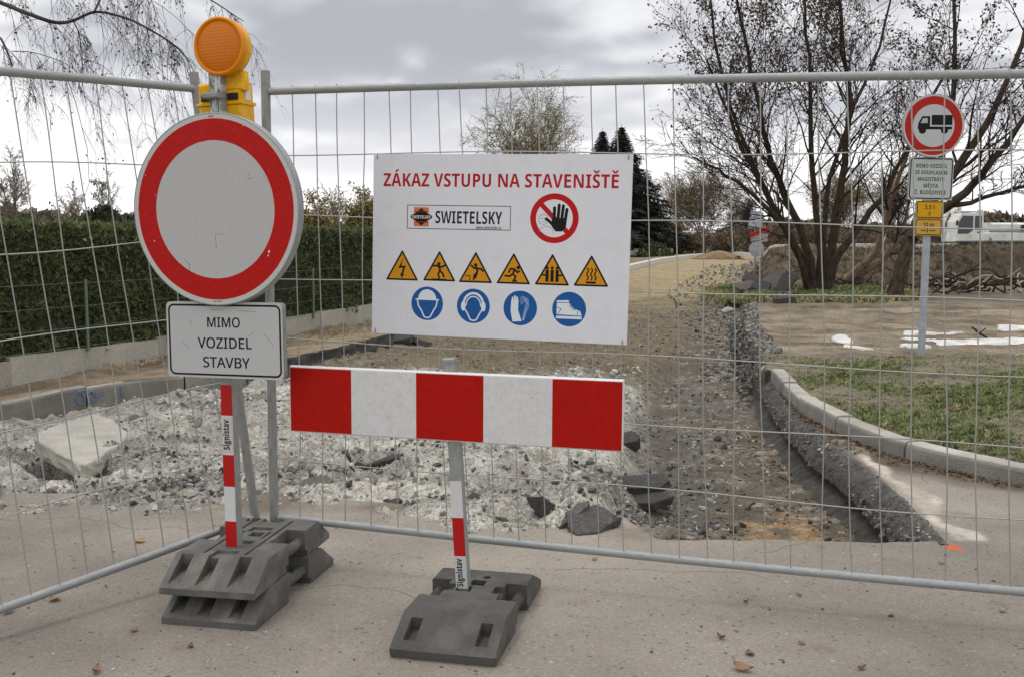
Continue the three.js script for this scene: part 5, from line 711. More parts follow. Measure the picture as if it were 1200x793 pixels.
// ---------------------------------------------------------------- grass
{
  const r = rngOf(88), blade = (() => { const mb = new MB(); for (let i = 0; i < 7; i++) { const a = r() * 6.3, o = V((r() - 0.5) * 0.05, 0, (r() - 0.5) * 0.05), h = 0.03 + 0.045 * r(), lean = 0.02 + 0.05 * r(), w = 0.0035, dx = Math.cos(a), dz = Math.sin(a), s = V(-dz * w, 0, dx * w), mid = o.clone().add(V(dx * lean * 0.4, h * 0.6, dz * lean * 0.4)), tip = o.clone().add(V(dx * lean, h, dz * lean)); mb.quad(o.clone().sub(s), o.clone().add(s), mid.clone().addScaledVector(s, 0.8), mid.clone().addScaledVector(s, -0.8)); mb.tri(mid.clone().addScaledVector(s, -0.8), mid.clone().addScaledVector(s, 0.8), tip); } return mb.geo(); })();
  const near = [], far = [];
  const col = (n) => { const k = r(); return (k < 0.22 + 0.4 * (1 - n) ? C(0.3, 0.245, 0.13) : k < 0.65 ? C(0.14, 0.185, 0.055) : C(0.1, 0.135, 0.045)).multiplyScalar(0.7 + 0.6 * r()); };
  for (let i = 0; i < 90000 && near.length < 24000; i++) { const d = 5.3 + 7.2 * Math.pow(r(), 1.1), x0 = kerbRight(Math.max(d, 5.15)), x = x0 + 0.14 + (d * 0.62 + 1.2 - x0) * r(); const a = grassAmount(x, d); if (r() > a) continue; near.push({ p: V(x, landRight(x, d) - 0.006, -d), r: [(r() - 0.5) * 0.5, r() * 6, (r() - 0.5) * 0.5], s: (0.35 + 0.85 * r() * r() + 0.15 * r()) * (0.6 + 0.4 * a), c: col(a) }); }
  for (let i = 0; i < 90000 && far.length < 15000; i++) { const d = 22 + 34 * Math.pow(r(), 2), x = d * (0.18 + 0.42 * r()); const a = grassAmount(x, d); if (r() > a) continue; const s = 1.3 + 1.6 * r(); far.push({ p: V(x, landRight(x, d) - 0.01, -d), r: [(r() - 0.5) * 0.5, r() * 6, (r() - 0.5) * 0.5], s, c: col(a).multiplyScalar(1.25) }); }
  for (let i = 0; i < 5200; i++) { const d = 28 + 8 * r(), x = d * (0.235 + 0.42 * r()); far.push({ p: V(x, landRight(x, d) - 0.02, -d), r: [(r() - 0.5) * 1.4, r() * 6, (r() - 0.5) * 1.4], s: 1.4 + 2.6 * r() * r(), c: (r() < 0.8 ? C(0.15, 0.11, 0.07) : C(0.12, 0.13, 0.06)).multiplyScalar(0.5 + r()) }); }
  for (let i = 0; i < 2600; i++) { const d = 8.5 + 16 * r(), x = mix(wallLine(d) + 0.05, kerbLeft(d) - 0.3, r()); if (fbm(x * 2, d * 2, 3, 621) < 0.5) continue; far.push({ p: V(x, 0.0 + kerbLeftH(d) * 0.5 + rise(d), -d), r: [(r() - 0.5) * 0.8, r() * 6, (r() - 0.5) * 0.8], s: 0.5 + 0.8 * r(), c: C(0.34, 0.26, 0.13).multiplyScalar(0.6 + 0.6 * r()) }); }
  const gm = std({ color: C(1, 1, 1), roughness: 0.8, side: THREE.DoubleSide });
  scatter('grass', blade, gm, near, null, 'patchy green grass with dead leaves behind the right kerb', 'grass');
  scatter('grass', blade, gm, far, null, 'rough grass at the foot of the trees and along the verges', 'grass');
}
// ---------------------------------------------------------------- garden wall, garden fence, hedge
const axisL = V(0.238, 0, -1).normalize(), yawL = Math.atan2(-axisL.x, -axisL.z);
const alongWall = (d, y, off = 0) => V(wallLine(d) + off, y, -d);
{
  const g = thing('garden_wall', 'low weathered concrete wall at the foot of the hedge on the left', 'wall', alongWall(7, 0));
  const mw = [0.31, 0.35, 0.38].map((v, i) => std({ color: C(v * 1.05, v, v * 0.88), map: repeated(T.concrete, 0.7, 0.7, i * 0.37, i * 0.2), bumpMap: repeated(T.concreteBump, 0.7), bumpScale: 0.005 }));
  let k = 0; for (let d = 6.5; d < 62; d += 2.0, k++) { const m = mesh('wall_panel', box(0.2, 0.62, Math.hypot(2, wallLine(d + 2) - wallLine(d)) + 0.02, 0, 0.08, 0, 0.008), mw[k % 3], g); const yw = Math.atan2(-(wallLine(d + 2) - wallLine(d)), 2), c = alongWall(d + 1, rise(d + 1) - 0.03 + lut(d + 1, [9, 12.6, 18], [-0.13, -0.06, -0.02]), -0.1); m.position.copy(c.sub(g.position)); m.rotation.y = yw; }
  const f = thing('garden_fence', 'thin green wire garden fence standing in front of the hedge', 'garden fence', alongWall(9, 0.3));
  const gp = std({ color: C(0.12, 0.17, 0.12), roughness: 0.5 });
  for (let d = 9; d < 50; d += 2.4) mesh('post', tubeGeo([0, 1].map((v) => alongWall(d, 0.25 + rise(d) + v * 0.82, 0.03).sub(f.position)), 0.02, 8), gp, f);
  for (const y of [0.06, 0.28, 0.52, 0.78]) mesh('wire', tubeGeo([9, 15, 22, 30, 40, 49].map((d) => alongWall(d, 0.25 + rise(d) + y, 0.05).sub(f.position)), 0.0035, 4, false), gp, f);
}
{
  const r = rngOf(99), h0 = (d) => lut(d, [9, 12.6, 18], [0.15, 0.23, 0.27]) + rise(d), top = (d, u) => 1.67 + rise(d) * 0.6 + 0.1 * (fbm(d * 0.8, u, 3, 631) - 0.5) + 0.09 * (fbm(d * 3.3, u * 3, 3, 633) - 0.5);
  const g = thing('hedge', 'long clipped dark green hedge on top of the low wall on the left', 'hedge', alongWall(6, 0));
  // core: an uneven dark body
  const rows = rowsOf(5.5, 62, 0.22, 8, 0.9), ring = [], nr = 16, P = [], I = [];
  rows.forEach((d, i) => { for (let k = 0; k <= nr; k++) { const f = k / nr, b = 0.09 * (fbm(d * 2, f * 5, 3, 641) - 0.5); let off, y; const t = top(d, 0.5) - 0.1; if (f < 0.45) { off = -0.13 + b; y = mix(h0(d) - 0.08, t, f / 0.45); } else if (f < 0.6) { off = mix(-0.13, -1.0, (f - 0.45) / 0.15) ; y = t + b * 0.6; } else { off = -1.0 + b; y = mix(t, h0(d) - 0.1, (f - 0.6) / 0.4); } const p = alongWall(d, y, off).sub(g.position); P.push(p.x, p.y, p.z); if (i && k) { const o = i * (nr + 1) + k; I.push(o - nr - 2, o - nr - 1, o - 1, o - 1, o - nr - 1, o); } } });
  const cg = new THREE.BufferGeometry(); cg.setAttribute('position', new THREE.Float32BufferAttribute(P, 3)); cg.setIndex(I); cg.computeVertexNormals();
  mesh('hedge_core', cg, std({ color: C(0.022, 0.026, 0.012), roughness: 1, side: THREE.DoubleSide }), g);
  const sprig = (() => { const mb = new MB(); for (let i = 0; i < 9; i++) { const a = r() * 6.3, t = 0.3 + 0.5 * r(), l = 0.05 + 0.05 * r(), w = 0.006 + 0.005 * r(), dir = V(Math.cos(a) * t, 1, Math.sin(a) * t).normalize(), o = V((r() - 0.5) * 0.03, (r() - 0.4) * 0.03, (r() - 0.5) * 0.03), s = V(-Math.sin(a), 0.2 * r(), Math.cos(a)).multiplyScalar(w), m = o.clone().addScaledVector(dir, l * 0.55); mb.quad(o, m.clone().add(s), o.clone().addScaledVector(dir, l), m.clone().sub(s)); } return mb.geo(); })();
  const sp = [], e = new THREE.Euler();
  const addS = (d, y, off, out) => { const n = fbm(d * 1.7, y * 2.4, 3, 651) * 0.5 + fbm(d * 5, y * 5, 3, 653) * 0.5, k = r(); const c = (k < 0.13 + 0.35 * sstep(0.45, 0.62, fbm(d * 0.9, y * 1.3, 3, 657)) ? C(0.125, 0.155, 0.055) : k < 0.22 ? C(0.15, 0.105, 0.05) : C(0.08, 0.1, 0.04)).multiplyScalar(0.45 + 1.1 * n * (0.6 + 0.8 * r())); const p = alongWall(d, y, off).sub(g.position); sp.push({ p, q: new THREE.Quaternion().setFromEuler(e.set((r() - 0.5) * 1.6 + (out ? 0 : 0), r() * 6.3, -out * (0.7 + 0.7 * r()) + (r() - 0.5) * 0.8)), s: (0.5 + 0.45 * r()) * (0.7 + d * 0.034), c }); };
  for (let i = 0; i < 70000; i++) { const d = 7.5 + 52 * Math.pow(r(), 2.2), t = top(d, 0.5), y = mix(h0(d) - 0.02, t, r()); addS(d, y, -0.14 + 0.1 * (r() - 0.4) + 0.26 * (fbm(d * 3, y * 3.4, 4, 661) - 0.5), 1); }
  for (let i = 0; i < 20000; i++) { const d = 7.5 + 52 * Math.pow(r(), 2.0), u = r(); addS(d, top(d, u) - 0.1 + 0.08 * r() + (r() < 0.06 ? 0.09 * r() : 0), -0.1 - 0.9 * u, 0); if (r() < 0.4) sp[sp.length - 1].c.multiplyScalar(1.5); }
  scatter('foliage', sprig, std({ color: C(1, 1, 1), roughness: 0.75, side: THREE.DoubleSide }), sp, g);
}
// ---------------------------------------------------------------- trees
const leafQuad = (() => { const mb = new MB(); mb.quad(V(0, -0.5, 0), V(0.3, 0.02, 0.1), V(0, 0.5, 0), V(-0.3, 0.02, 0.06)); return mb.geo(); })();
function perp(d, r) { const a = V(r() - 0.5, r() - 0.5, r() - 0.5); a.addScaledVector(d, -a.dot(d)); return a.normalize(); }
// cfg[level] = { n, len, rad, ang, seg, wig, trop, from, sides }
function grow(mbs, p0, dir, len, rad, level, cfg, r, tips) {
  const c = cfg[level], N = c.seg, pts = [p0.clone()], rads = [rad], d = dir.clone(); let p = p0.clone();
  for (let i = 0; i < N; i++) { d.addScaledVector(perp(d, r), c.wig * (r() * 0.8 + 0.2)); d.y += c.trop; d.normalize(); p = p.clone().addScaledVector(d, len / N); pts.push(p); rads.push(Math.max(rad * (1 - (i + 1) / N * (c.taper ?? 0.8)), c.min ?? 0.002)); }
  mbs[Math.min(level, mbs.length - 1)].tube(pts, rads, c.sides);
  spawn(mbs, pts, rads, len, level, cfg, r, tips);
}
function spawn(mbs, pts, rads, len, level, cfg, r, tips) {
  const c = cfg[level], N = pts.length - 1, nx = cfg[level + 1];
  if (!nx) { for (let i = 1; i <= N; i++) tips.push([pts[i], pts[i].clone().sub(pts[i - 1]).normalize()]); return; }
  const n = Math.round(c.n * (0.75 + 0.5 * r()));
  for (let k = 0; k < n; k++) {
    const f = mix(c.from ?? 0.3, 1, (k + r()) / n), x = f * N, i = Math.min(Math.floor(x), N - 1), q = pts[i].clone().lerp(pts[i + 1], x - i), t = pts[i + 1].clone().sub(pts[i]).normalize(), a = c.ang * (0.65 + 0.7 * r());
    const side = perp(t, r); if (c.lift) side.y += c.lift * r(); const dd = t.clone().multiplyScalar(Math.cos(a)).addScaledVector(side, Math.sin(a)).normalize();
    grow(mbs, q, dd, len * nx.len * (0.6 + 0.7 * r()) * (1 - 0.45 * (f - 0.3)), mix(rads[i], rads[i + 1], x - i) * nx.rad, level + 1, cfg, r, tips);
  }
}
function makeTree(name, label, category, base, stems, cfg, mats, seed, leaf, group) {
  const r = rngOf(seed), g = thing(name, label, category, base, group), trunk = new MB(), branch = new MB(), twig = new MB(), tips = [];
  for (const s of stems) { const pts = s.pts.map((p) => p.clone().sub(base)), cv = new THREE.CatmullRomCurve3(pts), N = s.seg ?? 14, P = [], R = []; for (let i = 0; i <= N; i++) { const p = cv.getPoint(i / N); if (i > 1) p.add(V((r() - 0.5), (r() - 0.5) * 0.4, (r() - 0.5)).multiplyScalar(s.jit ?? 0.06)); P.push(p); R.push(mix(s.r0, s.r1, Math.pow(i / N, 0.8)) * (i === 0 ? 1.12 : 1)); } trunk.tube(P, R, 10, false, 1); let L = 0; for (let i = 1; i <= N; i++) L += P[i].distanceTo(P[i - 1]); spawn([trunk, branch, twig, twig], P, R, L, 0, cfg, r, tips); }
  mesh('trunk', trunk.geo(), mats[0], g); if (branch.i.length) mesh('branch', branch.geo(), mats[1], g); if (twig.i.length) mesh('twig', twig.geo(), mats[2] ?? mats[1], g);
  if (leaf && leaf.n) { const sp = [], e = new THREE.Euler(); for (let i = 0; i < leaf.n; i++) { const [p, d] = tips[Math.floor(r() * tips.length)]; if (leaf.keep && !leaf.keep(p.clone().add(base), r)) continue; const j = leaf.jit; sp.push({ p: p.clone().add(V((r() - 0.5) * j, (r() - 0.5) * j, (r() - 0.5) * j)), q: new THREE.Quaternion().setFromEuler(e.set(r() * 6, r() * 6, r() * 6)), s: leaf.s * (0.6 + 0.8 * r()), c: leaf.col(r) }); } scatter('crown', leafQuad, std({ color: C(1, 1, 1), roughness: 0.8, side: THREE.DoubleSide }), sp, g); }
  return g;
}
const bareCfg = (o = {}) => [{ n: o.n0 ?? 16, ang: 0.75, from: 0.28 }, { n: o.n1 ?? 8, len: 0.42, rad: 0.5, ang: 0.65, seg: 6, wig: 0.2, trop: 0.05, sides: 5, from: 0.2 }, { n: o.n2 ?? 6, len: 0.5, rad: 0.5, ang: 0.7, seg: 4, wig: 0.28, trop: 0.03, sides: 3, from: 0.15, min: 0.006 }, { len: 0.5, rad: 0.6, ang: 0.7, seg: 3, wig: 0.3, trop: 0.02, sides: 3, min: o.min ?? 0.005 }];
{ // the many-stemmed alder behind the muddy ground
  const D = 26, b = onRight(963, 343); b.y -= 0.1;
  const S = (list, dz, r0, r1) => ({ pts: list.map(([x, y], i) => i === 0 ? at(x, y, -b.z) .setY(b.y) : at(x, y, -b.z + dz * i / (list.length - 1))), r0, r1, jit: 0.09, seg: 16 });
  const stems = [
    S([[951, 343], [938, 300], [916, 262], [890, 212], [868, 168], [852, 130], [830, 70]], 1.6, 0.125, 0.03), S([[955, 343], [946, 290], [926, 240], [905, 190], [893, 140], [880, 80], [862, -10]], -1.2, 0.125, 0.03),
    S([[960, 344], [960, 280], [955, 215], [949, 160], [950, 100], [945, 30], [938, -60]], 0.4, 0.11, 0.03), S([[966, 344], [976, 280], [986, 225], [991, 170], [994, 110], [988, 50], [980, -60]], -1.8, 0.14, 0.035),
    S([[969, 343], [983, 298], [1005, 268], [1032, 233], [1057, 188], [1087, 128], [1115, 70]], 1.5, 0.125, 0.03), S([[962, 343], [968, 270], [975, 200], [1000, 130], [1030, 60], [1050, -30]], 2.8, 0.09, 0.025), S([[950, 342], [930, 285], [895, 240], [850, 205], [815, 185]], -2.4, 0.1, 0.02), S([[956, 343], [938, 295], [905, 235], [872, 170], [850, 105], [838, 40], [830, -30]], 0.8, 0.09, 0.025)];
  const cfg = [{ n: 20, ang: 0.8, from: 0.28, lift: 0.5 }, { n: 6, len: 0.3, rad: 0.36, ang: 0.65, seg: 6, wig: 0.22, trop: 0.035, sides: 5, from: 0.2 }, { n: 6, len: 0.5, rad: 0.5, ang: 0.7, seg: 4, wig: 0.3, trop: 0.02, sides: 3, from: 0.15, min: 0.007 }, { len: 0.48, rad: 0.6, ang: 0.7, seg: 3, wig: 0.32, trop: 0.01, sides: 3, min: 0.005 }];
  makeTree('alder_tree', 'large dark many-stemmed tree with sparse brown leaves behind the muddy ground', 'tree', b, stems, cfg, [M.bark, M.twig, M.twig], 17, { n: 25000, jit: 0.3, s: 0.085, keep: (p, r) => { const py = HORIZON - (p.y - EYE) / -p.z * F, px = 600 + p.x / -p.z * F; return r() < sstep(3.6, 6.6, p.y) * (px < 975 ? 1 : 0.45); }, col: (r) => (r() < 0.6 ? C(0.085, 0.05, 0.04) : C(0.14, 0.085, 0.065)).multiplyScalar(0.6 + 0.8 * r()) });
  // the leaning tree behind the truck sign
  const b2 = onRight(1047, 350); b2.y -= 0.1; const S2 = (list, dz, r0, r1) => ({ pts: list.map(([x, y], i) => i === 0 ? at(x, y, -b2.z).setY(b2.y) : at(x, y, -b2.z + dz * i / (list.length - 1))), r0, r1, jit: 0.07, seg: 16 });
  const stems2 = [S2([[1046, 350], [1062, 300], [1078, 258], [1102, 222], [1135, 180], [1165, 130], [1195, 60], [1215, -20]], 1.5, 0.19, 0.045), S2([[1078, 262], [1120, 235], [1160, 195], [1200, 140], [1250, 80]], -1.5, 0.13, 0.04), S2([[1090, 240], [1128, 240], [1165, 228], [1210, 215], [1260, 190]], -2, 0.075, 0.02), S2([[1070, 280], [1095, 215], [1110, 150], [1120, 80], [1118, -20]], 2.2, 0.12, 0.04)];
  stems2.forEach((s, i) => { if (i) s.pts[0] = at(...[[0, 0], [1078, 262], [1090, 240], [1070, 280]][i], -b2.z + 0.2); });
  makeTree('leaning_tree', 'leaning dark tree whose trunk rises right behind the truck sign', 'tree', b2, stems2, cfg.map((c, i) => (i ? c : { ...c, n: 13 })), [M.bark, M.twig, M.twig], 29, { n: 9000, jit: 0.3, s: 0.09, keep: (p, r) => r() < sstep(3.8, 6.5, p.y) * 0.8, col: (r) => C(0.07, 0.042, 0.036).multiplyScalar(0.6 + 0.8 * r()) });
  const b3 = onRight(1014, 338); b3.z -= 2; b3.y = landRight(b3.x, -b3.z) - 0.1; const S3 = (list, r0, r1) => ({ pts: list.map(([x, y], i) => i === 0 ? b3.clone() : at(x, y, -b3.z)), r0, r1, jit: 0.05 });
  makeTree('slim_tree', 'slim brown leaning tree between the alder and the leaning trunk', 'tree', b3, [S3([[1014, 330], [1026, 296], [1038, 260], [1046, 230], [1062, 185], [1070, 150]], 0.14, 0.04), S3([[1014, 330], [1040, 300], [1060, 262], [1066, 220]], 0.1, 0.03)], bareCfg({ n0: 10, n1: 6, n2: 4 }), [std({ color: C(0.17, 0.12, 0.08), map: repeated(T.bark, 2, 1) }), M.twig, M.twig], 37, null);
}
{ // birch outside the frame on the left; its boughs hang into view
  const b = V(-5.5, -0.1, -8.2), r = rngOf(53);
  const g = thing('birch_tree', 'birch whose thin hanging twigs droop into the upper left of the picture', 'tree', b), tr = new MB(), br = new MB(), tw = new MB(), tips = [];
  const rel = (p) => p.sub(b);
  tr.tube([V(0, 0, 0), V(0.05, 1.2, 0.05), V(-0.05, 2.6, 0.1), V(0.1, 4.2, 0), V(0.2, 6.2, -0.1), V(0.1, 8.5, 0)], [0.16, 0.13, 0.12, 0.1, 0.07, 0.03], 12);
  const boughs = [
    [[[-155, -60], [-60, -20], [0, 3], [35, 17], [62, 26], [85, 24], [110, 14], [140, 19], [172, 33], [200, 50], [222, 72]], 7.4, 0.019, 0.0045, 60], [[[-140, 20], [-60, 20], [-10, 40], [4, 52], [12, 72], [14, 84]], 7.0, 0.014, 0.003, 12], [[[-150, -120], [-20, -70], [80, -55], [150, -40], [205, -22], [250, 2], [285, 25]], 7.9, 0.016, 0.003, 52], [[[-150, -170], [-40, -130], [60, -110], [120, -70], [155, -30], [175, 5]], 6.8, 0.014, 0.003, 46], [[[110, 14], [122, -12], [135, -40], [150, -60]], 7.4, 0.008, 0.003, 12], [[[85, 24], [92, 40], [96, 70], [90, 110]], 7.35, 0.005, 0.002, 12], [[[-120, -40], [-40, -20], [10, -16], [60, -25], [110, -30], [160, -36]], 7.7, 0.012, 0.003, 40], [[[14, 60], [40, 62], [75, 74], [95, 96], [100, 120]], 7.0, 0.0035, 0.0016, 14]];
  const droop = (p, len, rad, lvl, dx) => { const d = V(dx + (r() - 0.5) * 0.9, 0.1 - 0.5 * r(), (r() - 0.5) * 0.8).normalize(), pts = [p.clone()], R = [rad], N = 7; let q = p.clone(); for (let i = 0; i < N; i++) { d.y -= 0.34; d.x += (r() - 0.45) * 0.34; d.z += (r() - 0.5) * 0.3; d.normalize(); q = q.clone().addScaledVector(d, len / N); pts.push(q); R.push(rad * (1 - 0.75 * (i + 1) / N)); } tw.tube(pts, R, 3); if (lvl < 2) { const n = lvl ? 2 + 2 * r() : 3 + 4 * r(); for (let k = 0; k < n; k++) { const i = 1 + Math.floor(r() * (N - 1)); droop(pts[i], len * (0.25 + 0.4 * r()), rad * 0.7, lvl + 1, (r() - 0.4) * 0.8); } } for (let i = 3; i <= N; i++) tips.push(pts[i]); };
  for (const [list, dep, r0, r1, n] of boughs) { const cv = new THREE.CatmullRomCurve3(list.map(([x, y], i) => rel(at(x, y, dep + 0.35 * Math.sin(i * 1.3))))), N = 40, P = cv.getPoints(N), R = P.map((_, i) => mix(r0, r1, i / N)); br.tube(P, R, 7);
    for (let k = 0; k < n * 0.45; k++) { const i = Math.floor(N * (0.2 + 0.8 * r())); droop(P[i], 0.2 + 0.95 * r() * r(), 0.0026, 0, 0.2); } }
  const main = [[-5.5, 4.4], [-5.45, 3.9], [-5.4, 5.1]]; // join the boughs to the stem
  for (const [list, dep, r0] of boughs) if (list[0][0] < -100) { const q = rel(at(...list[0], dep)); br.tube([V(0.05, q.y - 0.5, 0), q.clone().multiplyScalar(0.5).setY(q.y - 0.12), q], [r0 * 1.6, r0 * 1.2, r0], 7); }
  mesh('trunk', tr.geo(), std({ color: C(0.5, 0.48, 0.44), map: repeated(T.bark, 2) }), g); mesh('branch', br.geo(), std({ color: C(0.025, 0.019, 0.018) }), g); mesh('twig', tw.geo(), std({ color: C(0.045, 0.034, 0.032) }), g);
  const sp = []; for (let i = 0; i < 720; i++) { const p = tips[Math.floor(r() * tips.length)]; sp.push({ p: p.clone().add(V((r() - 0.5) * 0.03, -0.012, (r() - 0.5) * 0.03)), r: [r() * 6, r() * 6, r() * 6], s: 0.016 + 0.016 * r(), c: C(0.05, 0.04, 0.03).multiplyScalar(0.7 + r()) }); }
  // a few yellow leaves still hanging lower down, in front of the hedge
  for (const [px, py] of [[92, 250], [95, 262], [103, 270], [106, 279], [108, 288], [104, 292], [109, 296], [90, 246], [99, 281], [118, 214], [107, 204], [112, 192], [106, 189], [121, 198], [110, 216], [101, 182], [58, 238]]) sp.push({ p: rel(at(px, py, 7.1)), r: [r() * 6, r() * 6, r() * 6], s: 0.03 + 0.012 * r(), c: py > 240 ? C(0.32, 0.27, 0.06) : C(0.05, 0.04, 0.03) });
  const tw2 = new MB(); tw2.tube([at(72, 74, 7.1), at(88, 120, 7.1), at(102, 175, 7.1), at(104, 215, 7.1), at(92, 250, 7.1), at(105, 285, 7.1), at(108, 300, 7.1)].map(rel), [0.0025, 0.0024, 0.0022, 0.002, 0.0018, 0.0014, 0.001], 4); const tw3 = new MB(); tw3.tube([at(96, 150, 7.1), at(112, 180, 7.1), at(112, 200, 7.1), at(119, 220, 7.1)].map(rel), 0.0016, 4); mesh('twig', tw2.geo(), M.twig, g); mesh('twig', tw3.geo(), M.twig, g);
  scatter('foliage', leafQuad, std({ color: C(1, 1, 1), side: THREE.DoubleSide }), sp, g);
}
// far trees: one stem with a crown, grown to the outline seen in the photograph
function farTree(name, label, px, depth, topPy, crownW, o = {}) {
  const base = at(px, HORIZON, depth); base.y = o.baseY ?? farGround(base.x, depth); const H = at(px, topPy, depth).y - base.y, hw = crownW / F * depth, r = rngOf(o.seed ?? px);
  const lean = o.lean ?? 0, stems = [{ pts: [0, 0.25, 0.5, 0.75, 1].map((f) => base.clone().add(V(lean * f * H + (r() - 0.5) * 0.02 * H, H * f * 0.97, (r() - 0.5) * 0.04 * H))), r0: H * (o.thick ?? 0.018), r1: 0.012, jit: H * 0.012, seg: 14 }];
  for (let i = 0; i < (o.stems ?? 2); i++) { const a = r() * 6.3, s = 0.35 + 0.5 * r(); stems.push({ pts: [V(0, H * 0.08, 0), V(Math.cos(a) * hw * 0.2, H * 0.35, Math.sin(a) * hw * 0.2), V(Math.cos(a) * hw * s * 0.6, H * 0.62, Math.sin(a) * hw * s * 0.5), V(Math.cos(a) * hw * s, H * (0.78 + 0.15 * r()), Math.sin(a) * hw * s)].map((p) => p.add(base)), r0: H * 0.012, r1: 0.012, jit: H * 0.01, seg: 10 }); }
  const k = hw / H / 0.36, cfg = [{ n: o.n0 ?? 26, ang: 0.85, from: o.from ?? 0.25, lift: 0.5 }, { n: 7, len: 0.34 * k, rad: 0.42, ang: 0.6, seg: 5, wig: 0.2, trop: o.trop ?? 0.06, sides: 4, from: 0.15, min: 0.012 }, { n: 5, len: 0.5, rad: 0.5, ang: 0.65, seg: 4, wig: 0.28, trop: o.trop2 ?? 0.02, sides: 3, from: 0.1, min: o.min ?? 0.01 }, { len: 0.55, rad: 0.6, ang: 0.7, seg: 3, wig: 0.3, trop: o.trop2 ?? 0, sides: 3, min: o.min ?? 0.008 }];
  const c = o.leaf ?? [0.2, 0.17, 0.08];
  return makeTree(name, label, 'tree', base, stems, cfg, [o.bark ?? M.twigBrown, o.twig ?? M.twigBrown, o.twig ?? M.twigBrown], (o.seed ?? px) + 7, { n: o.leaves ?? 5000, jit: 0.5, s: o.ls ?? 0.12, col: (q) => C(...c).multiplyScalar(0.5 + q()) });
}
const yellowTwig = std({ color: C(0.2, 0.165, 0.1) }), greyTwig = std({ color: C(0.26, 0.23, 0.2) });
farTree('birch_tree', 'tall pale birch with thin yellowish leaves rising behind the notice board', 632, 62, 124, 70, { seed: 11, leaves: 5500, leaf: [0.3, 0.25, 0.1], ls: 0.11, bark: M.barkPale, twig: yellowTwig, trop2: -0.1, n0: 34, stems: 4 });
farTree('bare_tree', 'pale bare tree right of the tall spruce', 786, 80, 212, 26, { seed: 12, leaves: 900, leaf: [0.22, 0.19, 0.14], twig: greyTwig, n0: 20 });
farTree('bare_tree', 'brownish spreading tree with a pale forked trunk beyond the end of the road', 826, 74, 218, 46, { seed: 13, leaves: 4500, leaf: [0.25, 0.18, 0.09], bark: M.barkPale, twig: yellowTwig, stems: 4 });
farTree('bare_tree', 'grey bare tree left of the blue sign backs', 862, 84, 232, 24, { seed: 14, leaves: 700, leaf: [0.2, 0.18, 0.14], twig: greyTwig, n0: 20 });
farTree('bare_tree', 'wispy bare tree at the left edge above the hedge', 18, 46, 183, 28, { seed: 15, leaves: 500, leaf: [0.26, 0.2, 0.12], twig: greyTwig, ls: 0.09 });
farTree('bare_tree', 'faint bare tree behind the hedge left of the round sign', 128, 60, 204, 20, { seed: 16, leaves: 200, leaf: [0.2, 0.18, 0.14], twig: greyTwig, n0: 18 });
farTree('bare_tree', 'low bare tree beside the hedge dome above the hedge', 88, 50, 228, 26, { seed: 22, leaves: 500, leaf: [0.25, 0.2, 0.1], twig: greyTwig, n0: 16 });
farTree('bare_tree', 'grey leafless tree between the round sign and the notice board', 392, 52, 228, 24, { seed: 17, leaves: 300, leaf: [0.22, 0.18, 0.13], twig: greyTwig });
farTree('yellow_tree', 'yellow leaved bushy tree behind the hedge beside the round sign', 372, 44, 240, 26, { seed: 18, leaves: 7000, leaf: [0.3, 0.22, 0.08], twig: yellowTwig });
farTree('yellow_tree', 'olive yellow bushy tree behind the hedge at the left edge of the notice board', 430, 46, 233, 28, { seed: 19, leaves: 9000, leaf: [0.3, 0.26, 0.09], twig: yellowTwig });
farTree('bare_tree', 'yellowish bare tree behind the stems of the alder', 985, 70, 218, 44, { seed: 20, leaves: 5000, leaf: [0.26, 0.22, 0.1], twig: yellowTwig, stems: 4 });
farTree('bare_tree', 'brown bare tree behind the foot of the truck sign', 1040, 76, 222, 44, { seed: 21, leaves: 2600, leaf: [0.22, 0.17, 0.1], twig: yellowTwig });
farTree('yellow_tree', 'small yellow tree behind the yellow plates of the truck sign', 1098, 62, 250, 22, { seed: 23, leaves: 5000, leaf: [0.32, 0.23, 0.06], twig: yellowTwig });
farTree('dark_tree', 'small dark evergreen behind the blue sign backs', 880, 78, 236, 10, { seed: 24, leaves: 5000, leaf: [0.05, 0.055, 0.035], n0: 30, from: 0.08, trop: -0.02 });
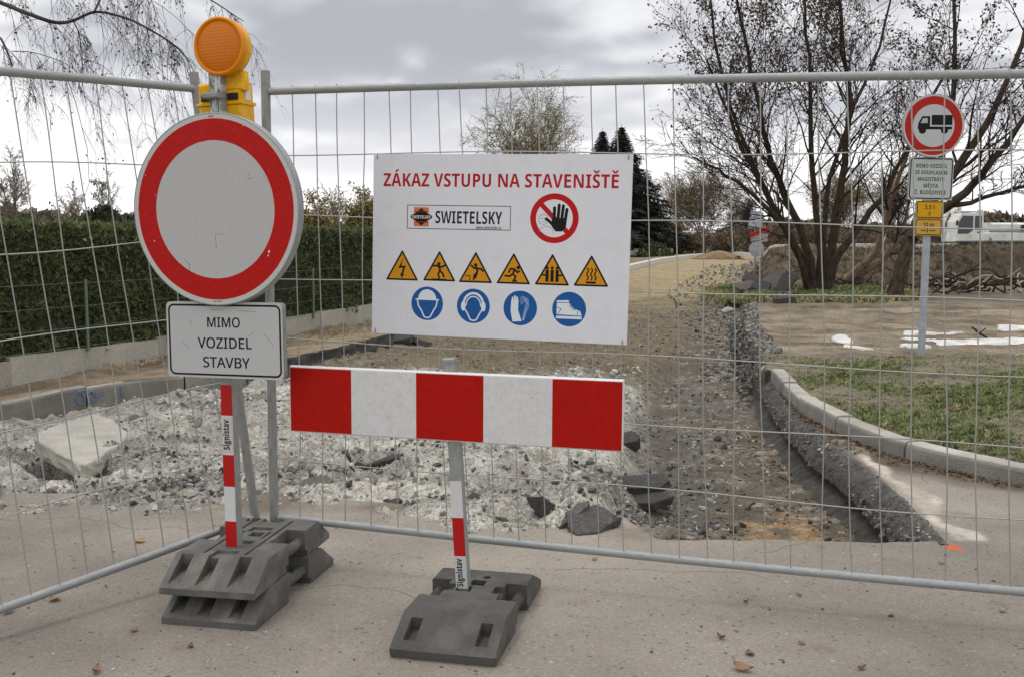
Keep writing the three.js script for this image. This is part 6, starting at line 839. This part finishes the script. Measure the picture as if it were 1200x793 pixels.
// spruces
function spruce(label, px, depth, topPy, halfW, seed) {
  const base = at(px, HORIZON, depth); base.y = farGround(base.x, depth); const H = at(px, topPy, depth).y - base.y, R = halfW / F * depth, r = rngOf(seed), g = thing('spruce_tree', label, 'tree', base), br = new MB(), sp = [];
  const tr = tubeGeo([V(0, 0, 0), V(0, H * 0.5, 0), V(0, H, 0)], [0.16, 0.09, 0.01], 8);
  const levels = Math.round(H / 0.17);
  for (let k = 0; k < levels; k++) { const f = k / levels, y = mix(0.9, H - 0.1, f), L = R * (1 - f) ** 0.98 * (0.85 + 0.3 * r()) + 0.03, n = 12 + Math.floor(4 * (1 - f)); for (let i = 0; i < n; i++) { const a = (i + r()) / n * 6.283, l = L * (0.75 + 0.4 * r()), pts = [0, 0.35, 0.7, 1].map((t) => V(Math.cos(a) * l * t, y + l * (0.12 * t - 0.42 * t * t + 0.16 * t * t * t), Math.sin(a) * l * t)); br.tube(pts, [0.025, 0.018, 0.01, 0.004], 3); const m = Math.max(3, Math.round(l / 0.06)); for (let j = 0; j < m; j++) { const t = (j + r()) / m * 3, b = Math.min(Math.floor(t), 2), p = pts[b].clone().lerp(pts[b + 1], t - b); sp.push({ p: p.add(V((r() - 0.5) * 0.1, -0.03 - 0.05 * r(), (r() - 0.5) * 0.1)), r: [(r() - 0.5) * 1.4, a + (r() - 0.5) * 1.5, (r() - 0.5)], s: (1.2 + 0.9 * r()) * mix(1, 0.6, f), c: C(0.03, 0.042, 0.034).multiplyScalar(0.6 + 0.9 * r()) }); } } }
  mesh('trunk', tr, M.bark, g); mesh('branch', br.geo(), M.twig, g);
  const q = rngOf(4), mb = new MB(); for (let i = 0; i < 7; i++) { const a = (q() - 0.5) * 2.4, d = V(Math.cos(a), -0.35 * q(), Math.sin(a)).normalize(), l = 0.14 + 0.1 * q(), w = V(-d.z, 0.3, d.x).multiplyScalar(0.016), m = d.clone().multiplyScalar(l * 0.5); mb.quad(V(0, 0, 0), m.clone().add(w), d.clone().multiplyScalar(l), m.clone().sub(w)); }
  scatter('crown', mb.geo(), std({ color: C(1, 1, 1), side: THREE.DoubleSide }), sp, g);
}
spruce('tall dark blue green spruce at the right edge of the notice board', 727, 66, 145, 82, 61);
spruce('smaller dark spruce just left of the tall one above the notice board', 705, 67, 150, 62, 62);
// shrubs
function shrub(name, label, px, depth, topPy, halfW, color, seed, o = {}) {
  const base = at(px, HORIZON, depth); base.y = o.baseY ?? farGround(base.x, depth); const H = at(px, topPy, depth).y - base.y, R = halfW / F * depth, r = rngOf(seed), g = thing(name, label, 'shrub', base, o.group), mb = new MB(), sp = [];
  for (let i = 0; i < (o.stems ?? 46); i++) { const a = r() * 6.283, q = Math.sqrt(r()), x = Math.cos(a) * q * R, z = Math.sin(a) * q * R * 0.8, top = H * Math.sqrt(Math.max(1 - q * q * 0.75, 0.1)) * (o.tight ? 0.9 + 0.1 * r() : 0.75 + 0.3 * r()); const pts = [V(x * 0.4, 0, z * 0.4), V(x * 0.7, top * 0.5, z * 0.7), V(x, top * 0.8, z), V(x * 1.05 + (r() - 0.5) * 0.2, top, z)]; mb.tube(pts, [0.03, 0.02, 0.012, 0.006], 3); for (let k = 0; k < (o.per ?? 130); k++) { const t = Math.pow(r(), 0.6) * 3, b = Math.min(Math.floor(t), 2), p = pts[b].clone().lerp(pts[b + 1], t - b); const j = R * 0.22; sp.push({ p: p.add(V((r() - 0.5) * j, (r() - 0.5) * j * 0.7, (r() - 0.5) * j)), r: [r() * 6, r() * 6, r() * 6], s: (o.ls ?? 0.13) * (0.6 + 0.8 * r()), c: C(...color).multiplyScalar(0.45 + 1.0 * r()) }); } }
  mesh('stem', mb.geo(), o.stemMat ?? M.twigBrown, g); scatter('foliage', leafQuad, std({ color: C(1, 1, 1), side: THREE.DoubleSide }), sp, g); return g;
}
shrub('dome_shrub', 'rounded dark green bush rising above the hedge left of the round sign', 122, 21, 237, 44, [0.045, 0.055, 0.022], 71, { per: 420, stems: 110, ls: 0.07, baseY: 0.1, tight: 1 });
shrub('bush', 'low dark green bush poking above the hedge at the left', 42, 16, 249, 34, [0.06, 0.075, 0.03], 72, { per: 200, ls: 0.08, baseY: 0.1 });
shrub('bush', 'green bush at the foot of the tall spruce', 766, 56, 286, 24, [0.08, 0.1, 0.03], 73, { per: 160 });
[[790, 262, 30], [824, 266, 30], [852, 264, 28], [884, 262, 30], [915, 264, 30], [948, 266, 30], [1000, 268, 36], [1050, 268, 36]].forEach(([px, top, hw], i) => shrub('brown_shrub', ['reddish brown shrub thicket left of the pale forked tree', 'brown shrub thicket in front of the pale forked tree', 'brown shrub thicket between the forked tree and the blue sign backs', 'brown shrub thicket behind the blue sign backs', 'brown shrub thicket between the sign backs and the alder', 'brown shrub thicket behind the foot of the alder', 'brown shrub thicket right of the alder stems', 'brown shrub thicket behind the leaning trunk'][i], px, 66 + (i % 3) * 3, top, hw, [0.2, 0.145, 0.1], 80 + i, { per: 120, ls: 0.13 }));
// the wooded skyline, too far off to tell trees apart
{
  const r = rngOf(321), sp = []; for (let i = 0; i < 26000; i++) { const px = -150 + 1550 * r(), D = 170 + 60 * r(), p = at(px, HORIZON, D), h = (1 + 6.5 * fbm(px * 0.011, 2, 4, 701) + 1.5 * fbm(px * 0.09, 5, 2, 702)) * (px > 700 && px < 1000 ? 0.8 : 1); p.y = 0.5 + h * Math.sqrt(r()); sp.push({ p, r: [r() * 6, r() * 6, r() * 6], s: 1.1 + 1.3 * r(), c: C(0.15, 0.12, 0.085).multiplyScalar(0.55 + 0.8 * r()) }); }
  scatter('distant_wood', leafQuad, std({ color: C(1, 1, 1), side: THREE.DoubleSide }), sp, null, 'low brownish wood along the skyline', 'wood');
}
// ---------------------------------------------------------------- truck ban sign on the right
{
  const base = onRight(1080, 416), top = at(1094, 118, -base.z), ax = top.clone().sub(base), len = ax.length(), D = -base.z;
  const yaw = 0.02, g = thing('road_sign', 'no lorries sign on a grey pole with one white and two yellow plates below', 'road sign', base); g.rotation.y = yaw;
  const lean = new THREE.Quaternion().setFromUnitVectors(V(0, 1, 0), ax.clone().normalize().applyQuaternion(g.quaternion.clone().invert()));
  const post = mesh('post', tubeGeo([V(0, -0.2, 0), V(0, len * 0.5, 0), V(0, len, 0)], 0.045, 14), std({ color: C(0.4, 0.43, 0.47), map: repeated(T.metal, 2), roughness: 0.5, metalness: 0.3 }), g); post.quaternion.copy(lean);
  const loc = (px, py, off) => at(px, py, D - off).sub(base).applyQuaternion(g.quaternion.clone().invert()), m = D / F;
  const sg = new THREE.Group(); sg.name = 'round_sign'; sg.position.copy(loc(1094, 147.5, 0.08)); g.add(sg);
  roundSign(sg, 35.8 * m, (k, n) => {
    const c = n / 2, circ = (r, col) => { k.fillStyle = col; k.beginPath(); k.arc(c, c, r * c, 0, 7); k.fill(); }; circ(1, '#c6c2c0'); circ(0.94, '#b3261f'); circ(0.68, '#c3c4c8');
    const f = (x, y) => [c + x * c, c + y * c]; k.fillStyle = INK; k.fillRect(...f(-0.07, -0.34), 0.68 * c, 0.32 * c); k.fillRect(...f(-0.5, 0.03), 1.1 * c, 0.09 * c); poly(k, [f(-0.52, 0.1), f(-0.5, -0.08), f(-0.38, -0.3), f(-0.12, -0.3), f(-0.12, 0.1)], INK); poly(k, [f(-0.43, -0.08), f(-0.35, -0.24), f(-0.2, -0.24), f(-0.2, -0.08)], '#b4b6bb'); k.fillStyle = INK; for (const x of [-0.36, 0.36]) { k.beginPath(); k.arc(...f(x, 0.14), 0.12 * c, 0, 7); k.fill(); } scuffs(k, n, n, 40, 5);
  }, 512, M.galv, M.galv);
  const plate = (name, px, py, w, h, draw, col, label) => { const pg = new THREE.Group(); pg.name = name; pg.position.copy(loc(px, py, 0.06)); pg.rotation.z = -0.02; g.add(pg); const W = w * m, H = h * m, t = canvasTex(Math.round(w * 8), Math.round(h * 8), (k) => { k.fillStyle = col; k.fillRect(0, 0, w * 8, h * 8); draw(k, w * 8, h * 8); }); mesh('plate_body', box(W, H, 0.03, 0, 0, -0.017, 0.006), M.galvOld, pg); mesh('plate_face', new THREE.PlaneGeometry(W - 0.008, H - 0.008).translate(0, 0, 0.0005), std({ map: t, roughness: 0.4, specularIntensity: 0.35 }), pg); tag(pg, label); };
  const border = (k, w, h, lw, col, rad = 14) => { k.strokeStyle = col; k.lineWidth = lw; k.beginPath(); k.roundRect(lw * 1.1, lw * 1.1, w - lw * 2.2, h - lw * 2.2, rad); k.stroke(); };
  plate('supplementary_plate', 1091.5, 209.5, 52, 49, (k, w, h) => { border(k, w, h, 11, '#1f2b2a', 26); ['MIMO VOZIDEL', 'SE SOUHLASEM', 'MAGISTRÁTU', 'MĚSTA', 'Č. BUDĚJOVICE'].forEach((s, i) => text(k, s, w / 2, h * (0.245 + i * 0.157), 50, { weight: 'bold', color: '#2a2b2d', w: [0.72, 0.74, 0.62, 0.34, 0.72][i] * w })); }, '#bfc4c2', 'white plate with five lines of black text');
  plate('yellow_plate', 1090, 246, 32, 21, (k, w, h) => { border(k, w, h, 8, '#2a2110'); text(k, '3,5 t', w / 2, h * 0.47, 58, { color: '#3a2c0c', weight: 'bold', w: w * 0.4 }); text(k, 'z', w / 2, h * 0.82, 60, { color: '#4a3810', weight: 'bold' }); }, '#dba41d', 'upper bright yellow plate');
  plate('yellow_plate', 1088.5, 266.5, 32.5, 20, (k, w, h) => { border(k, w, h, 8, '#3a2d12'); text(k, '10 m', w / 2, h * 0.47, 56, { color: '#4a3a14', weight: 'bold', w: w * 0.42 }); strokes(k, [[[w * 0.25, h * 0.7], [w * 0.4, h * 0.7]], [[w * 0.47, h * 0.62], [w * 0.47, h * 0.8]], [[w * 0.56, h * 0.7], [w * 0.75, h * 0.7]]], '#4a3a14', 10); }, '#d0a24a', 'lower paler yellow plate');
}
// ---------------------------------------------------------------- white patches lying on the mud
{
  const wm = std({ color: C(0.66, 0.65, 0.62), map: repeated(T.dusty, 0.4), roughness: 0.35 });
  const patches = [['long white patch lying on the mud right of the truck sign pole', 1158, 401, 98, 3.4], ['white patch on the mud left of the truck sign pole foot', 1072, 406, 18, 1.8], ['small white patch on the mud well left of the truck sign', 987, 400, 13, 1.5], ['thin white strip on the mud in front of the small patch', 1008, 409, 17, 1.1], ['white patch at the right edge behind the long one', 1192, 385, 22, 2], ['narrow white strip behind the truck sign pole', 1095, 392, 32, 1.3]];
  patches.forEach(([label, px, py, hw, hh], i) => {
    const c = onRight(px, py), D = -c.z, rx = hw / F * D, rz = hh / F * D * D / 1.42, N = 90, R = 16, P = [], U = [], I = [];
    for (let j = 0; j <= R; j++) for (let k = 0; k <= N; k++) { const a = k / N * 6.283, q = (0.66 + 0.62 * fbm(Math.cos(a) * 2.2 + 5 + i, Math.sin(a) * 2.2 + 5, 4, 801)) * j / R, x = Math.cos(a) * rx * q, y = Math.sin(a) * rz * q; const X = c.x + x, d = D + y; P.push(X, Math.max(landRight(X, d), c.y - 0.03) + (j === R ? 0.004 : 0.005 + 0.03 * sstep(0.35, 0.8, 1 - Math.abs(2 * fbm(X * 1.7, d * 1.7, 4, 811) - 1))), -d); U.push(X, d); if (j && k) { const o = j * (N + 1) + k; I.push(o - N - 2, o - 1, o - N - 1, o - 1, o, o - N - 1); } }
    const g = new THREE.BufferGeometry(); g.setAttribute('position', new THREE.Float32BufferAttribute(P, 3)); g.setAttribute('uv', new THREE.Float32BufferAttribute(U, 2)); g.setIndex(I.reverse()); g.computeVertexNormals(); tag(mesh('white_patch', g, wm), label, 'white sheet');
  });
}
// ---------------------------------------------------------------- brushwood, sticks
{
  const r = rngOf(61), brush = (label, px, py, n, spread, len, rad, pale) => { const b = onRight(px, py), g = thing('brush_pile', label, 'brushwood', b); for (let i = 0; i < n; i++) { const a = r() * 6.3, e = (r() - 0.2) * 0.9, L = len * (0.5 + 0.7 * r()), o = V((r() - 0.5) * spread, 0.05 + 0.2 * r(), (r() - 0.5) * spread * 0.5), d = V(Math.cos(a) * Math.cos(e), Math.sin(e), Math.sin(a) * Math.cos(e) * 0.6), pts = new THREE.CatmullRomCurve3([0, 0.25, 0.5, 0.75, 1].map((t) => o.clone().addScaledVector(d, L * (t - 0.3)).add(V((r() - 0.5) * 0.22 * L, (r() - 0.5) * 0.22 * L - t * t * 0.15, (r() - 0.5) * 0.1)))).getPoints(9); mesh('stick', tubeGeo(pts, pts.map((_, i) => rad * (0.8 + 0.4 * r()) * (1 - 0.065 * i)), 5), r() < pale ? std({ color: C(0.45, 0.38, 0.29) }) : M.twig, g); } };
  brush('small heap of roots and pale broken sticks in front of the earth bank', 1108, 337, 26, 0.7, 0.9, 0.03, 0.25);
  brush('long loose branches along the foot of the bank at the right edge', 1165, 342, 34, 4.2, 1.8, 0.03, 0.2);
  brush('scattered twigs at the foot of the bank beside the leaning trunk', 1010, 338, 16, 2.6, 1.6, 0.02, 0.05);
  const b = onRight(1148, 395), g = thing('dead_stick', 'short dark stick lying across the long white patch', 'stick', b); mesh('stick', tubeGeo([V(-0.12, 0.16, 0), V(0, 0.06, 0), V(0.12, -0.02, 0.05)], [0.012, 0.02, 0.012], 5), M.twig, g); mesh('twig', tubeGeo([V(0, 0.06, 0), V(0.1, 0.14, 0)], 0.008, 4), M.twig, g);
}
// ---------------------------------------------------------------- far kerbs, tape, sign backs, picket fence, low building
{
  const stone = (g, a, b, w, h, mat) => { const L = a.distanceTo(b), m = mesh('kerb_stone', box(w, h, L - 0.02, 0, 0, 0, 0.015), mat, g); m.position.copy(a.clone().add(b).multiplyScalar(0.5)); m.lookAt(b.clone()); };
  const k1 = structureGroup('kerb', 'far white kerb edging the left side of the sandy road', 'kerb'); { const pts = []; for (let d = 30; d <= 62; d += 1.5) pts.push(V(kerbLeft(d) + 0.1, rise(d) + 0.0, -d)); for (let i = 1; i < pts.length; i++) stone(k1, pts[i - 1], pts[i], 0.3, 0.3, M.concreteWhite); }
  const k2 = structureGroup('kerb', 'far white kerb line running along the top of the earth bank', 'kerb'); { const ctl = [[862, 304, 56], [890, 300.5, 52], [940, 297, 46], [1000, 293.5, 43], [1060, 290, 42], [1120, 287.5, 42]].map(([x, y, D]) => at(x, y, D)), cv = new THREE.CatmullRomCurve3(ctl), pts = cv.getSpacedPoints(20); for (const p of pts) p.y = Math.max(p.y, landRight(p.x, -p.z) + 0.13); for (let i = 1; i < pts.length; i++) stone(k2, pts[i - 1], pts[i], 0.25, 0.2, M.concreteWhite); }
  const tape = thing('barrier_tape', 'red and white hazard tape strung behind the alder and the leaning trunk', 'barrier tape', at(1030, 297, 34.5)); { const P = [[1002, 296], [1028, 299], [1036, 288], [1040, 262], [1043, 252]].map(([x, y]) => at(x, y, 34.5).sub(tape.position)); for (let i = 0; i < 4; i++) { const N = 4; for (let k = 0; k < N; k++) { const a = P[i].clone().lerp(P[i + 1], k / N), b = P[i].clone().lerp(P[i + 1], (k + 1) / N), u = V(0.03, 0.09, 0.02); mesh(k % 2 ? 'white_length' : 'red_length', new MB().quad(a.clone().sub(u), b.clone().sub(u), b.clone().add(u), a.clone().add(u)).geo(), std({ color: k % 2 ? C(0.7, 0.7, 0.7) : C(0.5, 0.04, 0.04), side: THREE.DoubleSide }), tape); } } for (const x of [1002, 1043]) mesh('stake', tubeGeo([at(x, 252, 34.5).sub(tape.position), at(x, 302, 34.5).sub(tape.position)], 0.03, 6), M.twigBrown, tape); }
  // backs of temporary signs at the end of the road
  const D = 40, b = at(887, 300, D); b.y = 0.5; const sb = thing('road_sign', 'pale blue grey backs of temporary signs at the far end of the road', 'road sign', b), rel = (x, y, o = 0) => at(x, y, D + o).sub(b), m = D / F, bl = std({ color: C(0.42, 0.46, 0.56), map: repeated(T.grime, 1), roughness: 0.5 }), gr = std({ color: C(0.4, 0.4, 0.42), map: repeated(T.grime, 1), roughness: 0.5, metalness: 0.2 });
  mesh('post', tubeGeo([rel(885, 236, 0.1), rel(885, 318, 0.1)], 0.03, 8), M.galv, sb); mesh('post', tubeGeo([rel(893, 262, 0.1), rel(893, 316, 0.1)], 0.03, 8), M.galv, sb);
  { const q = mesh('square_sign_back', box(15 * m, 20 * m, 0.03, 0, 0, 0, 0.01), bl, sb); q.position.copy(rel(886, 258)); q.rotation.z = -0.15; const d = mesh('round_sign_back', new THREE.CylinderGeometry(9 * m, 9 * m, 0.03, 32).rotateX(Math.PI / 2), gr, sb); d.position.copy(rel(887, 292)); const e = mesh('small_plate', box(20 * m, 9 * m, 0.03, 0, 0, 0, 0.01), gr, sb); e.position.copy(rel(890, 279)); const bar = mesh('red_bar', box(24 * m, 4 * m, 0.03, 0, 0, 0, 0.006), M.redFilm, sb); bar.position.copy(rel(890, 272, -0.1)); bar.rotation.z = 0.38; for (const s of [-0.3, 0.3]) { const w = mesh('white_mark', box(5 * m, 2.5 * m, 0.004, 0, 0, 0), M.white, sb); w.position.copy(rel(886 + s * 6, 255 + s * 8, -0.05)); } }
  const pf = thing('picket_fence', 'short pale blue picket fence below the tall spruce', 'picket fence', at(766, 300, 58)), pm = std({ color: C(0.34, 0.4, 0.42) }); pf.position.y = 0.55; for (let i = 0; i < 26; i++) { const x = 744 + i * 1.75, q = at(x, 290, 58 + i * 0.12).sub(pf.position); mesh('picket', box(0.055, 0.5, 0.03, q.x, 0.28, q.z), pm, pf); } for (const y of [0.14, 0.42]) mesh('rail', tubeGeo([at(743, 290, 58).sub(pf.position).setY(y), at(789, 290, 61.2).sub(pf.position).setY(y)], 0.025, 5), pm, pf);
  const hb = at(815, 283, 112); hb.y = 0.55; const lb = thing('low_building', 'long low white building behind the trees beyond the road', 'building', hb), W = 9.6; mesh('wall', box(W, 1.3, 6, 0, 0.65, 0), std({ color: C(0.3, 0.28, 0.26), map: repeated(T.concrete, 0.3) }), lb); mesh('roof', box(W + 0.4, 0.75, 6.6, 0, 1.7, 0, 0.06), std({ color: C(0.72, 0.73, 0.74), map: repeated(T.grime, 0.4) }), lb); for (const x of [-3.2, -1, 1.4, 3.5]) mesh('window', box(1.1, 0.55, 0.06, x, 0.75, 3.02), M.black, lb);
}
{ // little spoil heap at the end of the sandy road
  const c = at(842, 303, 56), mb = 18, P = [], I = []; c.y = rise(56) - 0.05; for (let j = 0; j <= mb; j++) for (let k = 0; k <= 28; k++) { const q = j / mb, a = k / 28 * 6.283, x = Math.cos(a) * 1.5 * q, z = Math.sin(a) * 1.1 * q; P.push(x, 0.42 * (1 - q * q) * (0.7 + 0.6 * fbm(x * 1.5 + 4, z * 1.5, 4, 821)), z); if (j && k) { const o = j * 29 + k; I.push(o - 30, o - 29, o - 1, o - 1, o - 29, o); } }
  const g = new THREE.BufferGeometry(); g.setAttribute('position', new THREE.Float32BufferAttribute(P, 3)); g.setIndex(I); g.computeVertexNormals(); const m = mesh('soil_heap', boxUV(g, 1), std({ color: C(0.2, 0.135, 0.075), map: repeated(T.soil, 0.7), side: THREE.DoubleSide })); m.geometry.computeVertexNormals(); m.position.copy(c); tag(m, 'small brown heap of soil at the far end of the sandy road', 'soil heap');
}
// ---------------------------------------------------------------- excavator
{
  const D = 55, base = at(1128, 290, D); const u = 1; const g = thing('excavator', 'white excavator standing on the earth bank at the right edge', 'excavator', base); base.y = landRight(Math.min(base.x, 50), D);
  g.position.copy(base); g.position.y -= 0.22; g.rotation.y = 0.12;
  const wt = std({ color: C(0.74, 0.74, 0.73), map: repeated(T.grime, 0.5), roughness: 0.4 }), dk = std({ color: C(0.035, 0.033, 0.032) }), glass = std({ color: C(0.03, 0.035, 0.04), roughness: 0.08 });
  for (const z of [1.05, -1.05]) { const s = new THREE.Shape(); s.absarc(-0.9, 0.34, 0.34, Math.PI / 2, -Math.PI / 2, false); s.lineTo(2.6, 0); s.absarc(2.6, 0.34, 0.34, -Math.PI / 2, Math.PI / 2, false); s.closePath(); const t = new THREE.ExtrudeGeometry(s, { depth: 0.46, bevelEnabled: true, bevelSize: 0.02, bevelThickness: 0.02, bevelSegments: 1 }); t.translate(0, 0, z - 0.23); mesh('track', boxUV(t), dk, g); }
  mesh('undercarriage', box(2.2, 0.3, 1.7, 0.9, 0.45, 0, 0.03), dk, g);
  mesh('house', box(3.9, 0.5, 2.3, 1.35, 0.95, 0, 0.06), wt, g); mesh('engine_cover', box(2.4, 0.55, 2.2, 2.1, 1.45, 0, 0.1), wt, g); mesh('counterweight', box(0.7, 1.0, 2.3, 3.45, 1.2, 0, 0.15), wt, g);
  const cab = (() => { const s = new THREE.Shape([[-1.05, 0.75], [-0.98, 1.75], [-0.75, 2.2], [0.45, 2.22], [0.5, 0.75]].map(([x, y]) => new THREE.Vector2(x, y))); const t = new THREE.ExtrudeGeometry(s, { depth: 0.9, bevelEnabled: true, bevelSize: 0.04, bevelThickness: 0.04, bevelSegments: 2 }); t.translate(0, 0, 0.2); return boxUV(t); })(); const cb = mesh('cab', cab, wt, g);
  const pane = (pts, z) => { const s = new THREE.Shape(pts.map(([x, y]) => new THREE.Vector2(x, y))); const t = new THREE.ExtrudeGeometry(s, { depth: 0.012, bevelEnabled: false }); t.translate(0, 0, z); return t; };
  mesh('window', pane([[-0.98, 1.12], [-0.93, 1.72], [-0.72, 2.08], [-0.12, 2.08], [-0.12, 1.3], [-0.4, 1.12]], 1.142), glass, cb); mesh('window', pane([[-0.02, 1.35], [-0.02, 2.08], [0.36, 2.08], [0.38, 1.35]], 1.142), glass, cb);
  for (const [x, y] of [[2.9, 1.45]]) mesh('grille', box(0.5, 0.3, 0.03, x, y, 1.16, 0.008), dk, g); mesh('side_stripe', box(2.4, 0.08, 0.02, 2.0, 1.26, 1.165), std({ color: C(0.25, 0.26, 0.27) }), g); mesh('exhaust', tubeGeo([V(2.5, 1.7, 0.4), V(2.5, 2.15, 0.4)], 0.06, 8), dk, g); mesh('mirror', box(0.06, 0.26, 0.18, -1.12, 1.7, 1.3, 0.02), dk, g); mesh('door_handle', box(0.14, 0.04, 0.03, 0.2, 1.2, 1.16), dk, cb);
  mesh('roof_rail', box(1.3, 0.06, 0.9, -0.15, 2.32, 0.65, 0.02), wt, g);
  mesh('boom', tubeGeo([V(-0.85, 1.0, -0.45), V(-0.95, 1.7, -0.5), V(-0.6, 2.5, -0.55), V(-0.1, 2.85, -0.65), V(0.3, 2.6, -0.9), V(0.5, 2.1, -1.3)], [0.15, 0.15, 0.16, 0.16, 0.13, 0.1], 8), wt, g); mesh('ram', tubeGeo([V(-0.4, 1.1, -0.6), V(-0.7, 2.1, -0.62)], 0.07, 8), M.galv, g);
  mesh('stick', tubeGeo([V(0.5, 2.2, -1.3), V(0.2, 1.2, -2.2)], 0.11, 6), wt, g); mesh('bucket', box(0.7, 0.6, 0.8, 0.1, 0.7, -2.4, 0.06), dk, g);
}
// blue spray paint on the left kerb
{
  const a = V(KERB_L_X[3], 0, -KERB_L_D[3]), b = V(KERB_L_X[4], 0, -KERB_L_D[4]), t = b.clone().sub(a).normalize(), n = V(-t.z, 0, t.x), pl = a.clone().addScaledVector(n, 0.006), mat = std({ color: C(0.1, 0.2, 0.36), roughness: 0.6, side: THREE.DoubleSide });
  const g = new THREE.Group(); g.name = 'paint_mark'; kerbL.add(g); tag(g, 'blue spray painted scribble');
  const L = [[[91, 460], [89, 468], [92, 473], [98, 471], [97, 462], [91, 459], [99, 457]], [[101, 463], [107, 458], [109, 464], [104, 470], [108, 471], [113, 468]], [[112, 459], [112, 465], [118, 462], [120, 458]], [[141, 452], [142, 461], [143, 465]]];
  for (const l of L) mesh('stroke', tubeGeo(new THREE.CatmullRomCurve3(l.map(([x, y]) => onPlane(x, y, pl, n))).getPoints(24), 0.0075, 5), mat, g);
}
renderer.render(scene, camera);
